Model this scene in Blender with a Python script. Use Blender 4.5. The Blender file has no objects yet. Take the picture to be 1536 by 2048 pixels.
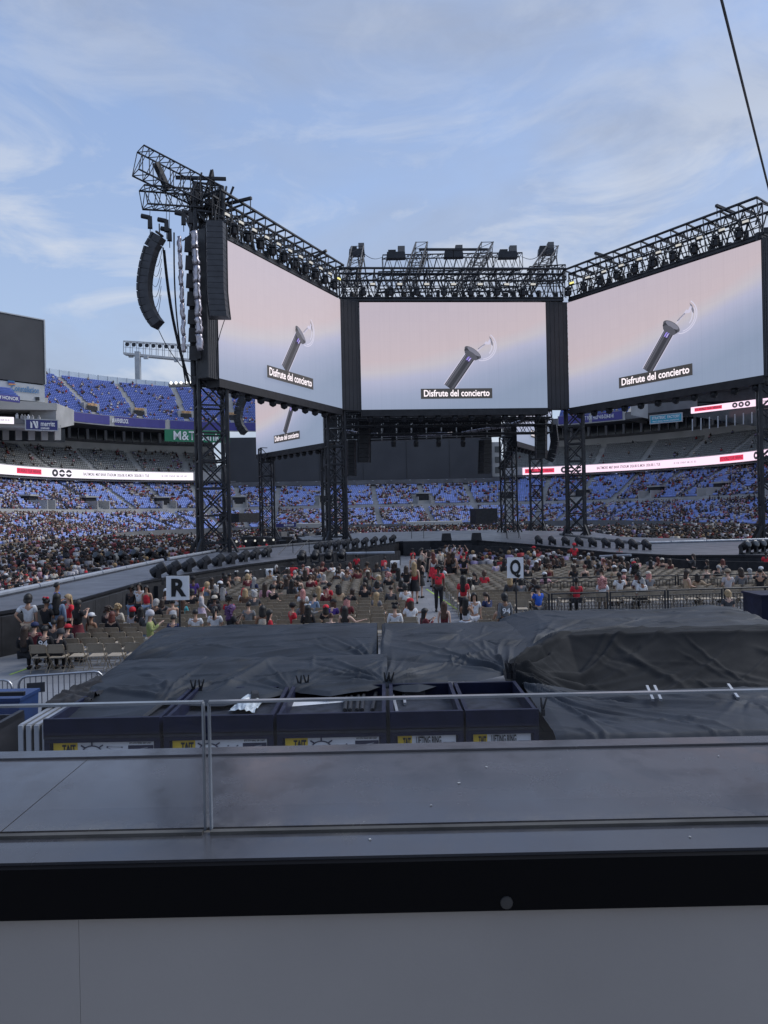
import bpy, bmesh, math, random
import numpy as np
from mathutils import Vector, Matrix
random.seed(7); RNG = np.random.default_rng(7)
R = math.radians
scene = bpy.context.scene
C = scene.collection
# ------------------------------------------------------------------ camera
CAMZ = 4.3; ROLL = R(1.2); FPX = 1450.0
cam = bpy.data.cameras.new('camera'); cam_o = bpy.data.objects.new('camera', cam); C.objects.link(cam_o)
cam.sensor_fit = 'VERTICAL'; cam.sensor_height = 36.0; cam.lens = 36.0 * FPX / 2048.0
cam.clip_start = 0.05; cam.clip_end = 3000
cam_o.location = (0, 0, CAMZ); cam_o.rotation_euler = (R(90), ROLL, 0)
scene.camera = cam_o
# ------------------------------------------------------------------ sky and light
SUN_EL, SUN_AZ = R(46), R(70)
CLOUD_A, CLOUD_B = (8.77, 3.39, 1.74), (0.68, 4.19, 1.77)
world = bpy.data.worlds.new('World'); scene.world = world; world.use_nodes = True
wn, wl = world.node_tree.nodes, world.node_tree.links
wn.clear()
def N(nt, typ, **kw):
    n = nt.new(typ)
    for k, v in kw.items(): setattr(n, k, v)
    return n
def vmath(nt, lk, op, a, b=None):
    n = nt.new('ShaderNodeMath'); n.operation = op
    for i, s in enumerate((a, b)):
        if s is None: continue
        if isinstance(s, (int, float)): n.inputs[i].default_value = s
        else: lk.new(s, n.inputs[i])
    return n.outputs[0]
def ramp(nt, lk, src, stops):
    n = nt.new('ShaderNodeValToRGB'); cr = n.color_ramp
    while len(cr.elements) < len(stops): cr.elements.new(0.5)
    for e, (p, c) in zip(cr.elements, stops):
        e.position = p; e.color = (c, c, c, 1) if isinstance(c, (int, float)) else (*c, 1)
    lk.new(src, n.inputs[0]); return n.outputs[0]
sky = wn.new('ShaderNodeTexSky'); sky.sky_type = 'NISHITA'; sky.sun_disc = False
sky.sun_elevation = SUN_EL; sky.sun_rotation = SUN_AZ; sky.air_density = 1.0; sky.dust_density = 0.6; sky.ozone_density = 2.0
tc = wn.new('ShaderNodeTexCoord'); sp = wn.new('ShaderNodeSeparateXYZ'); wl.new(tc.outputs['Generated'], sp.inputs[0])
def wnoise(scale, detail, off, st=(1, 1, 2.4), rough=0.55, dist=0.0):
    mp = wn.new('ShaderNodeMapping'); mp.inputs['Scale'].default_value = st; mp.inputs['Location'].default_value = off
    wl.new(tc.outputs['Generated'], mp.inputs[0])
    n = wn.new('ShaderNodeTexNoise'); n.inputs['Scale'].default_value = scale; n.inputs['Detail'].default_value = detail
    n.inputs['Roughness'].default_value = rough; n.inputs['Distortion'].default_value = dist
    wl.new(mp.outputs[0], n.inputs['Vector']); return n.outputs['Fac']
def wmix(f, a, b, mode='MIX'):
    m = wn.new('ShaderNodeMix'); m.data_type = 'RGBA'; m.blend_type = mode
    for sck, v in ((m.inputs[0], f), (m.inputs[6], a), (m.inputs[7], b)):
        if isinstance(v, (int, float)): sck.default_value = v
        elif isinstance(v, tuple): sck.default_value = (*v, 1)
        else: wl.new(v, sck)
    return m.outputs[2]
K = 0.735
def kc(*c): return tuple(K * v for v in c)
veil = ramp(wn, wl, wnoise(1.6, 6, CLOUD_A, (1, 1, 2.2), 0.52, 0.5), [(0.42, 0.0), (0.62, 0.9)])
puff = ramp(wn, wl, wnoise(4.2, 9, CLOUD_B, (1, 1, 2.6), 0.6, 0.6), [(0.46, 0.0), (0.61, 1.0)])
wisp = ramp(wn, wl, wnoise(9.0, 8, (2.0, 5.0, 1.0), (1, 1, 2.8), 0.62, 0.8), [(0.40, 0.55), (0.66, 1.0)])
elev = ramp(wn, wl, sp.outputs[2], [(0.0, 1.0), (0.33, 0.95), (0.50, 0.3), (0.75, 0.12)])
skyc = wmix(1.0, sky.outputs[0], (1.08, 1.08, 1.13), 'MULTIPLY')
skyc = wmix(0.6, skyc, wmix(ramp(wn, wl, sp.outputs[2], [(0.0, 0.0), (0.55, 1.0)]), kc(3.3, 4.05, 5.3), kc(2.25, 3.2, 5.3)))
skyc = wmix(ramp(wn, wl, sp.outputs[2], [(0.0, 0.5), (0.4, 0.15), (0.6, 0.0)]), skyc, kc(3.5, 4.05, 4.95))
skyc = wmix(vmath(wn, wl, 'MULTIPLY', veil, 0.8), skyc, wmix(wisp, kc(2.3, 2.65, 3.5), kc(3.0, 3.45, 4.4)))
skyc = wmix(vmath(wn, wl, 'MULTIPLY', vmath(wn, wl, 'MULTIPLY', puff, elev), 0.8), skyc, kc(4.9, 5.25, 5.9))
bg = wn.new('ShaderNodeBackground'); bg.inputs[1].default_value = 0.13
wo = wn.new('ShaderNodeOutputWorld'); wl.new(skyc, bg.inputs[0]); wl.new(bg.outputs[0], wo.inputs[0])
sl = bpy.data.lights.new('sun', 'SUN'); sl.energy = 1.5; sl.angle = R(40); sl.color = (1.0, 0.975, 0.94)
so = bpy.data.objects.new('sun', sl); C.objects.link(so)
# the sun stands to the side, behind thin cloud
sd = Vector((math.sin(SUN_AZ) * math.cos(SUN_EL), math.cos(SUN_AZ) * math.cos(SUN_EL), math.sin(SUN_EL)))
so.rotation_euler = (-sd).to_track_quat('-Z', 'Y').to_euler(); so.location = sd * 300
vs = scene.view_settings; vs.view_transform = 'Standard'; vs.look = 'None'; vs.exposure = 0.52; vs.gamma = 1.0; vs.use_curve_mapping = False
scene.cycles.max_bounces = 6; scene.cycles.transparent_max_bounces = 12
scene.cycles.use_denoising = True
# ------------------------------------------------------------------ helpers
cR, sR = math.cos(ROLL), math.sin(ROLL)
def P(x, y, Y):                        # a spot of the photograph at the depth Y, in metres
    u, v = (x - 768) / FPX, (1024 - y) / FPX
    return Vector(((u * cR + v * sR) * Y, Y, CAMZ + (-u * sR + v * cR) * Y))
def G(x, y, z=0.0):                    # the same spot on the level z
    u, v = (x - 768) / FPX, (1024 - y) / FPX
    Y = (z - CAMZ) / (-u * sR + v * cR)
    return P(x, y, Y)
class MB:
    def __init__(s): s.v = []; s.f = []; s.m = []; s.cur = 0
    def add(s, vs, fs):
        b = len(s.v); s.v += [tuple(p) for p in vs]; s.f += [tuple(i + b for i in f) for f in fs]; s.m += [s.cur] * len(fs)
        return s
    def box(s, c, d, rz=0.0, M=None, taper=1.0):
        hx, hy, hz = d[0] / 2, d[1] / 2, d[2] / 2; c = Vector(c)
        pts = []
        for z, t in ((-hz, 1.0), (hz, taper)):
            for x, y in ((-hx, -hy), (hx, -hy), (hx, hy), (-hx, hy)): pts.append(Vector((x * t, y * t, z)))
        if M is None: M = Matrix.Rotation(rz, 3, 'Z') if rz else None
        pts = [(M @ p if M else p) + c for p in pts]
        return s.add(pts, [(3, 2, 1, 0), (4, 5, 6, 7), (0, 1, 5, 4), (1, 2, 6, 5), (2, 3, 7, 6), (3, 0, 4, 7)])
    def bar(s, p, q, r, n=4, r2=None):
        p, q = Vector(p), Vector(q); d = q - p
        if d.length < 1e-6: return s
        d.normalize(); a = d.orthogonal() if abs(d.z) > 0.95 else d.cross(Vector((0, 0, 1))); a.normalize(); b = d.cross(a)
        r2 = r if r2 is None else r2; vs = []
        for c, rr in ((p, r), (q, r2)):
            for k in range(n):
                t = 2 * math.pi * (k + 0.5) / n; vs.append(c + a * (math.cos(t) * rr) + b * (math.sin(t) * rr))
        fs = [(k, (k + 1) % n, n + (k + 1) % n, n + k) for k in range(n)] + [tuple(range(n - 1, -1, -1)), tuple(range(n, 2 * n))]
        return s.add(vs, fs)
    def path(s, pts, r, n=6):
        pts = [Vector(p) for p in pts]; rr = r if isinstance(r, (list, tuple)) else [r] * len(pts); vs = []; up = None
        for i, p in enumerate(pts):
            d = (pts[min(i + 1, len(pts) - 1)] - pts[max(i - 1, 0)]).normalized()
            if up is None: up = d.orthogonal().normalized()
            up = (up - d * up.dot(d))
            up = up.normalized() if up.length > 1e-5 else d.orthogonal().normalized()
            b = d.cross(up)
            for k in range(n):
                t = 2 * math.pi * k / n; vs.append(p + up * (math.cos(t) * rr[i]) + b * (math.sin(t) * rr[i]))
        fs = [(i * n + k, i * n + (k + 1) % n, (i + 1) * n + (k + 1) % n, (i + 1) * n + k) for i in range(len(pts) - 1) for k in range(n)]
        fs += [tuple(range(n - 1, -1, -1)), tuple(range((len(pts) - 1) * n, len(pts) * n))]
        return s.add(vs, fs)
    def lathe(s, prof, c=(0, 0, 0), n=12, M=None):
        c = Vector(c); vs = []
        for r, z in prof:
            for k in range(n):
                t = 2 * math.pi * k / n; p = Vector((r * math.cos(t), r * math.sin(t), z)); vs.append((M @ p if M else p) + c)
        fs = [(i * n + k, i * n + (k + 1) % n, (i + 1) * n + (k + 1) % n, (i + 1) * n + k) for i in range(len(prof) - 1) for k in range(n)]
        fs += [tuple(range(n - 1, -1, -1)), tuple(range((len(prof) - 1) * n, len(prof) * n))]
        return s.add(vs, fs)
    def ball(s, c, r, n=10, m=7, sc=(1, 1, 1), M=None):
        return s.lathe_scaled([(math.sin(math.pi * i / m) * r + 1e-4, -math.cos(math.pi * i / m) * r) for i in range(m + 1)], c, n, sc, M)
    def lathe_scaled(s, prof, c, n, sc, M=None):
        S = Matrix.Diagonal(sc); return s.lathe(prof, c, n, (M @ S) if M else S)
    def prism(s, poly, z0, z1):
        n = len(poly); vs = [(x, y, z0) for x, y in poly] + [(x, y, z1) for x, y in poly]
        return s.add(vs, [tuple(range(n - 1, -1, -1)), tuple(range(n, 2 * n))] + [(k, (k + 1) % n, n + (k + 1) % n, n + k) for k in range(n)])
    def build(s, name, mat, parent=None, smooth=False, local=False, recalc=False):
        off = Vector((0, 0, 0))
        if parent is not None and not local:
            q = parent
            while q is not None: off += q.location; q = q.parent
        me = bpy.data.meshes.new(name); me.from_pydata([(p[0] - off.x, p[1] - off.y, p[2] - off.z) for p in s.v], [], s.f)
        for k in (mat if isinstance(mat, (list, tuple)) else [mat]): me.materials.append(k)
        if len(me.materials) > 1: me.polygons.foreach_set('material_index', s.m)
        if recalc:
            bm = bmesh.new(); bm.from_mesh(me); bmesh.ops.recalc_face_normals(bm, faces=bm.faces); bm.to_mesh(me); bm.free()
        if smooth: me.polygons.foreach_set('use_smooth', [True] * len(me.polygons))
        me.update()
        return link(name, me, parent)
def link(name, data, parent=None):
    o = bpy.data.objects.new(name, data); C.objects.link(o); o.parent = parent; return o
def np_mesh(name, V, F4, mat, parent=None, col=None, smooth=False, midx=None):   # quads given as arrays
    me = bpy.data.meshes.new(name); V = np.asarray(V, np.float32); F4 = np.asarray(F4, np.int32)
    if parent is not None:
        q = parent; off = np.zeros(3, np.float32)
        while q is not None: off += np.array(q.location, np.float32); q = q.parent
        V = V - off
    me.vertices.add(len(V)); me.vertices.foreach_set('co', V.ravel())
    k = F4.shape[1]
    me.loops.add(F4.size); me.loops.foreach_set('vertex_index', F4.ravel())
    me.polygons.add(len(F4)); me.polygons.foreach_set('loop_start', np.arange(0, F4.size, k, dtype=np.int32))
    try: me.polygons.foreach_set('loop_total', np.full(len(F4), k, np.int32))
    except Exception: pass
    for m in (mat if isinstance(mat, (list, tuple)) else [mat]): me.materials.append(m)
    if midx is not None: me.polygons.foreach_set('material_index', np.asarray(midx, np.int32))
    if smooth: me.polygons.foreach_set('use_smooth', np.ones(len(F4), bool))
    if col is not None:
        a = me.color_attributes.new('tint', 'FLOAT_COLOR', 'POINT'); c4 = np.ones((len(V), 4), np.float32); c4[:, :3] = col; a.data.foreach_set('color', c4.ravel())
    me.update(calc_edges=True); me.validate()
    return link(name, me, parent)
def tag(o, label=None, cat=None, group=None, kind=None):
    if label: o['label'] = label
    if cat: o['category'] = cat
    if group: o['group'] = group
    if kind: o['kind'] = kind
    return o
def thing(name, label, cat, loc=(0, 0, 0), rz=0.0, group=None):
    o = bpy.data.objects.new(name, None); C.objects.link(o); o.location = loc; o.rotation_euler = (0, 0, rz)
    o.empty_display_size = 0.2
    return tag(o, label, cat, group)
def copy_tree(o, parent=None):
    c = o.copy(); C.objects.link(c); c.parent = parent
    for ch in list(o.children): copy_tree(ch, c)
    return c
scratch = bpy.data.scenes.new('scratch')
def evaluated(ob):
    scratch.collection.objects.link(ob); vl = scratch.view_layers[0]; vl.update(); me = bpy.data.meshes.new_from_object(ob.evaluated_get(vl.depsgraph)); bpy.data.objects.remove(ob); return me
def text_mesh(s, size, spacing=1.0, bold=0.0, align='CENTER'):
    cu = bpy.data.curves.new('t', 'FONT'); cu.body = s; cu.size = size; cu.align_x = align; cu.align_y = 'CENTER'; cu.space_character = spacing
    cu.offset = bold; cu.resolution_u = 3
    me = evaluated(bpy.data.objects.new('t', cu)); bpy.data.curves.remove(cu)
    return me
def text(name, s, size, loc, ex, ey, mat, parent=None, spacing=1.0, bold=0.0, width=None, align='CENTER'):
    me = text_mesh(s, size, spacing, bold, align); ex = Vector(ex).normalized(); ey = Vector(ey).normalized()
    n = len(me.vertices); co = np.empty(n * 3, np.float32); me.vertices.foreach_get('co', co); co = co.reshape(-1, 3)
    if width and n:
        w = co[:, 0].max() - co[:, 0].min(); co[:, 0] *= width / max(w, 1e-6)
    loc = Vector(loc)
    if parent is not None:
        q = parent
        while q is not None: loc = loc - q.location; q = q.parent
    W = co[:, :1] * np.array(ex) + co[:, 1:2] * np.array(ey) + np.array(loc)
    me.vertices.foreach_set('co', W.astype(np.float32).ravel()); me.materials.clear(); me.materials.append(mat); me.update()
    me.name = name
    return link(name, me, parent)
# ------------------------------------------------------------------ materials
NTH = ['first', 'second', 'third', 'fourth', 'fifth', 'sixth', 'seventh', 'eighth', 'ninth', 'tenth', 'eleventh', 'twelfth', 'thirteenth', 'fourteenth', 'fifteenth', 'sixteenth', 'seventeenth', 'eighteenth', 'nineteenth', 'twentieth'] + ['twenty-' + a for a in ('first', 'second', 'third', 'fourth', 'fifth', 'sixth', 'seventh', 'eighth', 'ninth')] + ['thirtieth']
NTH = [a.capitalize() for a in NTH]
MT = {}
def mat(name, col, rough=0.6, metal=0.0, var=0.0, vscale=4.0, bump=0.0, bscale=30.0, spec=0.5, emit=None, estr=1.0, objcol=False, attr=False, dirt=0.0):
    m = bpy.data.materials.new(name); m.use_nodes = True; nt, lk = m.node_tree.nodes, m.node_tree.links
    b = nt['Principled BSDF']; b.inputs['Base Color'].default_value = (*col, 1); b.inputs['Roughness'].default_value = rough
    b.inputs['Metallic'].default_value = metal; b.inputs['Specular IOR Level'].default_value = spec
    src = None
    if objcol: oi = nt.new('ShaderNodeObjectInfo'); src = oi.outputs['Color']
    if attr: at = nt.new('ShaderNodeAttribute'); at.attribute_name = 'tint'; src = at.outputs['Color']
    tcn = nt.new('ShaderNodeTexCoord')
    if var > 0:
        nz = nt.new('ShaderNodeTexNoise'); nz.inputs['Scale'].default_value = vscale; nz.inputs['Detail'].default_value = 6; lk.new(tcn.outputs['Object'], nz.inputs['Vector'])
        mx = nt.new('ShaderNodeMix'); mx.data_type = 'RGBA'; mx.blend_type = 'MULTIPLY'; mx.inputs[0].default_value = 1.0
        if src: lk.new(src, mx.inputs[6])
        else: mx.inputs[6].default_value = (*col, 1)
        lk.new(ramp(nt, lk, nz.outputs['Fac'], [(0.3, 1 - var), (0.7, 1 + var)]), mx.inputs[7]); src = mx.outputs[2]
        lk.new(ramp(nt, lk, nz.outputs['Fac'], [(0.3, min(1, rough + 0.08)), (0.7, max(0, rough - 0.08))]), b.inputs['Roughness'])
    if src: lk.new(src, b.inputs['Base Color'])
    if bump > 0:
        nb = nt.new('ShaderNodeTexNoise'); nb.inputs['Scale'].default_value = bscale; nb.inputs['Detail'].default_value = 5; lk.new(tcn.outputs['Object'], nb.inputs['Vector'])
        bn = nt.new('ShaderNodeBump'); bn.inputs['Strength'].default_value = bump; bn.inputs['Distance'].default_value = 0.02
        lk.new(nb.outputs['Fac'], bn.inputs['Height']); lk.new(bn.outputs[0], b.inputs['Normal'])
    if emit: m.cycles.emission_sampling = 'NONE'
    if emit: b.inputs['Emission Color'].default_value = (*emit, 1); b.inputs['Emission Strength'].default_value = estr
    MT[name] = m; return m
mat('black_steel', (0.022, 0.024, 0.03), 0.45, 0.3, 0.25, 1.5)
mat('black_paint', (0.012, 0.013, 0.017), 0.55, 0, 0.3, 2)
mat('dark_cloth', (0.02, 0.021, 0.025), 0.9, 0, 0.25, 3, 0.15, 60)
mat('steel', (0.45, 0.46, 0.48), 0.35, 0.9, 0.15, 5)
mat('alu', (0.55, 0.56, 0.57), 0.4, 0.7, 0.2, 6)
mat('foil', (0.42, 0.40, 0.44), 0.3, 0.95, 0.2, 3, 0.6, 5)
mat('concrete', (0.40, 0.395, 0.385), 0.85, 0, 0.14, 0.3, 0.1, 4)
mat('concrete_pale', (0.46, 0.45, 0.42), 0.85, 0, 0.1, 0.25, 0.1, 4)
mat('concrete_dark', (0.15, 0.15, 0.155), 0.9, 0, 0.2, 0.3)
mat('seat_blue', (0.09, 0.15, 0.48), 0.5, 0, 0.2, 0.8)
mat('seat_blue_pale', (0.29, 0.385, 0.76), 0.5, 0, 0.2, 0.8)
mat('seat_grey', (0.3, 0.305, 0.3), 0.55, 0, 0.15, 0.8)
mat('purple', (0.055, 0.05, 0.24), 0.5, 0, 0.06, 0.5)
mat('navy', (0.035, 0.04, 0.17), 0.5, 0, 0.06, 0.5)
mat('white', (0.75, 0.76, 0.77), 0.5, 0, 0.05, 3)
mat('black_ink', (0.012, 0.012, 0.013), 0.6)
mat('green_sign', (0.02, 0.2, 0.095), 0.5, 0, 0.08, 0.5)
mat('cyan_sign', (0.03, 0.32, 0.45), 0.5, 0, 0.08, 0.5)
mat('board_dark', (0.05, 0.052, 0.058), 0.65, 0, 0.06, 0.2)
mat('glass_dark', (0.03, 0.035, 0.042), 0.15, 0, 0.3, 0.4)
mat('light_grey', (0.42, 0.44, 0.46), 0.6, 0, 0.1, 0.6)
mat('skin', (0.5, 0.3, 0.2), 0.55, objcol=True)
mat('cloth', (0.5, 0.5, 0.5), 0.85, 0, 0.22, 7, 0.35, 22, objcol=True)
mat('hair', (0.03, 0.02, 0.015), 0.5, 0, 0.35, 30, 0.5, 60, objcol=True)
mat('tint', (0.5, 0.5, 0.5), 0.8, attr=True)
# ================================================================== ground
g = MB(); g.add([(-900, -60, -0.004), (900, -60, -0.004), (900, 2500, -0.004), (-900, 2500, -0.004)], [(0, 1, 2, 3)])
m = mat('field_cover', (0.22, 0.228, 0.245), 0.55, 0, 0.12, 0.8, 0.2, 8)
nt, lk = m.node_tree.nodes, m.node_tree.links
bk = nt.new('ShaderNodeTexBrick'); bk.inputs['Scale'].default_value = 1.0; bk.inputs['Brick Width'].default_value = 2.0; bk.inputs['Row Height'].default_value = 1.0
bk.inputs['Mortar Size'].default_value = 0.012; bk.inputs['Color1'].default_value = (1, 1, 1, 1); bk.inputs['Color2'].default_value = (0.86, 0.87, 0.88, 1); bk.inputs['Mortar'].default_value = (0.5, 0.5, 0.52, 1)
t_ = nt.new('ShaderNodeTexCoord'); lk.new(t_.outputs['Object'], bk.inputs['Vector'])
mx = nt.new('ShaderNodeMix'); mx.data_type = 'RGBA'; mx.blend_type = 'MULTIPLY'; mx.inputs[0].default_value = 1
b = nt['Principled BSDF']; old = b.inputs['Base Color'].links[0].from_socket; lk.new(old, mx.inputs[6]); lk.new(bk.outputs['Color'], mx.inputs[7]); lk.new(mx.outputs[2], b.inputs['Base Color'])
tag(g.build('ground', m), 'grey floor covering laid over the playing field', None, None, 'structure')
# ================================================================== stadium bowl
AX = Vector((-0.075, 1, 0)).normalized(); BX = Vector((AX.y, -AX.x, 0))
O = Vector((7.0, 75.0, 0))
def A2W(s, t, z=0.0):                       # s across the field, t = Y along its axis
    p = O + AX * ((t - 75.0) / AX.y) + BX * s; return Vector((p.x, p.y, z))
RC, SC, TC = 32.0, 27.0, 154.0              # corner radius of the front row, corner centre
def plan(n_side=14, n_arc=22, n_end=12, t0=92.0):
    """stations (point at r = 0, outward normal) from the near left, round the far end, to the near right"""
    st = []
    for k in range(n_side): st.append(((-(SC + RC), t0 + (TC - t0) * k / n_side), (-1.0, 0.0)))
    for k in range(n_arc + 1):
        a = math.pi - (math.pi / 2) * k / n_arc; st.append(((-SC + RC * math.cos(a), TC + RC * math.sin(a)), (math.cos(a), math.sin(a))))
    for k in range(1, n_end): st.append(((-SC + 2 * SC * k / n_end, TC + RC), (0.0, 1.0)))
    for k in range(n_arc + 1):
        a = (math.pi / 2) * (1 - k / n_arc); st.append(((SC + RC * math.cos(a), TC + RC * math.sin(a)), (math.cos(a), math.sin(a))))
    for k in range(1, n_side + 1): st.append((((SC + RC), TC + (t0 - TC) * k / n_side), (1.0, 0.0)))
    return st
ST = plan()
def at_r(i, r, z):
    (s, t), (ns, nt_) = ST[i]; return A2W(s + ns * r, t + nt_ * r, z)
def arc_len(r): return np.concatenate([[0], np.cumsum([(at_r(i + 1, r, 0) - at_r(i, r, 0)).length for i in range(len(ST) - 1)])])
S0 = arc_len(0.0)
def spot(f, r, z):                           # f = station as a fraction index
    i = int(min(max(f, 0), len(ST) - 1.001)); k = f - i; return at_r(i, r, z).lerp(at_r(i + 1, r, z), k)
def px_of(p): 
    X, Y, Z = p.x, p.y, p.z - CAMZ; u = (X * cR - Z * sR) / Y; v = (X * sR + Z * cR) / Y
    return 768 + u * FPX, 1024 - v * FPX
def station_at_px(px, r, z):                 # which station of the ring (r, z) shows at the column px
    best = None
    for k in range((len(ST) - 1) * 10):
        f = k / 10; q = spot(f, r, z)
        if q.y < 20: continue
        d = abs(px_of(q)[0] - px)
        if best is None or d < best[0]: best = (d, f)
    return best[1]
def sweep(mb, prof, i0=0, i1=None):
    i1 = len(ST) - 1 if i1 is None else i1; n = len(prof); vs = []
    for i in range(i0, i1 + 1):
        for r, z in prof: vs.append(at_r(i, r, z))
    fs = [(j * n + k, (j + 1) * n + k, (j + 1) * n + k + 1, j * n + k + 1) for j in range(i1 - i0) for k in range(n - 1)]
    return mb.add(vs, fs)
LROWS1 = [(-5.0 + 0.86 * k, 0.7 + 0.235 * k) for k in range(18)]           # front tier
LROWS2 = [(12.2 + 0.86 * k, 6.1 + 0.405 * k) for k in range(20)]         # rear tier of the lower bowl
CROWS = [(27.3 + 0.9 * k, 15.6 + 0.56 * k) for k in range(13)]           # club tier
UROWS = [(27.0 + 0.84 * k, 30.2 + 0.58 * k) for k in range(23)]          # upper deck
def steps(rows, rise, d): 
    p = []
    for r, z in rows: p += [(r, z), (r + d, z)]
    return p
lower = thing('lower_bowl', 'lower ring of blue seats round the field under the LED ribbon', 'grandstand', A2W(0, 186))
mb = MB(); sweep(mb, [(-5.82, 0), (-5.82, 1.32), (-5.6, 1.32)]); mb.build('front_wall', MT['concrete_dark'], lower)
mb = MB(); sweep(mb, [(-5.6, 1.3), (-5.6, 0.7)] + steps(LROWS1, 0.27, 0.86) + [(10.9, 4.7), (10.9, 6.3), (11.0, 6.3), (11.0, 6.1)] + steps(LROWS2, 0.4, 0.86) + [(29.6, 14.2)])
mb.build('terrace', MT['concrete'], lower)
mb = MB(); sweep(mb, [(29.55, 13.4), (29.5, 16.2)]); mb.build('rear_wall', MT['concrete_dark'], lower)  # dark wall colour stands for the shadow under the slab
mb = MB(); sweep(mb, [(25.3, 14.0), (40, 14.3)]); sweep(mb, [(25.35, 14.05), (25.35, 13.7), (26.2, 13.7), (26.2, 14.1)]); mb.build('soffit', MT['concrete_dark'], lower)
# seats and watchers, as joined stuff: each seat is a few pixels
ico_v, ico_f = None, None
def unit_seat():
    b = MB(); b.box((0, 0.0, 0.44), (0.44, 0.40, 0.05)); b.box((0, 0.22, 0.66), (0.44, 0.05, 0.42)); return np.array(b.v), np.array([f for f in b.f])
SV, SF = unit_seat()
def unit_person(stand=False):
    """a seated (or standing) watcher facing -y: quads with a colour slot per vertex: 0 skin, 1 top, 2 trousers, 3 hair"""
    b = MB(); slot = []
    def s(k):
        while len(slot) < len(b.v): slot.append(k)
    z = 0.44 if not stand else 0.86
    b.box((0, 0.06, z + 0.28), (0.33, 0.21, 0.56), taper=1.12); s(1)
    b.box((-0.21, 0.0, z + 0.36), (0.09, 0.13, 0.34)); s(1); b.box((0.21, 0.0, z + 0.36), (0.09, 0.13, 0.34)); s(1)
    b.box((-0.17, -0.12, z + 0.17), (0.08, 0.26, 0.08)); s(0); b.box((0.17, -0.12, z + 0.17), (0.08, 0.26, 0.08)); s(0)
    b.lathe([(0.045, 0), (0.09, 0.05), (0.095, 0.15), (0.05, 0.22)], (0, 0.03, z + 0.60), 6); s(0)
    b.lathe([(0.11, 0), (0.125, 0.12), (0.105, 0.19), (0.04, 0.225)], (0, 0.07, z + 0.63), 6); s(3)
    if not stand:
        for x in (-0.1, 0.1):
            b.box((x, -0.17, 0.47), (0.15, 0.46, 0.14)); s(2); b.box((x, -0.38, 0.22), (0.11, 0.12, 0.42)); s(2)
    else:
        for x in (-0.09, 0.09): b.box((x, 0.05, 0.43), (0.15, 0.16, 0.86), taper=1.15); s(2)
    f4 = [f for f in b.f if len(f) == 4]
    for f in b.f:
        if len(f) == 6: f4 += [(f[0], f[1], f[2], f[3]), (f[0], f[3], f[4], f[5])]
    return np.array(b.v), np.array(f4), np.array(slot)
PV, PF, PS = unit_person(); QV, QF, QS = unit_person(True)
TOPS = np.array([(0.018, 0.018, 0.022)] * 8 + [(0.5, 0.48, 0.49)] * 5 + [(0.16, 0.03, 0.04)] * 1 + [(0.36, 0.04, 0.045), (0.09, 0.09, 0.1), (0.2, 0.2, 0.22), (0.45, 0.25, 0.3), (0.12, 0.14, 0.25), (0.25, 0.18, 0.13), (0.1, 0.03, 0.04), (0.55, 0.5, 0.42), (0.3, 0.25, 0.42)])
SKINS = np.array([(0.5, 0.3, 0.21), (0.42, 0.24, 0.16), (0.28, 0.15, 0.09), (0.55, 0.36, 0.27), (0.12, 0.06, 0.04), (0.6, 0.4, 0.3)])
HAIRS = np.array([(0.01, 0.008, 0.008)] * 5 + [(0.035, 0.02, 0.013)] * 4 + [(0.1, 0.05, 0.028), (0.3, 0.2, 0.1), (0.16, 0.03, 0.02), (0.5, 0.5, 0.5), (0.02, 0.02, 0.03)])
PANTS = np.array([(0.015, 0.015, 0.018)] * 4 + [(0.06, 0.08, 0.14)] * 3 + [(0.3, 0.25, 0.2), (0.3, 0.02, 0.03), (0.4, 0.4, 0.42)])
def scatter(V, F, pos, ang, sc=None):
    n = len(pos); c, s = np.cos(ang), np.sin(ang); k = np.ones(n) if sc is None else sc
    x = V[None, :, 0] * k[:, None]; y = V[None, :, 1] * k[:, None]
    W = np.stack([x * c[:, None] - y * s[:, None] + pos[:, None, 0], x * s[:, None] + y * c[:, None] + pos[:, None, 1], V[None, :, 2] * k[:, None] + pos[:, None, 2]], -1)
    Fa = F[None] + (np.arange(n) * len(V))[:, None, None]
    return W.reshape(-1, 3), Fa.reshape(-1, F.shape[1])
def crowd_mesh(name, pos, ang, mat_, parent=None, stand=None):
    Vs, Fs, Cs = [], [], []; base = 0
    stand = np.zeros(len(pos), bool) if stand is None else stand
    for flag, (V, F, S) in ((False, (PV, PF, PS)), (True, (QV, QF, QS))):
        ii = np.where(stand == flag)[0]
        if not len(ii): continue
        W, Fa = scatter(V, F, pos[ii], ang[ii] + RNG.normal(0, 0.35, len(ii)), RNG.uniform(0.92, 1.06, len(ii)))
        pal = np.stack([SKINS[RNG.integers(0, len(SKINS), len(ii))], TOPS[RNG.integers(0, len(TOPS), len(ii))], PANTS[RNG.integers(0, len(PANTS), len(ii))], HAIRS[RNG.integers(0, len(HAIRS), len(ii))]], 1)
        Vs.append(W); Fs.append(Fa + base); base += len(W); Cs.append(pal[:, S].reshape(-1, 3))
    return np_mesh(name, np.concatenate(Vs), np.concatenate(Fs), mat_, parent, np.concatenate(Cs))
AISLES = [i for i in range(3, len(ST) - 1, 3)]; PORTAL_AT = AISLES[::2]
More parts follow.
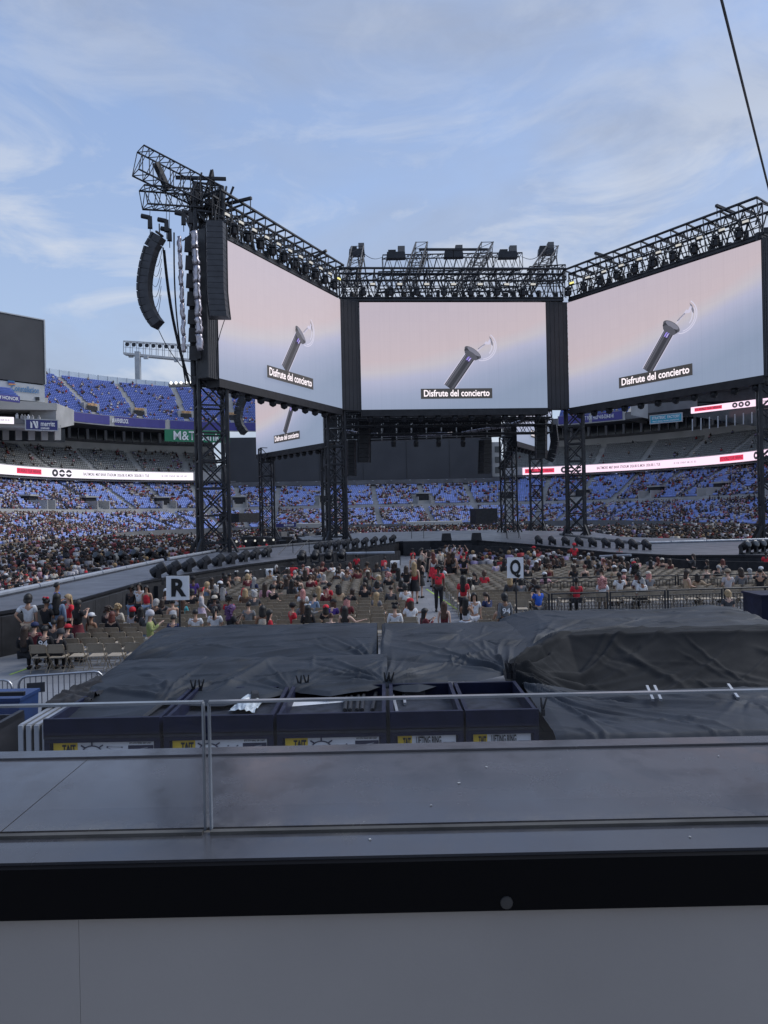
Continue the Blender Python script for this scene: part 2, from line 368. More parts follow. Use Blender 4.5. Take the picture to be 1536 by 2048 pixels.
def along(r, z, step, i0=0.0, i1=None, aisle_w=0.8):
    """positions of seats along one row, leaving the aisles free"""
    i1 = len(ST) - 1 if i1 is None else i1; L = arc_len(r); tot = np.interp([i0, i1], np.arange(len(L)), L)
    ss = np.arange(tot[0] + 0.3, tot[1], step); ff = np.interp(ss, L, np.arange(len(L)))
    for a in AISLES: 
        la = L[a]; k = np.abs(ss - la) > aisle_w; ss, ff = ss[k], ff[k]
    pos = np.array([spot(f, r, z)[:] for f in ff]) if len(ff) else np.zeros((0, 3))
    ang = np.array([math.atan2(*(lambda v: (v.y, v.x))((spot(f, r + 1, 0) - spot(f, r, 0)))) - math.pi / 2 for f in ff])
    return pos, ang, ff
CN = np.random.default_rng(77).random((97, 41))
def low_noise(f, r, seed):
    a, b_ = f * 1.9 + seed * 11, r * 0.42 + seed * 5; i, j = int(a), int(b_); u, v = a - i, b_ - j; q = lambda x, y: CN[x % 97, y % 41]
    n_ = (q(i, j) * (1 - u) + q(i + 1, j) * u) * (1 - v) + (q(i, j + 1) * (1 - u) + q(i + 1, j + 1) * u) * v
    return min(1.25, max(0.0, (n_ - 0.36) * 2.5))
def tier(rows, step, parent, seat_mat, occ, skip=None, i0=0.0, i1=None, seed=1.0, name='seats', standf=0.03):
    SP, SA, CP, CA = [], [], [], []
    for j, (r, z) in enumerate(rows):
        pos, ang, ff = along(r + 0.45, z, step, i0, i1)
        if not len(ff): continue
        keep = np.array([not (skip and skip(f, r)) for f in ff], bool)
        pos, ang, ff = pos[keep], ang[keep], ff[keep]
        inview = pos[:, 1] * 0.60 > np.abs(pos[:, 0]) - 4
        pos, ang, ff = pos[inview], ang[inview], ff[inview]
        if not len(ff): continue
        o = np.array([occ(j / len(rows)) * (0.35 + 1.3 * low_noise(f, r, seed)) for f in ff])
        taken = RNG.random(len(ff)) < o
        SP.append(pos); SA.append(ang); CP.append(pos[taken]); CA.append(ang[taken])
    pos, ang = np.concatenate(SP), np.concatenate(SA); W, F = scatter(SV, SF, pos, ang)
    tag(np_mesh(name, W, F, seat_mat, parent), None, None, None, 'stuff')
    cp, ca = np.concatenate(CP), np.concatenate(CA)
    return cp, ca, RNG.random(len(cp)) < standf
def portal_skip(f, r):
    return any(abs(f - a) * 3.0 < 2.1 for a in PORTAL_AT) and 11.5 < r < 17.5
c1 = tier(LROWS1, 0.52, lower, MT['seat_blue_pale'], lambda j: 0.58 - 0.12 * j, None, seed=1.3)
c2 = tier(LROWS2, 0.52, lower, MT['seat_blue_pale'], lambda j: 0.40 - 0.10 * j, portal_skip, seed=4.1)
pos = np.concatenate([c1[0], c2[0]]); ang = np.concatenate([c1[1], c2[1]]); stn = np.concatenate([c1[2], c2[2]])
tag(crowd_mesh('stand_crowd', pos, ang, MT['tint'], None, stn), 'dense crowd seated over the blue seats of the lower bowl', 'crowd', None, 'stuff')
# entrances through the lower bowl
n_ent = n_lamp = 0
for a in PORTAL_AT:
    q = at_r(a, 12.2, 6.1)
    if abs(q.x) > q.y * 0.62: continue
    tdir = (at_r(a + 1, 14, 0) - at_r(a - 1, 14, 0)).normalized(); nd = (at_r(a, 15, 0) - at_r(a, 14, 0)).normalized(); rz = math.atan2(tdir.y, tdir.x)
    v_ = thing('stand_entrance', '%s dark entrance tunnel cut into the lower blue seats, counted from the left' % NTH[n_ent], 'entrance', q, 0, 'entrances through the lower bowl')
    n_ent += 1
    b = MB(); b.box(at_r(a, 16.6, 7.7), (3.3, 2.0, 2.9), rz); b.build('tunnel', MT['black_paint'], v_)
    for sg in (-1, 1):
        b = MB(); b.box(at_r(a, 14.4, 7.0) + tdir * (1.8 * sg), (0.25, 5.4, 2.6), rz); b.build('side_wall', MT['concrete'], v_)
    b = MB(); b.box(at_r(a, 16.4, 9.35), (3.9, 2.4, 0.35), rz); b.build('lintel', MT['concrete'], v_)
# dark boxed openings under the far seats at field level
# club tier
club = thing('club_tier', 'club level of grey seats above the LED ribbon', 'grandstand', A2W(0, 214))
I_CL0, I_CL1 = 0, len(ST) - 1
fl = int(station_at_px(440, 26, 17)); fr = int(math.ceil(station_at_px(1000, 26, 17)))
for i0, i1 in ((0, fl), (fr, len(ST) - 1)):
    mb = MB(); sweep(mb, [(25.2, 14.2), (25.2, 16.6), (25.45, 16.6), (25.45, 15.6), (27.3, 15.6)] + steps(CROWS, 0.56, 0.9) + [(39.0, 22.9)], i0, i1); mb.build('terrace', MT['concrete'], club)
    mb = MB(); sweep(mb, [(38.9, 22.0), (38.9, 25.0), (41.5, 25.0)], i0, i1); mb.build('parapet', MT['concrete_pale'], club)
    mb = MB(); sweep(mb, [(41.4, 24.8), (41.4, 29.9)], i0, i1); mb.build('suite_wall', MT['glass_dark'], club)
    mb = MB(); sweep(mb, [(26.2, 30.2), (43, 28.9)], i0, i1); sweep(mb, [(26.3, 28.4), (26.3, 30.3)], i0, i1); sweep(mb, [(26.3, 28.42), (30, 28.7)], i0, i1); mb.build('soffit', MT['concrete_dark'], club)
    # mullions and piers of the suites
    for k in range(i0, i1):
        for h in (0.0, 0.5):
            q = spot(k + h, 41.25, 0)
            if abs(q.x) > q.y * 0.62: continue
            b = MB(); b.bar(spot(k + h, 41.2, 24.9), spot(k + h, 41.2, 28.9), 0.5 if h == 0 else 0.12); b.build('pier', MT['light_grey'], club)
    mb = MB(); sweep(mb, [(40.6, 25.0), (40.6, 26.0)], i0, i1); mb.build('suite_rail', MT['concrete_dark'], club)
ca1 = tier(CROWS, 0.54, club, MT['seat_grey'], lambda j: 0.13 + 0.1 * (j > .8), None, 0, fl, seed=2.0)
ca2 = tier(CROWS, 0.54, club, MT['seat_grey'], lambda j: 0.05, None, fr, len(ST) - 1, seed=3.0)
# upper deck: a piece on the far left, a piece on the right
UP = thing('upper_deck', 'steep upper deck of blue seats with a purple fascia behind the left tower', 'grandstand', A2W(-60, 190))
UR = thing('upper_deck', 'upper deck of blue seats showing under the bottom edge of the right screen', 'grandstand', A2W(60, 190))
ul0 = station_at_px(95, 30, 33); ul1 = station_at_px(560, 30, 33); ur0 = station_at_px(1120, 30, 33); ur1 = station_at_px(1262, 30, 33)
caps = []
def sweep_f(mb, prof, f0, f1, n=24):
    vs = []; m_ = len(prof)
    for j in range(n + 1):
        f = f0 + (f1 - f0) * j / n
        for r, z in prof: vs.append(spot(f, r, z))
    fs = [(j * m_ + k, (j + 1) * m_ + k, (j + 1) * m_ + k + 1, j * m_ + k + 1) for j in range(n) for k in range(m_ - 1)]
    return mb.add(vs, fs)
for par, f0, f1, sd_ in ((UP, ul0, ul1, 5.0), (UR, ur0, ur1, 6.0)):
    mb = MB(); sweep_f(mb, [(26.0, 28.2), (26.0, 30.9), (26.3, 30.9), (26.3, 30.2), (27, 30.2)] + steps(UROWS, 0.6, 0.84) + [(46.5, 43.4), (46.7, 41)], f0, f1); mb.build('terrace', MT['concrete'], par)
    for fe in (f0, f1):
        pr = [(26.0, 28.2), (26.0, 30.9)] + [(r, z) for r, z in UROWS] + [(46.5, 43.4), (46.7, 28.2)]
        b = MB(); vs = [spot(fe, r, z) for r, z in pr]; b.add(vs, [tuple(range(len(vs)))]); b.build('end_wall', MT['concrete'], par)
    # purple advertising fascia in pieces
    nseg = 4 if par is UP else 2
    for j in range(nseg):
        a0 = f0 + (f1 - f0) * (j + 0.02) / nseg; a1 = f0 + (f1 - f0) * (j + 0.93) / nseg
        b = MB(); sweep_f(b, [(25.9, 28.5), (25.9, 30.8), (25.97, 30.8)], a0, a1, 8); b.build('fascia', MT['purple'], par)
    b = MB(); sweep_f(b, [(46.4, 43.3), (46.4, 45.2)], f0, f1); 
    b.build('glass_screen', MT.get('rail_glass') or mat('rail_glass', (0.55, 0.63, 0.7), 0.2, 0, 0.1, 0.3), par)
    k = f0
    while k < f1:
        b = MB(); b.bar(spot(k, 46.35, 43.3), spot(k, 46.35, 45.3), 0.07); b.build('rail_post', MT['light_grey'], par); k += 0.5
    r_ = tier(UROWS, 0.52, par, MT['seat_blue'], lambda j: 0.10 + 0.1 * (j < 0.15), lambda f, r: any(abs(f - a) * 4.2 < 2.6 for a in PORT_U) and 29.4 < r < 35.5 if False else False, f0, f1, seed=sd_)
    caps.append(r_)
    for a in AISLES:
        if not (f0 < a < f1): continue
        q = spot(a, 30, 32); tdir = (spot(a + 0.5, 30, 0) - spot(a - 0.5, 30, 0)).normalized(); rz = math.atan2(tdir.y, tdir.x)
        e = MB(); e.box(spot(a, 31.6, 33.0), (4.4, 3.2, 2.6), rz); e.build('entrance_block', MT['concrete'], par)
        e = MB(); e.box(spot(a, 29.9, 32.4), (3.0, 0.3, 2.0), rz); e.build('entrance_opening', MT['black_paint'], par)
        e = MB(); e.box(spot(a, 29.7, 33.9), (2.6, 0.16, 0.62), rz); e.build('entrance_sign', MT.get('orange_sign') or mat('orange_sign', (0.55, 0.33, 0.16), 0.6, 0, 0.5, 1.5), par)
cc = [ca1, ca2] + caps
tag(crowd_mesh('upper_crowd', np.concatenate([c[0] for c in cc]), np.concatenate([c[1] for c in cc]), MT['tint'], None, np.concatenate([c[2] for c in cc])), 'scattered watchers in the club tier and the upper deck', 'crowd', None, 'stuff')
# under-slab lamps
lampm = mat('lamp_glow', (0.9, 0.9, 0.85), 0.5, emit=(1, 0.95, 0.85), estr=1.6)
for k in range(2, len(ST) - 2, 2):
    q = spot(k + 0.5, 27.6, 13.85)
    if abs(q.x) > q.y * 0.56: continue
    o_ = MB().box(q, (0.7, 0.7, 0.12)).build('ceiling_lamp', lampm)
    tag(o_, '%s small lit lamp under the slab above the lower seats, from the left' % NTH[n_lamp], 'lamp', 'lamps under the club slab'); n_lamp += 1
# ------------------------------------------------------------------ LED ribbon with its writing
led_w = mat('led_white', (0.1, 0.1, 0.1), 0.5, emit=(0.80, 0.74, 0.82), estr=0.95)
led_p = mat('led_pink', (0.1, 0.1, 0.1), 0.5, emit=(0.83, 0.62, 0.76), estr=0.95)
led_r = mat('led_red', (0.1, 0.02, 0.03), 0.5, emit=(0.62, 0.03, 0.08), estr=1.0)
led_k = mat('led_black', (0.02, 0.02, 0.02), 0.5, emit=(0.02, 0.02, 0.025), estr=1)
led_g = mat('led_grey', (0.02, 0.02, 0.02), 0.5, emit=(0.25, 0.23, 0.27), estr=1)
def ring_text(body, size, f, r, zc_, m_, par, width):
    me = text_mesh(body, size, 1.0, 0.012); n = len(me.vertices); co = np.empty(n * 3, np.float32); me.vertices.foreach_get('co', co); co = co.reshape(-1, 3)
    co[:, 0] *= width / (co[:, 0].max() - co[:, 0].min()); L = arc_len(r); s0 = np.interp(f, np.arange(len(L)), L); ff = np.interp(s0 + co[:, 0], L, np.arange(len(L)))
    off = Vector(par.location); W = np.array([(spot(a, r, zc_ + y) - off)[:] for a, y in zip(ff, co[:, 1])], np.float32)
    me.vertices.foreach_set('co', W.ravel()); me.materials.clear(); me.materials.append(m_); me.update(); return link('lettering', me, par)
def ribbon(name, label, r, z0, z1, px0, px1, m_, items, dr=0.0):
    f0, f1 = station_at_px(px0, r, z0), station_at_px(px1, r, z0)
    t = thing(name, label, 'led ribbon', spot((f0 + f1) / 2, r, z0))
    b = MB(); sweep_f(b, [(r + 0.3, z0), (r, z0), (r, z1), (r + 0.3, z1)], f0, f1, 30); b.build('led_face', m_, t)
    zc_ = (z0 + z1) / 2; h = z1 - z0
    for it in items:
        kind, px, w = it[:3]; f = station_at_px(px, r, z0); c_ = spot(f, r, zc_); ex = (spot(f + 0.4, r, 0) - spot(f - 0.4, r, 0)).normalized()
        nrm = Vector((0, 0, 1)).cross(ex); nrm = -nrm if nrm.y > 0 else nrm; c_ = c_ + nrm * 0.12
        if kind == 'red':
            L_ = arc_len(r); s_ = np.interp(f, np.arange(len(L_)), L_); fa, fb = np.interp([s_ - w / 2, s_ + w / 2], L_, np.arange(len(L_))); b = MB(); sweep_f(b, [(r - 0.1, zc_ - h * 0.3), (r - 0.1, zc_ + h * 0.3)], fa, fb, 10); b.build('banner', led_r, t)
            ring_text(it[3], h * 0.5, f, r - 0.17, zc_, led_k, t, w * 0.94)
        elif kind == 'rings':
            for j in range(3):
                cj = c_ + ex * ((j - 1) * h * 1.0); b = MB(); n = 20; ro, ri = h * 0.44, h * 0.16
                b.add([cj + ex * (math.cos(2 * math.pi * k / n) * q) + Vector((0, 0, math.sin(2 * math.pi * k / n) * q)) for q in (ro, ri) for k in range(n)], [(k, (k + 1) % n, n + (k + 1) % n, n + k) for k in range(n)]); b.build('ring_mark', led_k, t)
                if j:
                    b = MB(); q = cj + nrm * 0.03; b.add([q - ex * h * 0.5 + Vector((0, 0, -h * 0.07)), q + ex * h * 0.5 + Vector((0, 0, -h * 0.07)), q + ex * h * 0.5 + Vector((0, 0, h * 0.07)), q - ex * h * 0.5 + Vector((0, 0, h * 0.07))], [(0, 1, 2, 3)]); b.build('ring_bar', m_, t)
        else:
            ring_text(it[3], h * (it[4] if len(it) > 4 else 0.42), f, r - 0.12, zc_, led_k if kind == 'txt' else led_g, t, w)
    return t
TXT = 'BALTIMORE  M&T BANK STADIUM  2026.08.10, MON  2026.08.11, TUE'
ribbon('led_ribbon', 'long white LED ribbon under the grey club seats by the left tower', 25.05, 14.3, 16.35, -70, 386, led_w,
       [('red', 57, 7.9, "BTS WORLD TOUR 'ARIRANG'"), ('rings', 124, 4), ('txt', 232, 18.5, TXT, 0.5), ('grey', 349, 7.0, 'BH  HYBE   STARSHIP   RMA  LIVE   AEG', 0.34)])
ribbon('led_ribbon', 'long pink LED ribbon under the grey club seats beside the right tower', 25.05, 14.3, 16.35, 1044, 1620, led_p,
       [('red', 1080, 8.4, "BTS WORLD TOUR 'ARIRANG'"), ('rings', 1142, 4.2), ('txt', 1258, 18, TXT, 0.5), ('grey', 1372, 6.6, 'BH  HYBE   STARSHIP   RMA  LIVE   AEG', 0.34), ('red', 1465, 7.6, "BTS WORLD TOUR 'ARIRANG'"), ('rings', 1524, 4)])
# ================================================================== boards, signs, light tower of the stadium
def flat_sign(name, label, cat, x0, y0, x1, y1, Y0, Y1, m_, thick=0.3, y0r=None, y1r=None, frame=None):
    """an upright board between two columns of the photograph, its ends at the depths Y0 and Y1; returns thing, centre, ex, size"""
    tl, bl = P(x0, y0, Y0), P(x0, y1, Y0); tr, br = P(x1, y0r if y0r is not None else y0, Y1), P(x1, y1r if y1r is not None else y1, Y1)
    ex = Vector((br.x - bl.x, br.y - bl.y, 0)); w = ex.length; ex.normalize(); nb = Vector((-ex.y, ex.x, 0))
    if nb.y < 0: nb = -nb
    zt, zb = (tl.z + tr.z) / 2, (bl.z + br.z) / 2; h = zt - zb
    cx_ = Vector(((bl.x + br.x) / 2, (bl.y + br.y) / 2, (zt + zb) / 2))
    t = thing(name, label, cat, cx_ - Vector((0, 0, h / 2)))
    b = MB(); b.box(cx_ + nb * (thick / 2), (w, thick, h), math.atan2(ex.y, ex.x)); b.build('panel', m_, t)
    if frame:
        for sg in (-1, 1):
            b = MB(); b.box(cx_ + Vector((0, 0, sg * (h / 2 + 0.09))) + nb * (thick / 2 - 0.05), (w + 0.36, thick, 0.18), math.atan2(ex.y, ex.x)); b.build('frame', frame, t)
            b = MB(); b.box(cx_ + ex * (sg * (w / 2 + 0.09)) + nb * (thick / 2 - 0.05), (0.18, thick, h), math.atan2(ex.y, ex.x)); b.build('frame', frame, t)
    return t, cx_ - nb * 0.06, ex, w, h
UPV = (0, 0, 1)
# far end-zone video board, switched off
t, c_, ex, w, h = flat_sign('video_board', 'wide switched-off video board above the far blue seats', 'video board', 461, 872, 985, 960, 207, 213, MT['board_dark'], 2.0)
for k in range(1, 6):
    b = MB(); b.box(c_ + ex * (w * (k / 6 - 0.5)) + Vector((0, -0.02, 0)), (0.08, 0.06, h), math.atan2(ex.y, ex.x)); b.build('joint', MT['black_paint'], t)
b = MB(); b.box(c_ - Vector((0, -1.2, h / 2 + 0.7)), (w + 4, 2.6, 1.3), math.atan2(ex.y, ex.x)); b.build('support_beam', MT['concrete_dark'], t)
for k in range(14):
    b = MB(); b.box(c_ + ex * (w * ((k + 0.5) / 14 - 0.5)) - Vector((0, 0.2, h / 2 + 0.25)), (0.5, 0.3, 0.12)); b.build('lamp', MT['light_grey'], t)
# concrete end wall either side of the board
for (x0, x1, y0, y1, Y0, Y1) in ((436, 462, 930, 962, 210, 210),):
    t, *_ = flat_sign('end_wall', 'pale concrete wall stub beside the switched-off far video board', 'wall', x0, y0, x1, y1, Y0, Y1, MT['concrete'], 2)
t, c_, ex, w, h = flat_sign('stair_tower', 'white walled stair tower in the gap beside the far video board', 'stair tower', 984, 884, 1004, 958, 214, 214, MT['concrete_pale'], 4)
for k in range(3):
    b = MB(); b.box(c_ + Vector((0.3, -0.05, h * (0.3 - 0.28 * k))), (w * 0.55, 0.2, h * 0.16)); b.build('opening', MT['glass_dark'], t)
# corner video board and its building on the far left
t, c_, ex, w, h = flat_sign('corner_video_board', 'huge dark corner video board rising over the left stand', 'video board', -120, 596, 84, 644, 148, 162, MT['board_dark'], 2.5, 645, 772)
# rebuild its height from the photograph
bpy.data.objects.remove(t.children[0])
bl, br = P(-120, 742, 150), P(85, 770, 166); ex = Vector((br.x - bl.x, br.y - bl.y, 0)); w = ex.length; ex.normalize(); zb = br.z; zt = P(85, 643, 166).z
cc_ = Vector(((bl.x + br.x) / 2, (bl.y + br.y) / 2, (zb + zt) / 2)); rz = math.atan2(ex.y, ex.x); t.location = cc_ - Vector((0, 0, (zt - zb) / 2))
b = MB(); b.box(cc_, (w, 2.4, zt - zb), rz); b.build('screen', MT['board_dark'], t)
nf = Vector((ex.y, -ex.x, 0))
for dz in (1,):
    b = MB(); b.box(cc_ + Vector((0, 0, dz * ((zt - zb) / 2 + 0.12))), (w + 0.5, 2.7, 0.24), rz); b.build('frame', MT['light_grey'], t)
b = MB(); b.box(cc_ + ex * (w / 2 + 0.15), (0.3, 2.7, zt - zb), rz); b.build('frame', MT['light_grey'], t)
zs = P(85, 806, 166).z
cs = Vector((cc_.x, cc_.y, (zb + zs) / 2 - 0.1)); b = MB(); b.box(cs, (w, 2.0, zb - zs - 0.3), rz); b.build('sponsor_panel', MT['light_grey'], t)
q = P(48, 778, 160); text('lettering', 'Constellation', 3.0, Vector((q.x, q.y, q.z)) + nf * 0.0 + Vector((0, 0, 0)), ex, UPV, mat('logo_blue', (0.03, 0.16, 0.36), 0.5), t, 1.0, 0.05, 6.2) if False else None
def on_plane(px, py, c0, ex_, off=0.15):      # where the sight line through a spot meets an upright plane
    n_ = Vector((ex_.y, -ex_.x, 0)); d_ = P(px, py, 1.0) - Vector((0, 0, CAMZ)); k = (c0 + n_ * off - Vector((0, 0, CAMZ))).dot(n_) / d_.dot(n_)
    return Vector((0, 0, CAMZ)) + d_ * k
mat('logo_blue', (0.03, 0.16, 0.36), 0.5); mat('logo_orange', (0.6, 0.25, 0.08), 0.5)
q = on_plane(51, 779, cs, ex, 1.2); text('lettering', 'Constellation', 1.9, q, ex, UPV, MT['logo_blue'], t, 1.0, 0.03, 6.0)
for j, mm in enumerate(('logo_blue', 'purple', 'logo_orange')):
    a0 = on_plane(14 + j * 1.2, 763 + j * 3, cs, ex, 1.2); b = MB(); b.add([a0, a0 + ex * 1.4, a0 + ex * 1.7 + Vector((0, 0, 0.3)), a0 + ex * 0.3 + Vector((0, 0, 0.3))], [(0, 1, 2, 3)]); b.build('emblem', MT[mm], t)
# the corner block below it: glazed deck, terrace, dark concourse
cb_ = thing('corner_building', 'pale corner block with a dark open concourse under the corner video board', 'building', P(50, 900, 158))
rz0 = rz
def slab(px0, py0, px1, py1, Y0, Y1, th, m_, name, par, y0r=None, y1r=None):
    a, b_, c__, d = P(px0, py1, Y0), P(px1, y1r or py1, Y1), P(px1, y0r or py0, Y1), P(px0, py0, Y0)
    e_ = Vector((b_.x - a.x, b_.y - a.y, 0)).normalized(); bk_ = Vector((-e_.y, e_.x, 0)); bk_ = bk_ if bk_.y > 0 else -bk_; bk_ *= th
    mb_ = MB(); vs = [a, b_, c__, d, a + bk_, b_ + bk_, c__ + bk_, d + bk_]
    mb_.add(vs, [(0, 1, 2, 3), (7, 6, 5, 4), (0, 4, 5, 1), (1, 5, 6, 2), (2, 6, 7, 3), (3, 7, 4, 0)]); return mb_.build(name, m_, par)
slab(20, 786, 96, 806, 164, 170, 3, MT['concrete_pale'], 'upper_wall', cb_, 796, 812)
for k in range(4):
    x0 = 43 + k * 9.3; slab(x0, 789 + k * 1.6, x0 + 7.6, 796 + k * 1.6, 163.6, 163.8, 0.4, MT['glass_dark'], 'window', cb_)
    slab(x0 - 0.8, 788 + k * 1.6, x0 + 8.6, 789 + k * 1.6, 163.5, 163.7, 0.3, MT['white'], 'window_frame', cb_)
slab(-40, 796, 114, 818, 156, 163, 7, MT['concrete_pale'], 'terrace_edge', cb_, 807, 820)
slab(-40, 815, 112, 845, 163, 168, 0.6, MT['black_paint'], 'concourse', cb_, 820, 850)
slab(-40, 834, 112, 845, 156, 163, 0.2, MT['concrete_dark'], 'guard_rail', cb_, 840, 850)
slab(-40, 845, 114, 853, 157, 163, 6, MT['concrete'], 'floor_slab', cb_, 850, 858)
slab(112, 806, 148, 858, 163, 172, 6, MT['concrete'], 'flank_wall', cb_, 820, 850)
slab(-40, 853, 130, 880, 166, 176, 0.5, MT['glass_dark'], 'suite_window', cb_, 858, 884)
for k in range(6): slab(-20 + k * 26, 850, -8 + k * 26, 880, 164, 165, 0.5, MT['concrete'], 'pier', cb_)
for k, (x, y) in enumerate(((34, 833), (50, 836), (57, 836), (65, 837), (44, 835), (78, 838))):
    q = P(x, y, 160); o = MB(); o.box(q, (0.5, 0.4, 0.9)); o.ball(q + Vector((0, 0, 0.62)), 0.16); tag(o.build('person', MT['white'] if k in (0, 2) else MT['concrete']), '%s tiny figure at the rail of the dark corner concourse, from the left' % NTH[[0, 2, 3, 4, 1, 5][k]], 'person', 'figures at the corner concourse rail')
t, c_, ex, w, h = flat_sign('wall_sign', 'navy sign with white block emblem below the corner concourse', 'sign', 52, 838, 115, 858, 155, 158, MT['navy'], 0.4, 842, 861, MT['light_grey'])
text('lettering', 'merritt', 1.5, c_ + ex * (w * 0.19) + Vector((0, 0, 0.22)), ex, UPV, MT['white'], t, 1.0, 0.03, w * 0.45)
text('lettering', 'COMPANIES', 0.45, c_ + ex * (w * 0.10) - Vector((0, 0, 0.72)), ex, UPV, MT['white'], t, 1.0, 0.02, w * 0.28)
for pts in ([(-.36, -.36), (-.30, -.36), (-.30, .1), (-.36, .36)], [(-.29, .36), (-.2, -.36), (-.13, -.36), (-.22, .36)], [(-.19, .36), (-.12, .36), (-.12, -.36), (-.15, -.1)]):
    b = MB(); b.add([c_ + ex * (a * w) + Vector((0, 0, z * h)) for a, z in pts], [(0, 1, 2, 3)]); b.build('emblem', MT['white'], t)
t, c_, ex, w, h = flat_sign('wall_sign', 'purple sign with white capitals on the parapet at the far left edge', 'sign', -45, 785, 40, 797, 140, 147, MT['purple'], 0.4, 790, 804)
text('lettering', 'RING of HONOR', 0.95, c_ + ex * 0.6, ex, UPV, MT['white'], t, 1.0, 0.02, w * 0.78)
dk = thing('upper_seat_block', 'small block of blue upper seats above the purple capitals sign', 'seat block', P(0, 785, 146))
for k in range(7): slab(-50, 762 + k * 3.4, 36 - (6 - k) * 3.5, 764 + k * 3.4, 156 - k * 1.4, 162 - k * 1.4, 0.6, MT['seat_blue'], 'seat_row', dk, 769 + k * 3.4, 771.5 + k * 3.4)
t = ribbon('led_ribbon', 'short white LED strip under the corner concourse at the far left edge', 22.0, 24.2, 26.2, -80, -20, led_w, []) if False else None
t, c_, ex, w, h = flat_sign('led_ribbon', 'short white LED strip beside the navy sign at the left picture edge', 'led ribbon', -40, 829, 28, 843, 150, 153, led_w, 0.3, 837, 850)
text('lettering', 'STARSHIP  LIVE  AEG', 0.6, c_ + ex * (w * 0.22), ex, UPV, led_g, t, 1.0, 0.01, w * 0.3)
# fascia lettering and the green sign
q = station_at_px(240, 25.9, 29.6); c_ = spot(q, 25.75, 29.65); ex = (spot(q + .4, 25.9, 0) - spot(q - .4, 25.9, 0)).normalized(); text('lettering', '#RAVENSFLOCK', 1.55, c_ - Vector((0, 0.15, 0)), ex, UPV, MT['white'], UP, 1.0, 0.04, 4.6)
q = station_at_px(1193, 25.9, 29.6); c_ = spot(q, 25.75, 29.65); ex = (spot(q + .4, 25.9, 0) - spot(q - .4, 25.9, 0)).normalized(); text('lettering', 'TEXT FOR HELP 410-324-8141', 1.5, c_ - Vector((0, 0.15, 0)), ex, UPV, MT['white'], UR, 1.0, 0.03, 9.5)
t, c_, ex, w, h = flat_sign('bank_sign', 'long green sign with white serif letters behind the left tower', 'sign', 330, 857, 460, 881, 188, 196, MT['green_sign'], 0.6, 864, 887)
text('lettering', 'M&T Bank', 3.3, c_ - ex * (w * 0.02) + Vector((0, -0.05, -0.1)), ex, UPV, MT['white'], t, 1.0, 0.03, w * 0.72)
# floodlight bank on its mast
lt = thing('floodlight_tower', 'grey floodlight rack on a steel mast above the upper deck', 'floodlight', P(276, 765, 226))
b = MB(); b.box((P(276, 735, 226)), (1.5, 1.5, (P(276, 705, 226) - P(276, 768, 226)).z)); b.build('mast', MT['light_grey'], lt)
e0, e1 = P(247, 706, 224), P(400, 721, 234); t0, t1 = P(247, 682, 224), P(400, 691, 234)
b = MB()
for a_, c__ in ((e0, e1), (t0, t1)): b.bar(a_, c__, 0.2)
b.bar(e0 + Vector((0, 2, 0)), e1 + Vector((0, 2, 0)), 0.2); b.bar(t0 + Vector((0, 2, 0)), t1 + Vector((0, 2, 0)), 0.2)
b.build('rack_chord', MT['light_grey'], lt)
b = MB()
for k in range(13):
    a_ = e0.lerp(e1, k / 12); c__ = t0.lerp(t1, k / 12); b.bar(a_, c__, 0.11); b.bar(c__, c__ + Vector((0, 2, 0)), 0.1); b.bar(a_, a_ + Vector((0, 2, 0)), 0.1); b.bar(a_ + Vector((0, 2, 0)), c__ + Vector((0, 2, 0)), 0.1)
    if k < 12: b.bar(a_.lerp(c__, 0.5), e0.lerp(e1, (k + 1) / 12).lerp(t0.lerp(t1, (k + 1) / 12), 0.5), 0.08)
b.build('rack_lattice', MT['light_grey'], lt)
sl_ = MB(); dd = Vector((0, 1.0, -0.35)); sl_.add([e0 + Vector((0, -.3, -.4)), e1 + Vector((0, -.3, -.4)), e1 + Vector((0, 2.3, -.4)), e0 + Vector((0, 2.3, -.4)), e0 + Vector((0, -.3, .2)), e1 + Vector((0, -.3, .2)), e1 + Vector((0, 2.3, .2)), e0 + Vector((0, 2.3, .2))], [(3, 2, 1, 0), (4, 5, 6, 7), (0, 1, 5, 4), (1, 2, 6, 5), (2, 3, 7, 6), (3, 0, 4, 7)]); sl_.build('walkway', MT['light_grey'], lt)
for k in range(11):
    q = t0.lerp(t1, (k + 0.6) / 12) + Vector((0, -0.1, -1.1)); M_ = Matrix.Rotation(R(75), 3, 'X')
    lb = MB(); lb.lathe([(0.25, -0.5), (0.62, 0.05), (0.66, 0.35), (0.5, 0.36)], q, 10, M_); lb.build('lamp', MT['black_paint'], lt)
for x in (262, 292, 353):
    q = P(x, 712 + (x - 262) * 0.1, 226); b = MB(); b.box(q, (1.3, 0.9, 0.9)); b.build('junction_box', MT['light_grey'], lt)
# lit flood bank low behind the tower
fl_ = thing('floodlight_bank', 'row of lit white floodlights just left of the tower screen base', 'floodlight', P(370, 772, 190))
b = MB(); b.bar(P(338, 771, 190), P(395, 769, 190), 0.7); b.build('rack', MT['concrete_dark'], fl_)
fm = mat('flood_glow', (1, 1, 1), 0.5, emit=(1, 0.98, 0.92), estr=1.8)
for k in range(6):
    b = MB(); b.ball(P(342 + k * 10, 766 - k * 0.3, 189.2), 0.33, 8, 6); b.build('lamp', fm, fl_)
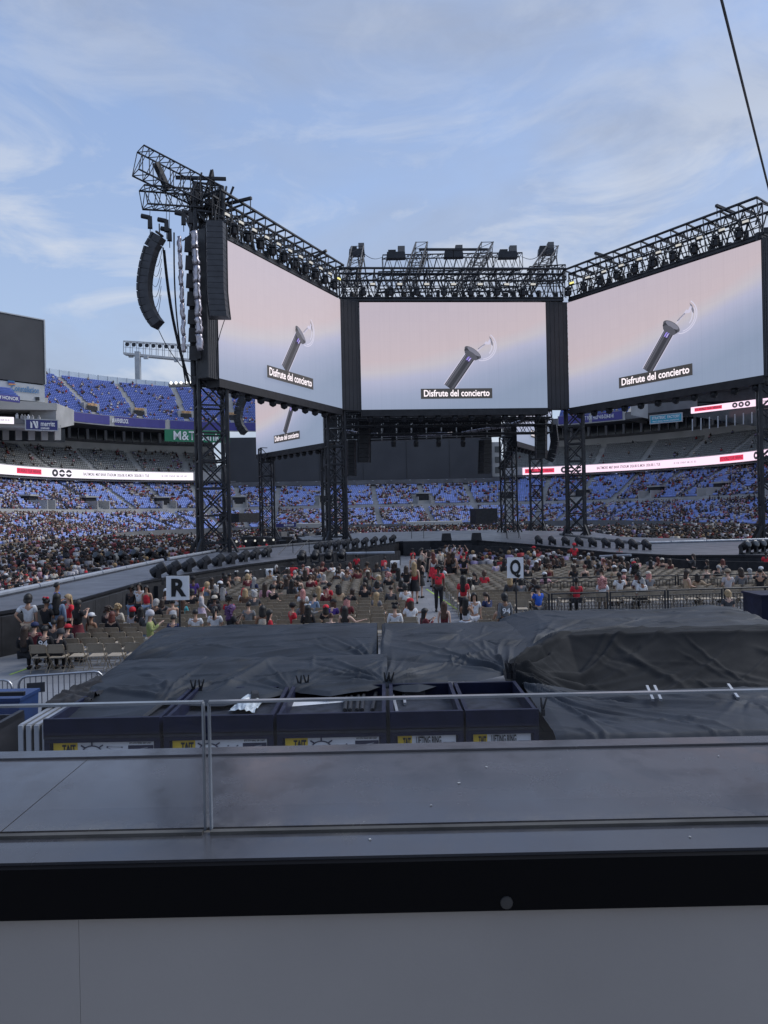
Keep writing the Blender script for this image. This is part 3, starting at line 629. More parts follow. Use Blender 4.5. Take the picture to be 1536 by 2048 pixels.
# right hand stand: notch building, signs, suites
rb = thing('press_box', 'grey glazed suite block over the right stand with a pink LED ribbon', 'building', P(1430, 850, 150))
slab(1295, 775, 1560, 800, 172, 140, 5, MT['concrete'], 'upper_parapet', rb, 735, 752)
slab(1290, 792, 1560, 806, 174, 142, 0.5, MT['black_paint'], 'upper_suite', rb, 745, 800)
slab(1296, 800, 1400, 838, 172, 162, 0.5, MT['black_paint'], 'open_concourse', rb, 790, 832)
slab(1296, 808, 1394, 826, 168, 158, 0.2, MT['concrete_dark'], 'guard_rail', rb, 800, 815)
slab(1380, 770, 1560, 832, 164, 145, 0.6, MT['glass_dark'], 'glazing', rb, 760, 860)
slab(1200, 858, 1560, 875, 188, 150, 1.0, MT['concrete_pale'], 'lower_parapet', rb, 823, 850) if False else None
for k in range(10):
    x = 1385 + k * 17; b = MB(); b.bar(P(x, 838 - k * 2.0, 155 - k), P(x, 862 - k * 2.2, 155 - k), 0.14); b.build('mullion', MT['light_grey'], rb)
slab(1262, 772, 1300, 830, 178, 172, 5, MT['concrete'], 'stair_flank', rb, 790, 838)
for k in range(7):
    slab(1296 + k * 2, 786 + k * 4.0, 1420, 788 + k * 4.0, 172 - k, 160 - k, 0.8, MT['concrete_pale'], 'terrace_step', rb, 768 + k * 4.0, 770 + k * 4.0) if k < 4 else None
slab(1338, 779, 1392, 792, 166, 161, 0.5, MT['purple'], 'fascia', rb, 772, 784)
slab(1396, 774, 1480, 786, 160, 150, 0.5, MT['seat_blue'], 'seat_row', rb, 762, 772)
t, c_, ex, w, h = flat_sign('wall_sign', 'purple name banner with white serif capitals under the right screen', 'sign', 1424, 778, 1530, 788, 153, 146, MT['purple'], 0.4, 757, 767)
text('lettering', 'MARSHAL YANDA 2007-2019', 0.8, c_ + Vector((0, -0.05, -0.0)), ex, UPV, MT['white'], t, 1.0, 0.015, w * 0.9)
t, c_, ex, w, h = flat_sign('wall_sign', 'cyan sign with white lettering below the open concourse', 'sign', 1301, 833, 1363, 848, 160, 156, MT['cyan_sign'], 0.4, 826, 840, MT['light_grey'])
text('lettering', 'STRATEGIC  FACTORY', 0.85, c_ + Vector((0, 0, 0.25)), ex, UPV, MT['white'], t, 1.0, 0.02, w * 0.9)
text('lettering', 'PRINT | SIGNS | BRAND | MARKETING', 0.4, c_ - Vector((0, 0, 0.5)), ex, UPV, MT['white'], t, 1.0, 0.01, w * 0.85)
t, c_, ex, w, h = flat_sign('led_ribbon', 'short pink LED ribbon on the glazed suites under the right screen', 'led ribbon', 1382, 821, 1600, 832, 156, 140, led_p, 0.4, 781, 796)
q0 = c_ - ex * (w * 0.5); 
bq = MB(); hz = Vector((0, 0, h * 0.28)); a0 = q0 + ex * 0.8 - Vector((0, .05, 0)); a1 = q0 + ex * 6.6 - Vector((0, .05, 0)); bq.add([a0 - hz, a1 - hz, a1 + hz, a0 + hz], [(0, 1, 2, 3)]); bq.build('banner', led_r, t)
text('lettering', "BTS WORLD TOUR 'ARIRANG'", h * 0.45, (a0 + a1) / 2 - Vector((0, 0.06, 0)), ex, UPV, led_k, t, 1.0, 0.02, 5.5)
for j in range(3):
    cj = q0 + ex * (9.2 + j * 1.25) - Vector((0, .06, 0)); b = MB(); n = 16
    b.add([cj + ex * (math.cos(2 * math.pi * k / n) * q) + Vector((0, 0, math.sin(2 * math.pi * k / n) * q)) for q in (0.55, 0.2) for k in range(n)], [(k, (k + 1) % n, n + (k + 1) % n, n + k) for k in range(n)]); b.build('ring_mark', led_k, t)
text('lettering', 'BALTIMORE  M&T BANK', h * 0.4, q0 + ex * 16.5 - Vector((0, .06, 0)), ex, UPV, led_k, t, 1.0, 0.01, 5.5)
# far field-level canopies
t, c_, ex, w, h = flat_sign('field_canopy', 'low pale canopy over the far field tunnel', 'canopy', 815, 1043, 925, 1050, 165, 165, MT['concrete_pale'], 6)
for x in (817, 850, 885, 922):
    b = MB(); b.bar(P(x, 1047, 165), Vector((P(x, 1047, 165).x, 165, 0)), 0.2); b.build('post', MT['steel'], t)
b = MB(); b.box(Vector((c_.x, 168, 0.9)), (w - 0.6, 0.3, 1.9)); b.build('tunnel', MT['black_paint'], t)
t, c_, ex, w, h = flat_sign('field_canopy', 'pale flat canopy with a white edge by the rear left tower', 'canopy', 590, 1047, 645, 1056, 150, 150, MT['concrete_pale'], 5)
for x in (593, 642):
    b = MB(); b.bar(P(x, 1052, 150), Vector((P(x, 1052, 150).x, 150, 0)), 0.15); b.build('post', MT['steel'], t)
t, c_, ex, w, h = flat_sign('field_banner', 'navy banner with white capitals beside the pale flat canopy', 'banner', 552, 1047, 592, 1054, 148, 148, MT['navy'], 0.3)
text('lettering', 'BUD LIGHT', 0.55, c_ + ex * 0.6, ex, UPV, MT['white'], t, 1.0, 0.02, w * 0.5)
t, *_ = flat_sign('field_tent', 'black pitched tent roof in front of the far left seats', 'tent', 478, 1026, 522, 1044, 140, 146, MT['dark_cloth'], 5)
t, *_ = flat_sign('tunnel_mouth', 'black tunnel mouth cut into the far seats by the thin rear tower', 'tunnel', 952, 1017, 996, 1060, 172, 174, MT['black_paint'], 3)
# ================================================================== stage screens
SZ0, SZ1 = 14.8, 25.8
def emat(name, col, s=1.0):
    m_ = mat(name, (0.02, 0.02, 0.02), 0.5, emit=col, estr=s); return m_
def screen_mat(name, flip=False):
    m_ = bpy.data.materials.new(name); m_.use_nodes = True; nt, lk = m_.node_tree.nodes, m_.node_tree.links; b = nt['Principled BSDF']; m_.cycles.emission_sampling = 'NONE'
    b.inputs['Base Color'].default_value = (0.03, 0.03, 0.035, 1); b.inputs['Roughness'].default_value = 0.6
    uv = nt.new('ShaderNodeUVMap'); sp = nt.new('ShaderNodeSeparateXYZ'); lk.new(uv.outputs[0], sp.inputs[0])
    u, v = sp.outputs[0], sp.outputs[1]
    if flip: u = vmath(nt, lk, 'SUBTRACT', 1.0, u)
    bend = vmath(nt, lk, 'MULTIPLY', vmath(nt, lk, 'POWER', u, 1.7), 0.42)
    t = vmath(nt, lk, 'ADD', vmath(nt, lk, 'SUBTRACT', v, bend), 0.12)
    n = nt.new('ShaderNodeTexNoise'); n.inputs['Scale'].default_value = 2.2; n.inputs['Detail'].default_value = 2; lk.new(uv.outputs[0], n.inputs['Vector'])
    t = vmath(nt, lk, 'ADD', t, vmath(nt, lk, 'MULTIPLY', vmath(nt, lk, 'SUBTRACT', n.outputs['Fac'], 0.5), 0.10))
    c = ramp(nt, lk, t, [(0.0, (0.255, 0.315, 0.44)), (0.22, (0.33, 0.375, 0.52)), (0.37, (0.445, 0.455, 0.60)), (0.46, (0.545, 0.51, 0.56)), (0.56, (0.57, 0.48, 0.515)), (1.0, (0.52, 0.455, 0.52))])
    wv = nt.new('ShaderNodeTexWave'); wv.wave_type = 'BANDS'; wv.bands_direction = 'X'; wv.inputs['Scale'].default_value = 26; wv.inputs['Distortion'].default_value = 0.6; wv.inputs['Detail'].default_value = 2; lk.new(uv.outputs[0], wv.inputs['Vector'])
    w2 = nt.new('ShaderNodeTexNoise'); w2.inputs['Scale'].default_value = 60; mp = nt.new('ShaderNodeMapping'); mp.inputs['Scale'].default_value = (1.0, 0.02, 1); lk.new(uv.outputs[0], mp.inputs[0]); lk.new(mp.outputs[0], w2.inputs['Vector'])
    k = vmath(nt, lk, 'ADD', vmath(nt, lk, 'MULTIPLY', wv.outputs['Fac'], 0.012), vmath(nt, lk, 'ADD', vmath(nt, lk, 'MULTIPLY', w2.outputs['Fac'], 0.07), 0.95))
    mx = nt.new('ShaderNodeMix'); mx.data_type = 'RGBA'; mx.blend_type = 'MULTIPLY'; mx.inputs[0].default_value = 1; lk.new(c, mx.inputs[6]); lk.new(k, mx.inputs[7])
    bk = nt.new('ShaderNodeTexBrick'); bk.offset = 0; bk.inputs['Scale'].default_value = 1; bk.inputs['Brick Width'].default_value = 1 / 19; bk.inputs['Row Height'].default_value = 1 / 11; bk.inputs['Mortar Size'].default_value = 0.0011; bk.inputs['Color1'].default_value = (1, 1, 1, 1); bk.inputs['Color2'].default_value = (0.985, 0.985, 0.99, 1); bk.inputs['Mortar'].default_value = (0.95, 0.95, 0.955, 1); lk.new(uv.outputs[0], bk.inputs['Vector'])
    m3 = nt.new('ShaderNodeMix'); m3.data_type = 'RGBA'; m3.blend_type = 'MULTIPLY'; m3.inputs[0].default_value = 1; lk.new(mx.outputs[2], m3.inputs[6]); lk.new(bk.outputs['Color'], m3.inputs[7])
    lk.new(m3.outputs[2], b.inputs['Emission Color']); b.inputs['Emission Strength'].default_value = 0.69; return m_
SCR = screen_mat('screen_picture')
for nm, cl in (('px_dark', (0.022, 0.022, 0.027)), ('px_mid', (0.055, 0.055, 0.068)), ('px_grey', (0.13, 0.13, 0.165)), ('px_pale', (0.42, 0.40, 0.5)), ('px_faint', (0.44, 0.43, 0.53)), ('px_violet', (0.22, 0.17, 0.55)), ('px_box', (0.032, 0.03, 0.03)), ('px_text', (0.82, 0.74, 0.78))): emat(nm, cl)
m = mat('blank_led', (0.05, 0.052, 0.058), 0.5, 0, 0.1, 0.5)
nt, lk = m.node_tree.nodes, m.node_tree.links
wv = nt.new('ShaderNodeTexWave'); wv.bands_direction = 'X'; wv.inputs['Scale'].default_value = 3.2; t_ = nt.new('ShaderNodeTexCoord'); lk.new(t_.outputs['Object'], wv.inputs['Vector'])
bn = nt.new('ShaderNodeBump'); bn.inputs['Strength'].default_value = 0.7; bn.inputs['Distance'].default_value = 0.1; lk.new(wv.outputs['Fac'], bn.inputs['Height']); lk.new(bn.outputs[0], nt['Principled BSDF'].inputs['Normal'])
def PX(x, Y): q = P(x, 715, Y); return Vector((q.x, q.y, 0))
LO, LI, CL, CR, RI, RO = PX(437, 55.5), PX(682, 73), PX(721, 74.2), PX(1093, 75.6), PX(1137, 76), PX(1527, 59)
BLI, BLO, BRI, BRO = PX(645, 88), PX(509, 103), PX(1030, 91), PX(1100, 109)
BRB = PX(1000, 85)
RZ0, RZ1 = 12.85, 23.85
def screen(label, a, b_, picture=True, depth=0.7, z0=SZ0, z1=SZ1, fig=True):
    a, b_ = Vector(a), Vector(b_); ex = (b_ - a).normalized(); w = (b_ - a).length; h = z1 - z0; nf = Vector((ex.y, -ex.x, 0))
    t = thing('stage_screen', label, 'screen', a.lerp(b_, 0.5) + Vector((0, 0, z0)))
    c_ = a.lerp(b_, 0.5) + Vector((0, 0, (z0 + z1) / 2)); rz = math.atan2(ex.y, ex.x)
    mb = MB(); mb.box(c_ - nf * (depth / 2), (w, depth, h), rz); mb.build('cabinet', MT['black_paint'], t)
    q = c_ + nf * 0.03; me = bpy.data.meshes.new('picture'); hw, hh = ex * (w / 2), Vector((0, 0, h / 2)); off = t.location
    me.from_pydata([(q - hw - hh - off)[:], (q + hw - hh - off)[:], (q + hw + hh - off)[:], (q - hw + hh - off)[:]], [], [(0, 1, 2, 3)]); uvl = me.uv_layers.new(); uvl.data.foreach_set('uv', [0, 0, 1, 0, 1, 1, 0, 1]); me.materials.append(SCR); link('picture', me, t)
    mb = MB(); mb.box(c_ + Vector((0, 0, -h / 2 - 0.35)) - nf * 0.6, (w, 1.3, 0.62), rz); mb.build('bottom_valance', MT['black_paint'], t)
    for k in range(11):      # fans and cable bulges along the bottom
        p0 = a.lerp(b_, (k + 0.5) / 11) + Vector((0, 0, z0 - 0.85)) - nf * 0.5; mb = MB(); mb.lathe([(0.15, 0.3), (0.3, 0.15), (0.34, -0.1), (0.2, -0.3)], p0, 8, Matrix.Rotation(rz, 3, 'Z') @ Matrix.Rotation(R(35), 3, 'X')); mb.build('hanging_lamp', MT['black_steel'], t)
    if fig:
        def D(u, v, o=0.05): return a + ex * (u * w) + Vector((0, 0, z0 + v * h)) + nf * o
        def poly(name, pts, m_, o): mb = MB(); mb.add([D(u, v, o) for u, v in pts], [tuple(range(len(pts)))]); return mb.build(name, m_, t)
        asp = w / h
        bx_, by_ = 0.468, 0.205; tx, ty = 0.588, 0.50
        dx, dy = (tx - bx_) * asp, ty - by_; L_ = math.hypot(dx, dy); dx /= L_; dy /= L_; nx, ny = -dy, dx; hwid = 0.050
        def S(l, s): return (bx_ + (dx * l * L_ + nx * s * hwid) / asp, by_ + dy * l * L_ + ny * s * hwid)
        for s0, s1, mm in ((-1.14, 1.14, 'px_pale'), (-1.0, 1.0, 'px_dark'), (0.25, 0.62, 'px_mid'), (-0.8, -0.45, 'px_mid'), (0.72, 0.86, 'px_grey')):
            poly('stick_handle', [S(-0.02, s0), S(1, s0), S(1, s1), S(-0.02, s1)], MT[mm], 0.05 + 0.012 * len(t.children) * 0.1)
        def ell(cu, cv, ru, rv, rot, n=22, a0=0, a1=2 * math.pi):
            o_ = []
            for k in range(n):
                th = a0 + (a1 - a0) * k / (n - (0 if abs(a1 - a0) > 6.2 else 1)); x, y = ru * math.cos(th), rv * math.sin(th); o_.append((cu + (x * math.cos(rot) - y * math.sin(rot)) / asp, cv + x * math.sin(rot) + y * math.cos(rot)))
            return o_
        rot = math.atan2(ny, nx)
        poly('stick_collar', ell(0.598, 0.525, 0.092, 0.036, rot), MT['px_mid'], 0.16); poly('stick_collar', ell(0.592, 0.512, 0.082, 0.036, rot), MT['px_dark'], 0.17)
        poly('stick_collar', ell(0.603, 0.533, 0.072, 0.020, rot), MT['px_grey'], 0.18); poly('stick_collar', ell(0.588, 0.498, 0.070, 0.030, rot), MT['px_mid'], 0.185)
        for rr, a0, a1, mm in ((0.140, -2.0, 0.7, 'px_faint'), (0.125, -1.7, 0.2, 'px_faint'), (0.141, -0.5, 0.35, 'px_pale'), (0.100, -1.0, 0.1, 'px_faint')):
            o1 = ell(0.648, 0.585, rr, rr, 0.2, 18, a0, a1); o2 = ell(0.648, 0.585, rr - 0.008, rr - 0.008, 0.2, 18, a0, a1); mb = MB(); n = 18
            mb.add([D(u, v, 0.13) for u, v in o1 + o2], [(k, k + 1, n + k + 1, n + k) for k in range(n - 1)]); mb.build('globe_outline', MT[mm], t)
        for pts, mm in (([(0.615, 0.53), (0.628, 0.54), (0.682, 0.62), (0.672, 0.632)], 'px_pale'), ([(0.625, 0.56), (0.632, 0.552), (0.668, 0.60), (0.662, 0.61)], 'px_grey'), ([(0.672, 0.60), (0.69, 0.60), (0.700, 0.64), (0.692, 0.655)], 'px_pale'), ([(0.688, 0.68), (0.70, 0.60), (0.706, 0.585), (0.708, 0.61), (0.700, 0.655)], 'px_grey')): poly('globe_core', pts, MT[mm], 0.14)
        for s0, s1 in ((-0.38, -0.12), (0.02, 0.28)): poly('stick_emblem', [S(0.84, s0), S(0.95, s0), S(0.92, s1), S(0.82, s1)], MT['px_violet'], 0.2)
        poly('stick_emblem', [S(0.85, -0.30), S(0.93, -0.30), S(0.91, -0.18), S(0.84, -0.18)], MT['px_pale'], 0.21)
        poly('caption_box', [(0.315, 0.093), (0.698, 0.093), (0.698, 0.188), (0.315, 0.188)], MT['px_box'], 0.22)
        text('caption_text', 'Disfrute del concierto', h * 0.085, D(0.5065, 0.1415, 0.24), ex, UPV, MT['px_text'], t, 1.0, 0.018, w * 0.352)
    return t
screen('big lit screen on the left wing, a torch on pink and grey', LO, LI)
screen('big lit middle screen with a torch, between two dark pillars', CL, CR)
screen('big lit screen on the right wing, tallest at its outer edge', RI, RO)
screen('smaller rear screen seen below the left wing screen', BLO, BLI, z0=RZ0, z1=RZ1)
screen('sliver of a rear screen seen beneath the right pillar', BRI, BRO, z0=RZ0, z1=RZ1)
def pillar(label, a, b_, wd=None, z0=SZ0 - 0.1, z1=SZ1 + 0.1):
    a, b_ = Vector(a), Vector(b_); ex = (b_ - a).normalized(); w = (b_ - a).length; nf = Vector((ex.y, -ex.x, 0)); rz = math.atan2(ex.y, ex.x)
    t = thing('screen_pillar', label, 'pillar', a.lerp(b_, .5) + Vector((0, 0, z0)))
    for k in range(5):
        mb = MB(); mb.box(a.lerp(b_, (k + .5) / 5) + Vector((0, 0, (z0 + z1) / 2)) - nf * 0.55, (w / 5 - 0.03, 1.0, z1 - z0), rz); mb.build('blank_panel', MT['blank_led'], t)
    return t
pillar('dark ribbed pillar between left and middle screens', LI, CL); pillar('dark ribbed pillar between middle and right screens', CR, RI)
pillar('dark strip closing the outer edge of the right screen', RO, RO + (RO - RI).normalized() * 1.4); pillar('dark strip closing the outer edge of the left screen', LO - (LI - LO).normalized() * 1.2, LO)
# rear middle screen, seen from behind, and the side ones
bk = thing('rear_screen_back', 'black back of the far screen closing the roof underside', 'screen', BLI.lerp(BRB, .5) + Vector((0, 0, RZ0)))
ex = (BRB - BLI).normalized(); mb = MB(); mb.box(BLI.lerp(BRB, .5) + Vector((0, 0, (RZ0 + RZ1) / 2)), ((BRB - BLI).length, 0.8, RZ1 - RZ0), math.atan2(ex.y, ex.x)); mb.build('cabinet', MT['black_paint'], bk)
mb = MB(); 
for k in range(13):
    p0 = BLI.lerp(BRB, k / 12) + Vector((0, -0.7, RZ0)); p1 = BLI.lerp(BRB, (k + 1) / 13) + Vector((0, -0.7, RZ1)); mb.bar(p0, p0 + Vector((0, 0, 11)), 0.07); mb.bar(p0, p1, 0.05)
for z in (13, 14.5, 16, 18, 21): mb.bar(BLI + Vector((0, -0.8, z)), BRB + Vector((0, -0.8, z)), 0.07)
mb.build('bracing', MT['steel'], bk)
# ------------------------------------------------------------------ trusses
def truss(label, p, q, w, h, bays, r=0.07, side=None, name='roof_truss', m_='black_steel', lace=0.04, group=None, x_lace=False):
    """box truss along p-q (p, q = middle of the bottom face), w across, h up"""
    p, q = Vector(p), Vector(q); d = (q - p).normalized(); s = d.cross(Vector((0, 0, 1))).normalized() if side is None else Vector(side); u = s.cross(d).normalized(); u = u if u.z > -0.2 else -u
    t = thing(name, label, 'truss', p, 0, group); cor = [-s * (w / 2), s * (w / 2), s * (w / 2) + u * h, -s * (w / 2) + u * h]
    for c_ in cor: MB().bar(p + c_, q + c_, r, 6).build('chord', MT[m_], t)
    mb = MB()
    for k in range(bays + 1):
        a = p.lerp(q, k / bays)
        for i in range(4):
            if k in (0, bays) or i in (0, 2) : mb.bar(a + cor[i], a + cor[(i + 1) % 4], lace)
    for k in range(bays):
        a, b_, m2_ = p.lerp(q, k / bays), p.lerp(q, (k + 1) / bays), p.lerp(q, (k + .5) / bays)
        for lo, hi in ((0, 3), (1, 2)):
            mb.bar(a + cor[lo], m2_ + cor[hi], lace); mb.bar(m2_ + cor[hi], b_ + cor[lo], lace)
            if x_lace: mb.bar(a + cor[hi], m2_ + cor[lo], lace)
        mb.bar(a + cor[3], b_ + cor[2], lace); mb.bar(a + cor[0], b_ + cor[1], lace)
    mb.build('lacing', MT[m_], t); return t
def tower(label, c_, z0, z1, side, rz, bay=2.0, r=0.1, lace=0.05, name='stage_tower', feet=True):
    c_ = Vector((c_.x, c_.y, 0)); t = thing(name, label, 'tower', c_ + Vector((0, 0, z0)))
    Rz = Matrix.Rotation(rz, 3, 'Z'); cor = [Rz @ Vector((x * side / 2, y * side / 2, 0)) for x, y in ((-1, -1), (1, -1), (1, 1), (-1, 1))]
    for v in cor: MB().bar(c_ + v + Vector((0, 0, z0)), c_ + v + Vector((0, 0, z1)), r, 6).build('leg', MT['black_steel'], t)
    n = max(2, int(round((z1 - z0) / bay)))
    for f in range(4):
        mb = MB(); a, b_ = c_ + cor[f], c_ + cor[(f + 1) % 4]
        for k in range(n + 1):
            z = z0 + (z1 - z0) * k / n; mb.bar(a + Vector((0, 0, z)), b_ + Vector((0, 0, z)), lace * 1.2)
            if k < n:
                zz = z0 + (z1 - z0) * (k + 1) / n; mb.bar(a + Vector((0, 0, z)), b_ + Vector((0, 0, zz)), lace)
                if f % 2 == 0: mb.bar(b_ + Vector((0, 0, z)), a + Vector((0, 0, zz)), lace)
        mb.build('bracing', MT['black_steel'], t)
    if feet:
        for v in cor:
            mb = MB(); o_ = c_ + v * 2.1; mb.bar(o_ + Vector((0, 0, z0)), c_ + v + Vector((0, 0, z0 + 2.6)), r * 0.8); mb.box(o_ + Vector((0, 0, z0 + 0.06)), (0.5, 0.5, 0.12), rz); mb.build('foot', MT['black_steel'], t)
    return t
HR = 28.8
tower('tall black lattice tower carrying the left wing tip', PX(420, 57.2), 0.0, 30.0, 2.1, R(22), 2.1, 0.17, 0.08)
tower('black lattice tower at the pillar left of the middle screen', PX(667, 74.5), 0.0, 26, 1.75, R(12), 1.8, 0.16, 0.08)
tower('black lattice tower at the pillar right of the middle screen', PX(1146, 77.5), 0.0, 26, 1.75, R(-20), 1.8, 0.16, 0.08)
tower('black lattice tower at the right picture edge', PX(1545, 60), 0.0, 26.5, 2.1, R(-22), 2.1, 0.17, 0.08)
tower('thin far tower under the rear left screen', PX(528, 101), 0.0, 13.5, 1.7, R(20), 1.9, 0.12, 0.06)
tower('far tower standing beside the curved speaker hang', PX(1012, 92), 0.0, 13.5, 1.6, R(10), 1.9, 0.12, 0.06)
tower('thin far tower under the rear right screen sliver', PX(1067, 106), 0.0, 13.5, 1.7, R(-15), 1.9, 0.12, 0.06)
tower('far tower half hidden by the left pillar tower', PX(652, 90), 0.0, 13.5, 1.6, R(10), 1.9, 0.12, 0.06, feet=False)
up = Vector((0, 0, 1))
def wing_truss(label, a, b_, bays, back=1.4):
    ex = (b_ - a).normalized(); nf = Vector((ex.y, -ex.x, 0)); o_ = -nf * back
    t = truss(label, a + o_ + up * 26.35, b_ + o_ + up * 26.35, 2.2, 2.5, bays, 0.12, x_lace=True, lace=0.062)
    for z, off_ in ((26.9, 0.2), (27.5, 0.25), (28.1, 0.2)): MB().bar(a + nf * off_ + o_ * 0.2 + up * z, b_ + nf * off_ + o_ * 0.2 + up * z, 0.05).build('pipe', MT['black_steel'], t)
    MB().bar(a + nf * 0.5 + up * (HR + 0.35), b_ + nf * 0.5 + up * (HR + 0.35), 0.12, 6).build('top_rail', MT['black_steel'], t)
    n = bays
    for k in range(n + 1):
        q = a.lerp(b_, k / n); mb = MB(); mb.bar(q + nf * 0.5 + up * (HR + 0.35), q + o_ * 1.6 + up * (HR + 0.1), 0.09); mb.bar(q + nf * 0.5 + up * (HR + 0.35), q + nf * 0.2 + up * 26.3, 0.05); mb.build('outrigger', MT['black_steel'], t)
    mb = MB(); mb.box(a.lerp(b_, .5) + o_ * 0.4 + up * 26.1, ((b_ - a).length, 0.9, 0.22), math.atan2(ex.y, ex.x)); mb.build('hang_beam', MT['black_steel'], t)
    cl = MB(); rq_ = random.Random(int(a.x * 10))
    for k in range(n * 5):
        q = a.lerp(b_, rq_.random()) + o_ * rq_.uniform(-.1, 1.7) + up * rq_.uniform(26.3, 28.6); e_ = ex * rq_.uniform(-1.2, 1.2) + up * rq_.uniform(-.9, .9); cl.bar(q, q + e_, rq_.uniform(.03, .08))
    tag(cl.build('rigging', MT['black_steel'], t), kind='stuff')
    wk = MB()
    for k in range(n * 2): q = a.lerp(b_, (k + .5) / (n * 2)) + o_ + up * (26.5 + 0.25 * (k % 3)); wk.box(q, (0.5, 0.35, 0.5 + 0.35 * (k % 2)), k)
    wk.build('motor_box', MT['black_paint'], t); return t
wing_truss('long roof truss over the left wing screen', LO, LI, 13); wing_truss('roof truss over the middle screen', CL - (CR - CL).normalized() * 2, CR + (CR - CL).normalized() * 2, 13); wing_truss('long roof truss over the right wing screen', RI, RO, 13)
truss('second roof truss row above the middle screen', P(757, 582, 84), P(1035, 578, 85), 1.4, 2.0, 13, 0.08)
truss('topmost roof truss row carrying three motor boxes', P(766, 547, 88), P(1043, 542, 89), 1.4, 2.0, 14, 0.08)
truss('short roof truss stub behind the left pillar', P(672, 572, 80), P(722, 570, 80), 1.2, 1.6, 4, 0.07); truss('short roof truss stub behind the right pillar', P(1058, 566, 80), P(1130, 562, 80), 1.2, 1.6, 5, 0.07)
for (x0, y0, x1, y1, lb) in ((698, 600, 716, 512, 'steep raker truss leaning above the left pillar'), (815, 590, 843, 504, 'slanted raker truss at the left end of the top beam'), (925, 590, 973, 504, 'slanted raker truss at the right end of the top beam'), (1050, 590, 1102, 512, 'slanted raker truss rising over the right pillar')):
    a, b_ = P(x0, y0, 77), P(x1, y1, 83); t = truss(lb, a, b_, 1.3, 1.2, 6, 0.09, side=(1, 0, 0), x_lace=True)
    mb = MB(); mb.bar(b_, Vector((b_.x + 0.6, b_.y + 1, 27.5)), 0.08); mb.bar(b_ + Vector((0.6, 0, 0)), Vector((b_.x + 1.4, b_.y + 1, 27.5)), 0.07); mb.build('strut', MT['black_steel'], t)
def motor_box(label, c_, w=2.4):
    t = thing('chain_motor', label, 'motor', c_); MB().box(c_ + up * 0.3, (w, 0.9, 0.75), 0, taper=0.92).build('tray', MT['black_steel'], t); MB().box(c_ + Vector((w * 0.28, 0, 1.0)), (w * 0.36, 0.8, 0.7)).build('motor', MT['concrete_dark'], t); MB().box(c_ + Vector((-w * 0.2, 0, 0.82)), (w * 0.4, 0.5, 0.3)).build('chain_bag', MT['black_paint'], t)
for x, y, lb in ((792, 517, 'motor box at the left end of the topmost truss'), (907, 515, 'motor box in the middle of the topmost truss'), (1015, 516, 'motor box at the right end of the topmost truss'), (714, 511, 'motor box on top of the steep left raker'), (1092, 509, 'motor box on top of the raker over the right pillar')): motor_box(lb, P(x, y, 86), 1.9 if x in (714, 1092) else 2.3)
t = thing('top_beam', 'dark steel beam laid across the tops of the two middle rakers', 'beam', P(838, 500, 83)); MB().bar(P(838, 499, 83), P(975, 499, 83.5), 0.17).build('flange', MT['black_steel'], t); MB().bar(P(907, 499, 83), P(907, 520, 85), 0.06).build('hanger', MT['black_steel'], t)
for a, b_, lb in ((P(722, 502, 86), P(766, 514, 88), 'thin cable sagging from the left raker to the top truss'), (P(1043, 513, 88), P(1086, 505, 86), 'thin cable sagging from the top truss to the right raker')):
    pts = [a.lerp(b_, k / 8) - up * (0.55 * math.sin(math.pi * k / 8)) for k in range(9)]; tag(MB().path(pts, 0.035, 4).build('cable', MT['black_steel']), lb, 'cable')
# short lit work lights and lamps on the roof
wl_m = emat('work_light', (0.85, 0.83, 0.78), 0.5); wl_y = emat('work_light_warm', (0.8, 0.74, 0.25), 1.0)
def work_light(c_, rz, lb, warm=False):
    t = thing('work_light', lb, 'lamp', c_, 0, 'lit strips on the roof trusses'); MB().box(c_ + Vector((0, 0.12, 0)), (0.6, 0.16, 0.28), rz).build('case', MT['black_paint'], t); MB().box(c_ - Vector((0, 0.02, 0)), (0.5, 0.1, 0.17), rz).build('lens', wl_y if warm else wl_m, t)
def hang_lamp(c_, lb):
    t = thing('hanging_spotlight', lb, 'spotlight', c_ + up * 0.5, 0, 'dark spotlights hung from the roof trusses'); MB().box(c_ + up * 0.45, (0.5, 0.35, 0.2)).build('base', MT['black_paint'], t); MB().box(c_ + Vector((-0.3, 0, 0.1)), (0.07, 0.2, 0.6)).build('yoke', MT['black_paint'], t); MB().box(c_ + Vector((0.3, 0, 0.1)), (0.07, 0.2, 0.6)).build('yoke', MT['black_paint'], t); MB().lathe([(0.16, 0.3), (0.24, 0.2), (0.28, -0.25), (0.22, -0.3)], c_, 8).build('head', MT['black_paint'], t)
SIDES = (('left wing', LO, LI, 11), ('middle', CL, CR, 7), ('right wing', RI, RO, 10))
for nm, a, b_, n in SIDES:
    ex = (b_ - a).normalized(); nf = Vector((ex.y, -ex.x, 0)); rz = math.atan2(ex.y, ex.x)
    for k in range(n):
        q = a.lerp(b_, (k + .5) / n) + nf * 0.45 + up * 27.55; work_light(q, rz, '%s small lit strip light on the %s roof truss, from the left' % (NTH[k], nm), (nm, k) in (('right wing', 0), ('left wing', n - 1)))
        hang_lamp(a.lerp(b_, (k + .15) / n) + nf * 0.2 + up * 26.75, '%s small dark spotlight under the %s roof truss, from the left' % (NTH[k], nm))
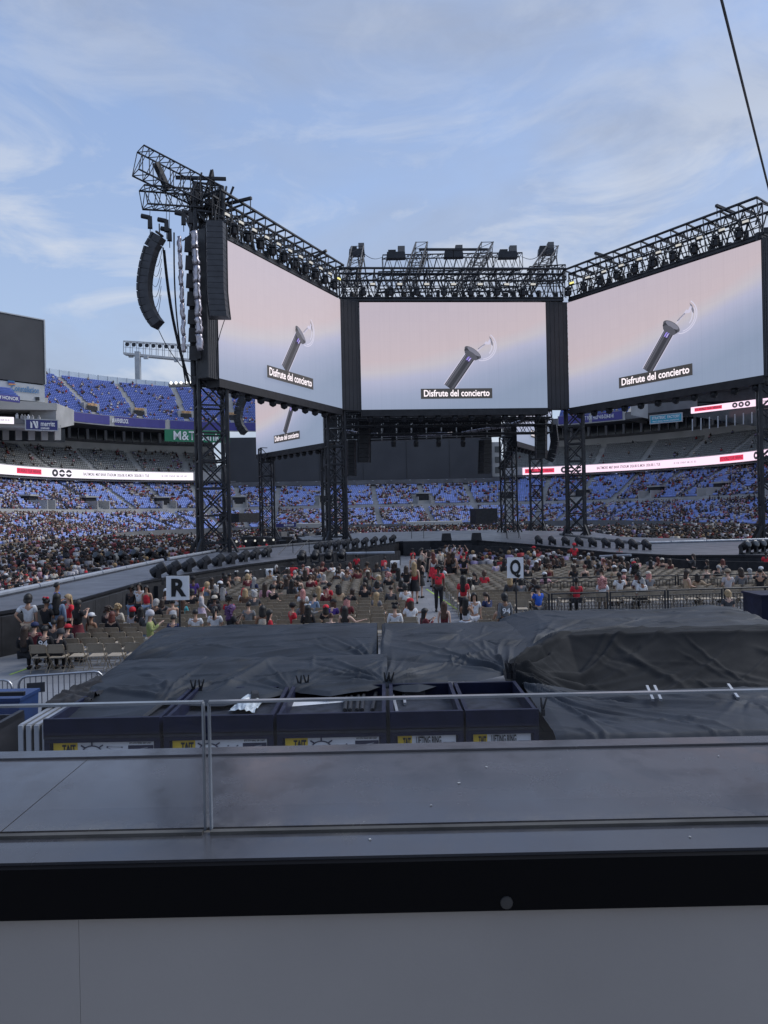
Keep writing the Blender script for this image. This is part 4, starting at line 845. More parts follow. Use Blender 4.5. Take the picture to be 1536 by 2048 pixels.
# left wing tip: jib trusses, beams, head block
truss('long jib truss slanting up over the left edge', P(271, 345, 53), P(432, 425, 57), 1.3, 1.9, 8, 0.075, lace=0.035)
truss('short level jib truss under the slanting one', P(290, 413, 54), P(400, 420, 56.5), 1.2, 1.35, 5, 0.075, lace=0.035)
t = thing('jib_strut', 'thick black strut across the slanting jib truss', 'strut', P(310, 325, 54)); MB().bar(P(311, 325, 54), P(336, 380, 55), 0.28).build('tube', MT['black_steel'], t)
t = thing('top_beam', 'dark steel beam lying level on the left tower head', 'beam', P(351, 355, 56)); MB().bar(P(351, 355, 56), P(452, 358, 57), 0.16).build('flange', MT['black_steel'], t)
for x0, y0, x1, y1, lb in ((445, 410, 503, 396, 'dark beam stub over the left wing truss near the tower'), (628, 515, 653, 501, 'dark beam stub over the left wing truss near the pillar')): 
    t = thing('top_beam', lb, 'beam', P(x0, y0, 58)); Yq = 58 if x0 < 500 else 70; MB().bar(P(x0, y0, Yq), P(x1, y1, Yq - 1), 0.15).build('flange', MT['black_steel'], t); MB().bar(P(x1 - 2, y1, Yq - 1), P(x1 - 2, y1 + 28, Yq - 1), 0.04).build('chain', MT['black_steel'], t)
for x0, y0, x1, y1, Yq, lb in ((1190, 506, 1225, 517, 73, 'dark beam stub over the right wing truss near the pillar'), (1432, 411, 1470, 427, 62, 'dark beam stub over the right wing truss near the edge')):
    t = thing('top_beam', lb, 'beam', P(x0, y0, Yq)); MB().bar(P(x0, y0, Yq), P(x1, y1, Yq + 1), 0.16).build('flange', MT['black_steel'], t); MB().bar(P(x0 + 2, y0, Yq), P(x0 + 2, y0 + 22, Yq), 0.04).build('chain', MT['black_steel'], t)
hb = thing('tower_head', 'cluttered black head frame on top of the left tower', 'head frame', PX(410, 57) + up * 25)
mb = MB(); rr_ = random.Random(3)
for k in range(46):
    a = P(rr_.uniform(378, 450), rr_.uniform(372, 480), rr_.uniform(56, 59)); b_ = a + Vector((rr_.uniform(-1, 1), rr_.uniform(-.8, .8), rr_.choice((-1, 1)) * rr_.uniform(0.3, 1.9))); mb.bar(a, b_, rr_.uniform(0.05, 0.11))
mb.build('lattice', MT['black_steel'], hb)
mb = MB()
for k in range(16): mb.box(P(rr_.uniform(380, 446), rr_.uniform(378, 478), rr_.uniform(56.5, 58.5)), (rr_.uniform(.2, .7), 0.5, rr_.uniform(.2, .8)), rr_.uniform(0, 3))
mb.build('motor', MT['black_paint'], hb)
mb = MB()
for dx in (-9, 0, 9): mb.bar(P(425, 339, 57), P(425 + dx * 1.1, 410, 57 + dx * 0.05), 0.07)
for y in (360, 375, 390): mb.bar(P(425 - (y - 339) * .12, y, 57), P(425 + (y - 339) * .12, y, 57), 0.05)
mb.build('peak', MT['black_steel'], hb)
# black lamp column and foil tubes at the tip
lc = thing('lamp_column', 'vertical column of black lamps at the left wing tip', 'lamp column', PX(384, 54.5) + up * 14.2)
MB().box(P(384, 612, 55.2), (0.25, 0.25, 10.6)).build('rail', MT['black_steel'], lc)
for k in range(7):
    c_ = P(380 + k * 1.6, 490 + k * 36, 54.6); mb = MB(); mb.box(c_, (0.85, 0.6, 0.95), 0.3, taper=0.85); mb.box(c_ + Vector((0, -0.3, -0.55)), (0.5, 0.2, 0.16), 0.3); mb.build('lamp', MT['black_paint'], lc)
tip = thing('tip_shade_block', 'tall dark panel closing the left wing tip', 'panel', PX(414, 57) + up * SZ0); mb = MB(); mb.box(PX(412, 57.6) + up * 20.4, (2.1, 1.6, 11.6), 0.5); mb.build('panel', MT['dark_cloth'], tip)  # dark block put in place of the tower's shaded inside
def foil(label, x0, y0, x1, y1, Yq, r, n=5):
    t = thing('foil_tube', label, 'tube', P(x1, y1, Yq))
    for k in range(n):
        a, b_ = P(x0, y0, Yq).lerp(P(x1, y1, Yq), (k + 0.02) / n), P(x0, y0, Yq).lerp(P(x1, y1, Yq), (k + 0.97) / n); pts = [a.lerp(b_, j / 6) + Vector((rr_.uniform(-.05, .05), rr_.uniform(-.05, .05), 0)) for j in range(7)]
        MB().path(pts, [r * rr_.uniform(.82, 1.1) for _ in pts], 8).build('wrapped_section', MT['foil'], t, True)
foil('silver foil wrapped tube nearest the left picture side of the tip', 358, 472, 369, 705, 54, 0.17, 7); foil('silver foil wrapped tube beside the main speaker hang', 389, 462, 400, 702, 53.6, 0.27, 7)
for x, lb in ((690, 'l'),): pass
# ------------------------------------------------------------------ speaker hangs
def line_array(label, pts, Yq, w, d, n, side=None, group=None, mname='black_paint'):
    """boxes along a drawn curve; w across the front, d deep"""
    Q = [P(x, y, Yq) for x, y in pts]; L = np.concatenate([[0], np.cumsum([(Q[i + 1] - Q[i]).length for i in range(len(Q) - 1)])])
    def at(s): return Vector([float(np.interp(s, L, [q[k] for q in Q])) for k in range(3)])
    t = thing('line_array', label, 'speaker hang', at(0)); wd = Vector(side or (1, 0, 0)).normalized(); step = L[-1] / n
    for k in range(n):
        a, b_ = at(k * step), at((k + 1) * step); tz = (b_ - a).normalized(); nn = tz.cross(wd).normalized(); c_ = (a + b_) / 2; hh = step * 0.47
        mb = MB(); vs = []
        for z, s in ((-hh, 1), (hh, 1)):
            for x, y in ((-.5, -.5), (-.36, .5), (.36, .5), (.5, -.5)): vs.append(c_ + wd * (x * w) + nn * (y * d) + tz * z)
        mb.add(vs, [(0, 1, 2, 3), (7, 6, 5, 4), (0, 4, 5, 1), (1, 5, 6, 2), (2, 6, 7, 3), (3, 7, 4, 0)])
        cb = mb.build('speaker', MT[mname], t, recalc=True)
        for s in (-1, 1):
            mb = MB(); mb.bar(c_ + wd * (s * w * .5) - tz * hh - nn * (d * .3), c_ + wd * (s * w * .5) + tz * hh * 1.1 - nn * (d * .3), 0.035); mb.build('rigging_link', MT['black_steel'], t)
        if d > 0.8:
            mb = MB(); mb.bar(c_ - wd * (w * .4) - nn * (d * .52) - tz * hh, c_ + wd * (w * .4) - nn * (d * .52) - tz * hh, 0.018); mb.build('grille_edge', MT['concrete_dark'], t)
    mb = MB(); mb.bar(at(0) - wd * w * .5 + up * .15, at(0) + wd * w * .5 + up * .15, 0.09); mb.bar(at(0) + up * .15, at(0) + up * .9, 0.05); mb.build('fly_bar', MT['black_steel'], t); return t
mat('speaker_grey', (0.035, 0.037, 0.045), 0.5, 0, 0.2, 2)
line_array('long straight speaker hang in front of the left screen edge', [(431, 447), (432, 520), (433, 580), (436, 612), (439, 636)], 52.5, 1.55, 1.1, 17, (1, 0.12, 0), mname='speaker_grey')
line_array('curved speaker hang dangling against the sky left of the tower', [(319, 472), (304, 498), (295, 530), (290, 562), (290, 590), (296, 616), (306, 636), (317, 650)], 53.0, 1.0, 0.82, 13, (0.2, 1, 0), mname='speaker_grey')
line_array('small curved speaker hang seen through behind the left tower', [(489, 792), (480, 812), (476, 835), (480, 852), (490, 866)], 112, 1.0, 1.1, 10, (0.4, 1, 0))
line_array('black speaker hang before the far board beside the left pillar tower', [(728, 842), (728, 925)], 82, 1.5, 1.0, 9, (1, 0, 0))
line_array('black speaker hang right of the far board edge', [(972, 880), (970, 948)], 83, 1.35, 1.0, 9, (1, 0.4, 0))
line_array('black speaker hang left of the right pillar tower', [(1082, 838), (1082, 917)], 82, 1.35, 1.0, 9, (1, -0.2, 0))
line_array('narrow black speaker hang close to the left pillar tower', [(703, 880), (703, 952)], 83, 1.05, 1.0, 9, (1, 0, 0))
line_array('curved speaker hang beside the far right tower', [(1024, 872), (1022, 900), (1014, 922), (1002, 940)], 108, 0.9, 1.0, 9, (0.4, 1, 0))
line_array('slim curved speaker hang next to the right pillar tower', [(1106, 850), (1110, 885), (1104, 912), (1098, 922)], 90, 0.9, 0.9, 9, (0.5, 1, 0))
def hoist(label, x, y, Yq, y_up):
    c_ = P(x, y, Yq); t = thing('chain_hoist', label, 'hoist', c_); MB().box(c_, (0.34, 0.34, 0.85), 0.3, taper=0.9).build('body', MT['black_paint'], t); MB().bar(c_ + up * .35, c_ + Vector((-.62, 0, .5)), 0.17, 8).build('motor', MT['black_paint'], t); MB().bar(c_ + up * .4, P(x, y_up, Yq), 0.02).build('chain', MT['black_steel'], t); MB().bar(c_ - up * .4, c_ - up * 0.95, 0.03).build('hook', MT['black_steel'], t)
hoist('chain hoist above the outer end of the curved hang', 300, 445, 53.2, 412); hoist('chain hoist hanging beside the curved hang', 333, 452, 53.4, 385); hoist('lower chain hoist close beneath another one', 339, 470, 53.6, 400); hoist('chain hoist left of the lamp column head', 367, 438, 54.5, 418); hoist('chain hoist touching the tower head', 381, 436, 55, 410)
for x0, y0, x1, y1, sg, lb in ((326, 495, 376, 765, 0, 'thick black cable slanting from the curved hang to the tower'), (329, 500, 381, 772, 0, 'second black cable running close beside the thick one'), (348, 465, 372, 770, 0, 'straight black cable left of the foil tube'), (315, 655, 388, 760, 0, 'thin guy line from the curved hang down to the tower'), (449, 640, 435, 752, 0, 'thin line below the straight speaker hang')):
    a, b_ = P(x0, y0, 53.5), P(x1, y1, 55); pts = [a.lerp(b_, k / 10) + Vector((-0.3 * math.sin(math.pi * k / 10), 0, 0)) for k in range(11)]; tag(MB().path(pts, 0.06 if x0 < 350 and y0 < 600 else 0.03, 5).build('cable', MT['black_steel']), lb, 'cable')
t = thing('cable_loops', 'thin signal cables looping off the back of the curved hang', 'cable', P(322, 520, 53))
for k in range(6):
    a, b_ = P(308 + 1.5 * abs(2.5 - k) - 6, 520 + k * 22, 52.8), P(324 - k * 0.4, 500 + k * 18, 52.8); MB().path([a.lerp(b_, j / 8) - up * (0.8 * math.sin(math.pi * j / 8)) for j in range(9)], 0.018, 4).build('loop', MT['black_steel'], t)
tag(MB().path([P(1440, -6, 30), P(1490, 190, 42), P(1536, 385, 57.5)], 0.11, 6).build('guy_cable', MT['black_steel']), 'thick dark cable crossing the sky at the upper right', 'cable') if False else None
a, b_ = P(1443, 0, 40), P(1536, 372, 58)
tag(MB().path([a + (a - b_) * 0.3, a, a.lerp(b_, .5), b_, b_ + (b_ - a) * .05], 0.085, 6).build('guy_cable', MT['black_steel']), 'thick dark cable crossing the sky at the upper right', 'cable')
# silver ducts under the roof
for pts, lb in ((((690, 862), (705, 864), (716, 867)), 'short silver duct beside the pillar tower'), (((742, 869), (756, 869)), 'tiny silver duct piece between speaker hang and long duct'), (((766, 870), (830, 869), (904, 867)), 'long level silver duct under the roof'), (((923, 866), (970, 858), (1010, 853), (1035, 845), (1062, 836)), 'silver duct curving up under the right roof')):
    Q = []
    for i in range(len(pts) - 1):
        for k in range(6): Q.append(P(pts[i][0] + (pts[i + 1][0] - pts[i][0]) * k / 6, pts[i][1] + (pts[i + 1][1] - pts[i][1]) * k / 6, 83.5))
    Q.append(P(*pts[-1], 83.5)); tag(MB().path(Q, [0.2 * rr_.uniform(.85, 1.1) for _ in Q], 8).build('duct', MT['foil'], None, True), lb, 'duct')
# underside trusses
for Yq, y0, lb in ((77.5, 828, 'nearest dark truss under the roof'), (79.5, 842, 'middle dark truss under the roof'), (82, 858, 'rear dark truss under the roof')): truss(lb, P(690, y0 + 12, Yq), P(1100, y0 + 8, Yq + 2), 1.4, 1.5, 14, 0.09, x_lace=True, name='under_truss')
for k, x in enumerate((787, 832, 877, 926)):
    c_ = P(x, 883, 84.5); t = thing('hung_lamp', '%s small black lamp hung before the far board, from the left pillar' % ('First', 'Second', 'Third', 'Fourth')[k], 'lamp'); t.location = c_; MB().box(c_ + up * .3, (0.5, .4, .3)).build('base', MT['black_paint'], t); MB().lathe([(.2, .3), (.3, .1), (.26, -.4), (.1, -.45)], c_ - up * .2, 8).build('head', MT['black_paint'], t)
# ================================================================== stage decks
DZ = 1.4
mdk = mat('deck_top', (0.082, 0.088, 0.105), 0.38, 0, 0.22, 0.7, 0.12, 6)
nt, lk = mdk.node_tree.nodes, mdk.node_tree.links
bk = nt.new('ShaderNodeTexBrick'); bk.offset = 0; bk.inputs['Scale'].default_value = 1.0; bk.inputs['Brick Width'].default_value = 2.4; bk.inputs['Row Height'].default_value = 2.4; bk.inputs['Mortar Size'].default_value = 0.012
bk.inputs['Color1'].default_value = (1, 1, 1, 1); bk.inputs['Color2'].default_value = (0.9, 0.9, 0.9, 1); bk.inputs['Mortar'].default_value = (0.35, 0.35, 0.36, 1)
t_ = nt.new('ShaderNodeTexCoord'); lk.new(t_.outputs['Object'], bk.inputs['Vector']); mx = nt.new('ShaderNodeMix'); mx.data_type = 'RGBA'; mx.blend_type = 'MULTIPLY'; mx.inputs[0].default_value = 1
b = nt['Principled BSDF']; old = b.inputs['Base Color'].links[0].from_socket; lk.new(old, mx.inputs[6]); lk.new(bk.outputs['Color'], mx.inputs[7]); lk.new(mx.outputs[2], b.inputs['Base Color'])
LEFT = [(-15.5, 10), (-12.3, 23), (-11.1, 26), (-11.0, 33), (-8.2, 42.5), (-5.6, 48), (1.4, 71.0), (-3, 76), (-9, 65), (-14.2, 56), (-14.6, 27), (-18.2, 12)]
MAIN = [(1.42, 71.3), (9, 70.0), (12, 60), (14.6, 47), (17, 43), (24, 40.5), (48, 36), (50, 44), (31, 57), (23, 70), (25, 88), (15, 104), (-2, 105), (-11, 92), (-9, 80), (-2.9, 76.2)]
def deck(name, label, poly, zt=DZ):
    cx_ = sum(p[0] for p in poly) / len(poly); cy_ = sum(p[1] for p in poly) / len(poly)
    t = thing(name, label, 'stage', (cx_, cy_, 0)); n = len(poly)
    MB().add([(x, y, zt) for x, y in poly], [tuple(range(n))]).build('deck_top', mdk, t)
    MB().add([(x, y, z) for z in (0, zt - 0.12) for x, y in poly], [(k, (k + 1) % n, n + (k + 1) % n, n + k) for k in range(n)]).build('skirt', MT['dark_cloth'], t)
    mb = MB()
    for k in range(n):
        a, b_ = poly[k], poly[(k + 1) % n]; mb.bar((a[0], a[1], zt - 0.06), (b_[0], b_[1], zt - 0.06), 0.062)
    mb.build('edge_trim', MT['black_steel'], t); return t
dl = deck('runway', 'long grey topped runway on the left leading to the stage', LEFT); dm = deck('main_stage', 'wide grey topped main stage with black skirts under the screens', MAIN)
# pale edge tubes on the outer side of the runway
def tube_run(label, pts, r, n, m_='steel', z=None):
    t = thing('edge_tube', label, 'edge tube', pts[0]); Q = [Vector(p) for p in pts]
    for i in range(len(Q) - 1):
        for k in range(n):
            MB().bar(Q[i].lerp(Q[i + 1], (k + .01) / n), Q[i].lerp(Q[i + 1], (k + .985) / n), r, 8).build('section', MT[m_], t)
mat('tube_grey', (0.34, 0.37, 0.42), 0.35, 0.2, 0.15, 2)
tube_run('pale tube lining the outer edge of the left runway', [(-16.7, 18, DZ + .12), (-14.55, 27, DZ + .12), (-14.25, 46.5, DZ + .12)], 0.11, 6, 'tube_grey')
tube_run('pale tube lining the runway edge near the left tower', [(-14.2, 47.5, DZ + .12), (-13.4, 57.2, DZ + .12)], 0.11, 3, 'tube_grey')
tube_run('dark tube along the far edge between runway and stage', [(-13.2, 57.6, DZ + .1), (-8.8, 65.2, DZ + .1), (-3, 75.6, DZ + .1)], 0.12, 4, 'concrete_dark')
tube_run('pale tube on the front edge of the right stage arm', [P(1200, 1113, 47.5), P(1262, 1110, 45)], 0.09, 2, 'tube_grey')
tube_run('pale light tube under the middle lamp row', [G(675, 1107, 1.25), G(790, 1105, 1.25)], 0.1, 2, 'tube_grey')
tube_run('pale edge tube on the far side of the right stage arm', [G(1270, 1086, DZ + .1), G(1550, 1078, DZ + .1)], 0.1, 4, 'tube_grey')
tube_run('dark edge tube curving along the rear of the right arm', [G(1120, 1068, DZ + .1), G(1200, 1078, DZ + .1), G(1280, 1087, DZ + .1)], 0.12, 3, 'concrete_dark')
# moving lights
mat('lens_glass', (0.05, 0.06, 0.07), 0.12, 0.0)
def make_mover():
    t = thing('moving_light', '', 'stage light')
    MB().box((0, 0, 0.09), (0.42, 0.44, 0.18), taper=0.9).build('base', MT['black_paint'], t, local=True)
    for s in (-1, 1): MB().box((0.245 * s, 0, 0.38), (0.08, 0.22, 0.46), taper=0.8).build('yoke_arm', MT['black_steel'], t, local=True)
    M_ = Matrix.Rotation(R(62), 3, 'X')
    h = MB().lathe([(0.12, -0.30), (0.19, -0.26), (0.21, -0.05), (0.20, 0.02), (0.225, 0.06), (0.225, 0.30), (0.20, 0.33)], (0, 0, 0.55), 12, M_).build('head', MT['black_paint'], t, local=True)
    MB().lathe([(0.185, 0.335), (0.14, 0.355), (0.02, 0.362)], (0, 0, 0.55), 12, M_).build('lens', MT['lens_glass'], h, local=True)
    for z in (-0.2, -0.14): MB().lathe([(0.205, z), (0.21, z + 0.02)], (0, 0, 0.55), 12, M_).build('cooling_fin', MT['black_steel'], h, local=True)
    return t
mv0 = make_mover(); mv_used = [False]
def mover(pos, rz, label, group, sc=1.0):
    if not mv_used[0]: o_ = mv0; mv_used[0] = True
    else: o_ = copy_tree(mv0)
    o_.location = pos; o_.rotation_euler = (0, 0, rz); o_.scale = (sc,) * 3; tag(o_, label, 'stage light', group); return o_
ORD = ['first', 'second', 'third', 'fourth', 'fifth', 'sixth', 'seventh', 'eighth', 'ninth', 'tenth', 'eleventh', 'twelfth']
for k, (x, y) in enumerate(((316, 1168), (346, 1162), (376, 1155), (407, 1149), (436, 1143), (462, 1138), (487, 1133), (509, 1128), (532, 1123))): mover(G(x, y, 1.1), R(115 + 3 * k), '%s black stage light from the near end of the runway lamp row' % ORD[k].capitalize(), 'lamps along the runway', 1.18)
for k, (x, y) in enumerate(((197, 1132), (222, 1130), (247, 1128), (273, 1125), (300, 1122), (325, 1119))):
    q = G(x, y, 0.9); mover(q, R(-20), '%s black stage light in the row beyond the runway, from the picture edge' % ORD[k].capitalize(), 'lamps beyond the runway', 1.15)
for k, (x, y) in enumerate(((604, 1130), (631, 1129), (658, 1128), (684, 1127))): mover(G(x, y, 1.0), R(175), '%s black stage light of the short row by the stage stairs' % ORD[k].capitalize(), 'lamps by the stage stairs', 1.1)
for k in range(9):
    x = 636 + k * 18.6; mover(G(x, 1108 - k * 2.3, 1.35), R(130), '%s black stage light of the slanting row below the pillar tower' % ORD[k].capitalize(), 'lamps below the pillar tower', 1.05)
for k in range(9):
    x = 1078 + k * 27; mover(G(x, 1093 + k * 1.6, 1.2), R(200), '%s black stage light of the row on the right stage edge' % ORD[k].capitalize(), 'lamps on the right stage edge', 1.05)
for k, x in enumerate((1489, 1505, 1520, 1535)): mover(G(x, 1112 - k * 1, 1.3), R(20), '%s black stage light of the cluster at the right picture edge' % ORD[k].capitalize(), 'lamps at the right edge', 1.05)
# ramps and black shelves under the lamp rows
def shelf(label, pts, w, z0, z1, m_='black_paint'):
    t = thing('lamp_shelf', label, 'shelf', (pts[0][0], pts[0][1], 0))
    for i in range(len(pts) - 1):
        a, b_ = Vector(pts[i]).to_3d(), Vector(pts[i + 1]).to_3d(); d = (b_ - a); mb = MB(); mb.box((a + b_) / 2 + up * ((z0 + z1) / 2), (d.length, w, z1 - z0), math.atan2(d.y, d.x)); mb.build('shelf_section', MT[m_], t)
g2 = lambda x, y, z: tuple(G(x, y, z)[:2])
shelf('black shelf carrying the runway lamp row', [g2(300, 1172, 1.08), g2(420, 1147, 1.08), g2(545, 1122, 1.08)], 0.8, 0.0, 1.08)
shelf('black shelf under the short lamp row by the stairs', [g2(590, 1131, 0.98), g2(700, 1128, 0.98)], 0.9, 0, 0.98)
shelf('black shelf under the row on the right stage edge', [g2(1065, 1094, 1.18), g2(1310, 1109, 1.18)], 1.0, 0, 1.18)
shelf('black shelf under the row beyond the runway', [g2(180, 1134, 0.88), g2(345, 1119, 0.88)], 1.0, 0, 0.88)
# low black barrier walls between stage and floor seats
def wall(label, pts, z1, th=0.12, m_='dark_cloth', name='pit_barrier', seg=1.3):
    t = thing(name, label, 'barrier', (pts[0][0], pts[0][1], 0))
    for i in range(len(pts) - 1):
        a, b_ = Vector(pts[i]).to_3d(), Vector(pts[i + 1]).to_3d(); d = b_ - a; n = max(1, int(d.length / seg))
        for k in range(n): 
            c_ = a.lerp(b_, (k + .5) / n); MB().box(c_ + up * (z1 / 2), (d.length / n - 0.02, th, z1), math.atan2(d.y, d.x)).build('barrier_panel', MT[m_], t)
    return t
wall('black pit barrier in front of the left stage edge', [g2(385, 1205, 0), g2(560, 1172, 0), g2(690, 1160, 0), g2(800, 1130, 0)], 1.15)
wall('black pit barrier in front of the middle stage', [g2(905, 1116, 0), g2(1060, 1126, 0), g2(1200, 1140, 0), g2(1380, 1163, 0), g2(1560, 1170, 0)], 1.2)
wall('black barrier beside the left runway by the standing group', [(-13.0, 20.0), (-12.15, 22.8), (-10.95, 25.8), (-10.8, 31)], 1.25)
# speaker cases along the stage front
gear = thing('stage_gear', 'dark clutter of cases and gear under the stage front', 'stage gear', (8, 68, 0)); rg = random.Random(11)
for k in range(46):
    x = rg.uniform(815, 1060); y = rg.uniform(1100, 1116); q = G(x, y, 0); s = rg.uniform(0.4, 1.1); MB().box((q.x, q.y, s * .5), (rg.uniform(.4, 1.4), .6, s), rg.uniform(0, .6)).build('case', rg.choice([MT['black_paint'], MT['black_steel'], MT['dark_cloth'], MT['concrete_dark']]), gear)
for x, y, lb in ((893, 1081, 'black wedge monitor on the stage front near the stairs'), (953, 1080, 'black wedge monitor on the stage front further right')):
    q = G(x, y, DZ); t = thing('stage_monitor', lb, 'monitor speaker', q); MB().box(q + up * .35, (1.0, .6, .7), 0, taper=.8).build('cabinet', MT['black_paint'], t)
# rear riser and clutter on the left of the stage
gear2 = thing('stage_gear', 'dark clutter of lamps and cases behind the left runway', 'stage gear', (-9, 75, 0))
for k in range(60):
    x = rg.uniform(455, 660); y = rg.uniform(1074, 1098); q = G(x, y, 0.3); s = rg.uniform(.5, 1.7); MB().box((q.x, q.y, s * .5), (rg.uniform(.5, 1.8), .8, s), rg.uniform(0, 1.5)).build('case', rg.choice([MT['black_paint'], MT['black_steel'], MT['black_steel'], MT['concrete_dark']]), gear2)
gear3 = thing('stage_gear', 'dark clutter of cases along the rear of the right arm', 'stage gear', (28, 75, 0))
for k in range(40):
    x = rg.uniform(1175, 1400); y = rg.uniform(1064, 1080); q = G(x, y, 0.3); s = rg.uniform(.5, 1.6); MB().box((q.x, q.y, s * .5), (rg.uniform(.5, 1.6), .8, s), rg.uniform(0, 1.5)).build('case', rg.choice([MT['black_paint'], MT['black_steel'], MT['concrete_dark']]), gear3)
for k in range(5):
    q = P(473 + k * 18.5, 1083 - k * 0.8, 66); tag(MB().ball(q, 0.1, 8, 6).build('floor_lamp', wl_m), '%s small lit lamp in the row behind the left tower' % ORD[k].capitalize(), 'lamp')
# stairs
def stairs(label, base, top, w, n, side):
    base, top = Vector(base), Vector(top); t = thing('stage_stairs', label, 'stairs', base); s = Vector(side).normalized() * (w / 2)
    for k in range(n): MB().box(base.lerp(top, (k + .5) / n), (w, .28, .05), math.atan2(side[1], side[0])).build('tread', MT['steel'], t)
    for sg in (-1, 1): MB().bar(base + s * sg, top + s * sg, .05).build('stringer', MT['steel'], t); MB().path([base + s * sg + up * .1, base + s * sg + up * .95, top + s * sg + up * 1.0, top + s * sg], .03, 5).build('handrail', MT['black_steel'], t)
q = G(836, 1104, 0); stairs('open metal steps up to the middle of the stage', (q.x, q.y, 0.05), (q.x + .1, q.y + 2.2, DZ), 1.3, 6, (1, 0, 0))
q = G(562, 1150, 0); stairs('steps with thin handrails up to the left runway end', (q.x, q.y, .05), (q.x + 1.2, q.y + 2.2, DZ), 1.3, 6, (1, -.3, 0))
q = G(1030, 1108, 0); stairs('steps at the right end of the stage front', (q.x, q.y, .05), (q.x + .2, q.y + 2.2, DZ), 1.2, 6, (1, 0, 0))
t = thing('stage_support', 'open metal support frame under the right stage front', 'support frame', G(1055, 1110, 0))
for x in (1040, 1050, 1060, 1070): MB().bar(G(x, 1110, 0), G(x + rg.choice((-10, 10)), 1090, 1.2), .04).build('strut', MT['steel'], t)
MB().box(Vector((3.1, 70.2, .75)), (2.6, .6, 1.3)).build('case', MT['black_paint'], gear)
# ------------------------------------------------------------------ crowd barriers
def barricade(label, a, b_, h=1.1, bars=16, m_='black_steel', group=None, br=0.011, feet=True):
    a, b_ = Vector((a[0], a[1], 0)), Vector((b_[0], b_[1], 0)); d = (b_ - a); L_ = d.length; e = d.normalized(); t = thing('crowd_barrier', label, 'barrier', a, math.atan2(e.y, e.x), group)
    t.rotation_euler = (0, 0, math.atan2(e.y, e.x)); m_ = MT[m_]
    MB().bar((0, 0, h), (L_, 0, h), .03, 6).build('top_rail', m_, t, local=True); MB().bar((0, 0, .15), (L_, 0, .15), .025, 6).build('bottom_rail', m_, t, local=True)
    MB().bar((0, 0, h * .84), (L_, 0, h * .84), .018, 6).build('mid_rail', m_, t, local=True)
    for x in (0.03, L_ - .03): MB().bar((x, 0, 0), (x, 0, h), .035, 6).build('post', m_, t, local=True)
    me = None
    for k in range(1, bars):
        if me is None: o_ = MB().bar((0, 0, .15), (0, 0, h * .84), br + .003, 4).build('bar', m_, t, local=True); me = o_.data
        else: o_ = link('bar', me, t)
        o_.location = (L_ * k / bars, 0, 0)
    if feet:
        for x in (.3, L_ - .3): MB().box((x, 0, .02), (.06, .7, .04)).build('foot', m_, t, local=True)
    return t
def run(n, pa, pb, lab, h=1.1, bars=15, **kw):
    a, b_ = Vector(pa), Vector(pb)
    for k in range(n): barricade('%s black railing panel of the %s, from the aisle' % (ORD[k].capitalize(), lab), a.lerp(b_, (k + .01) / n), a.lerp(b_, (k + .985) / n), h, bars, **kw)
F1a, F1b = G(1100, 1262, 0), G(1560, 1268, 0)
run(4, g2(1102, 1176 + 72, 0), g2(1560, 1232, 0), 'front fence by the seated white shirts', 1.12, 17)
run(5, g2(1048, 1206, 0), g2(1560, 1196, 0), 'rear fence among the folding chairs', 1.12, 15)
run(2, g2(1046, 1206, 0), g2(1100, 1250, 0), 'short return fence beside the Q sign', 1.12, 14)
for k, (x0, y0, x1, y1) in enumerate(((-20, 1306, 60, 1282), (62, 1282, 118, 1262))): barricade('black railing panel at the left runway foot, %s one' % ('nearer', 'further')[k], g2(x0, y0, 0), g2(x1, y1, 0), 1.15, 9)
for k in range(6):
    a, b_ = Vector((-17.6 + .5 * k, 20 + 3.6 * k)), Vector((-17.1 + .5 * k, 20 + 3.6 * k + 3.5)); barricade('%s thin dark railing panel beyond the runway tube' % ORD[k].capitalize(), a, b_, 1.5, 8)
# round-cornered steel barriers at the lower left
def steel_barrier(label, a, b_, h=1.1):
    a, b_ = Vector((a[0], a[1], 0)), Vector((b_[0], b_[1], 0)); e = (b_ - a); L_ = e.length; t = thing('steel_barrier', label, 'barrier', a, math.atan2(e.y, e.x)); m_ = MT['steel']; r = .16
    pts = [(0, 0, 0), (0, 0, h - r)] + [(r - r * math.cos(th), 0, h - r + r * math.sin(th)) for th in (R(30), R(60), R(90))] + [(L_ - r + r * math.sin(th), 0, h - r + r * math.cos(th)) for th in (0, R(30), R(60), R(90))] + [(L_, 0, 0)]
    MB().path(pts, .026, 8).build('frame', m_, t, True, local=True); MB().bar((0, 0, .2), (L_, 0, .2), .02, 6).build('bottom_rail', m_, t, local=True)
    o0 = None
    for k in range(1, 15):
        o_ = MB().bar((0, 0, .2), (0, 0, h), .011, 5).build('bar', m_, t, local=True) if o0 is None else link('bar', o0, t); o0 = o_.data if o0 is None else o0; o_.location = (L_ * k / 15, 0, 0)
    return t
q0, q1 = G(37, 1354, 1.1), G(205, 1342, 1.1); sb = steel_barrier('round cornered steel barrier in front of the occupied folding chairs', q0, q1)
MB().box((.32, 0.0, .86), (.34, .02, .2)).build('plate', MT['board_dark'], sb, local=True)
q0, q1 = G(-120, 1362, 1.1), G(24, 1360, 1.1); steel_barrier('steel barrier cut off by the left picture edge', q0, q1)
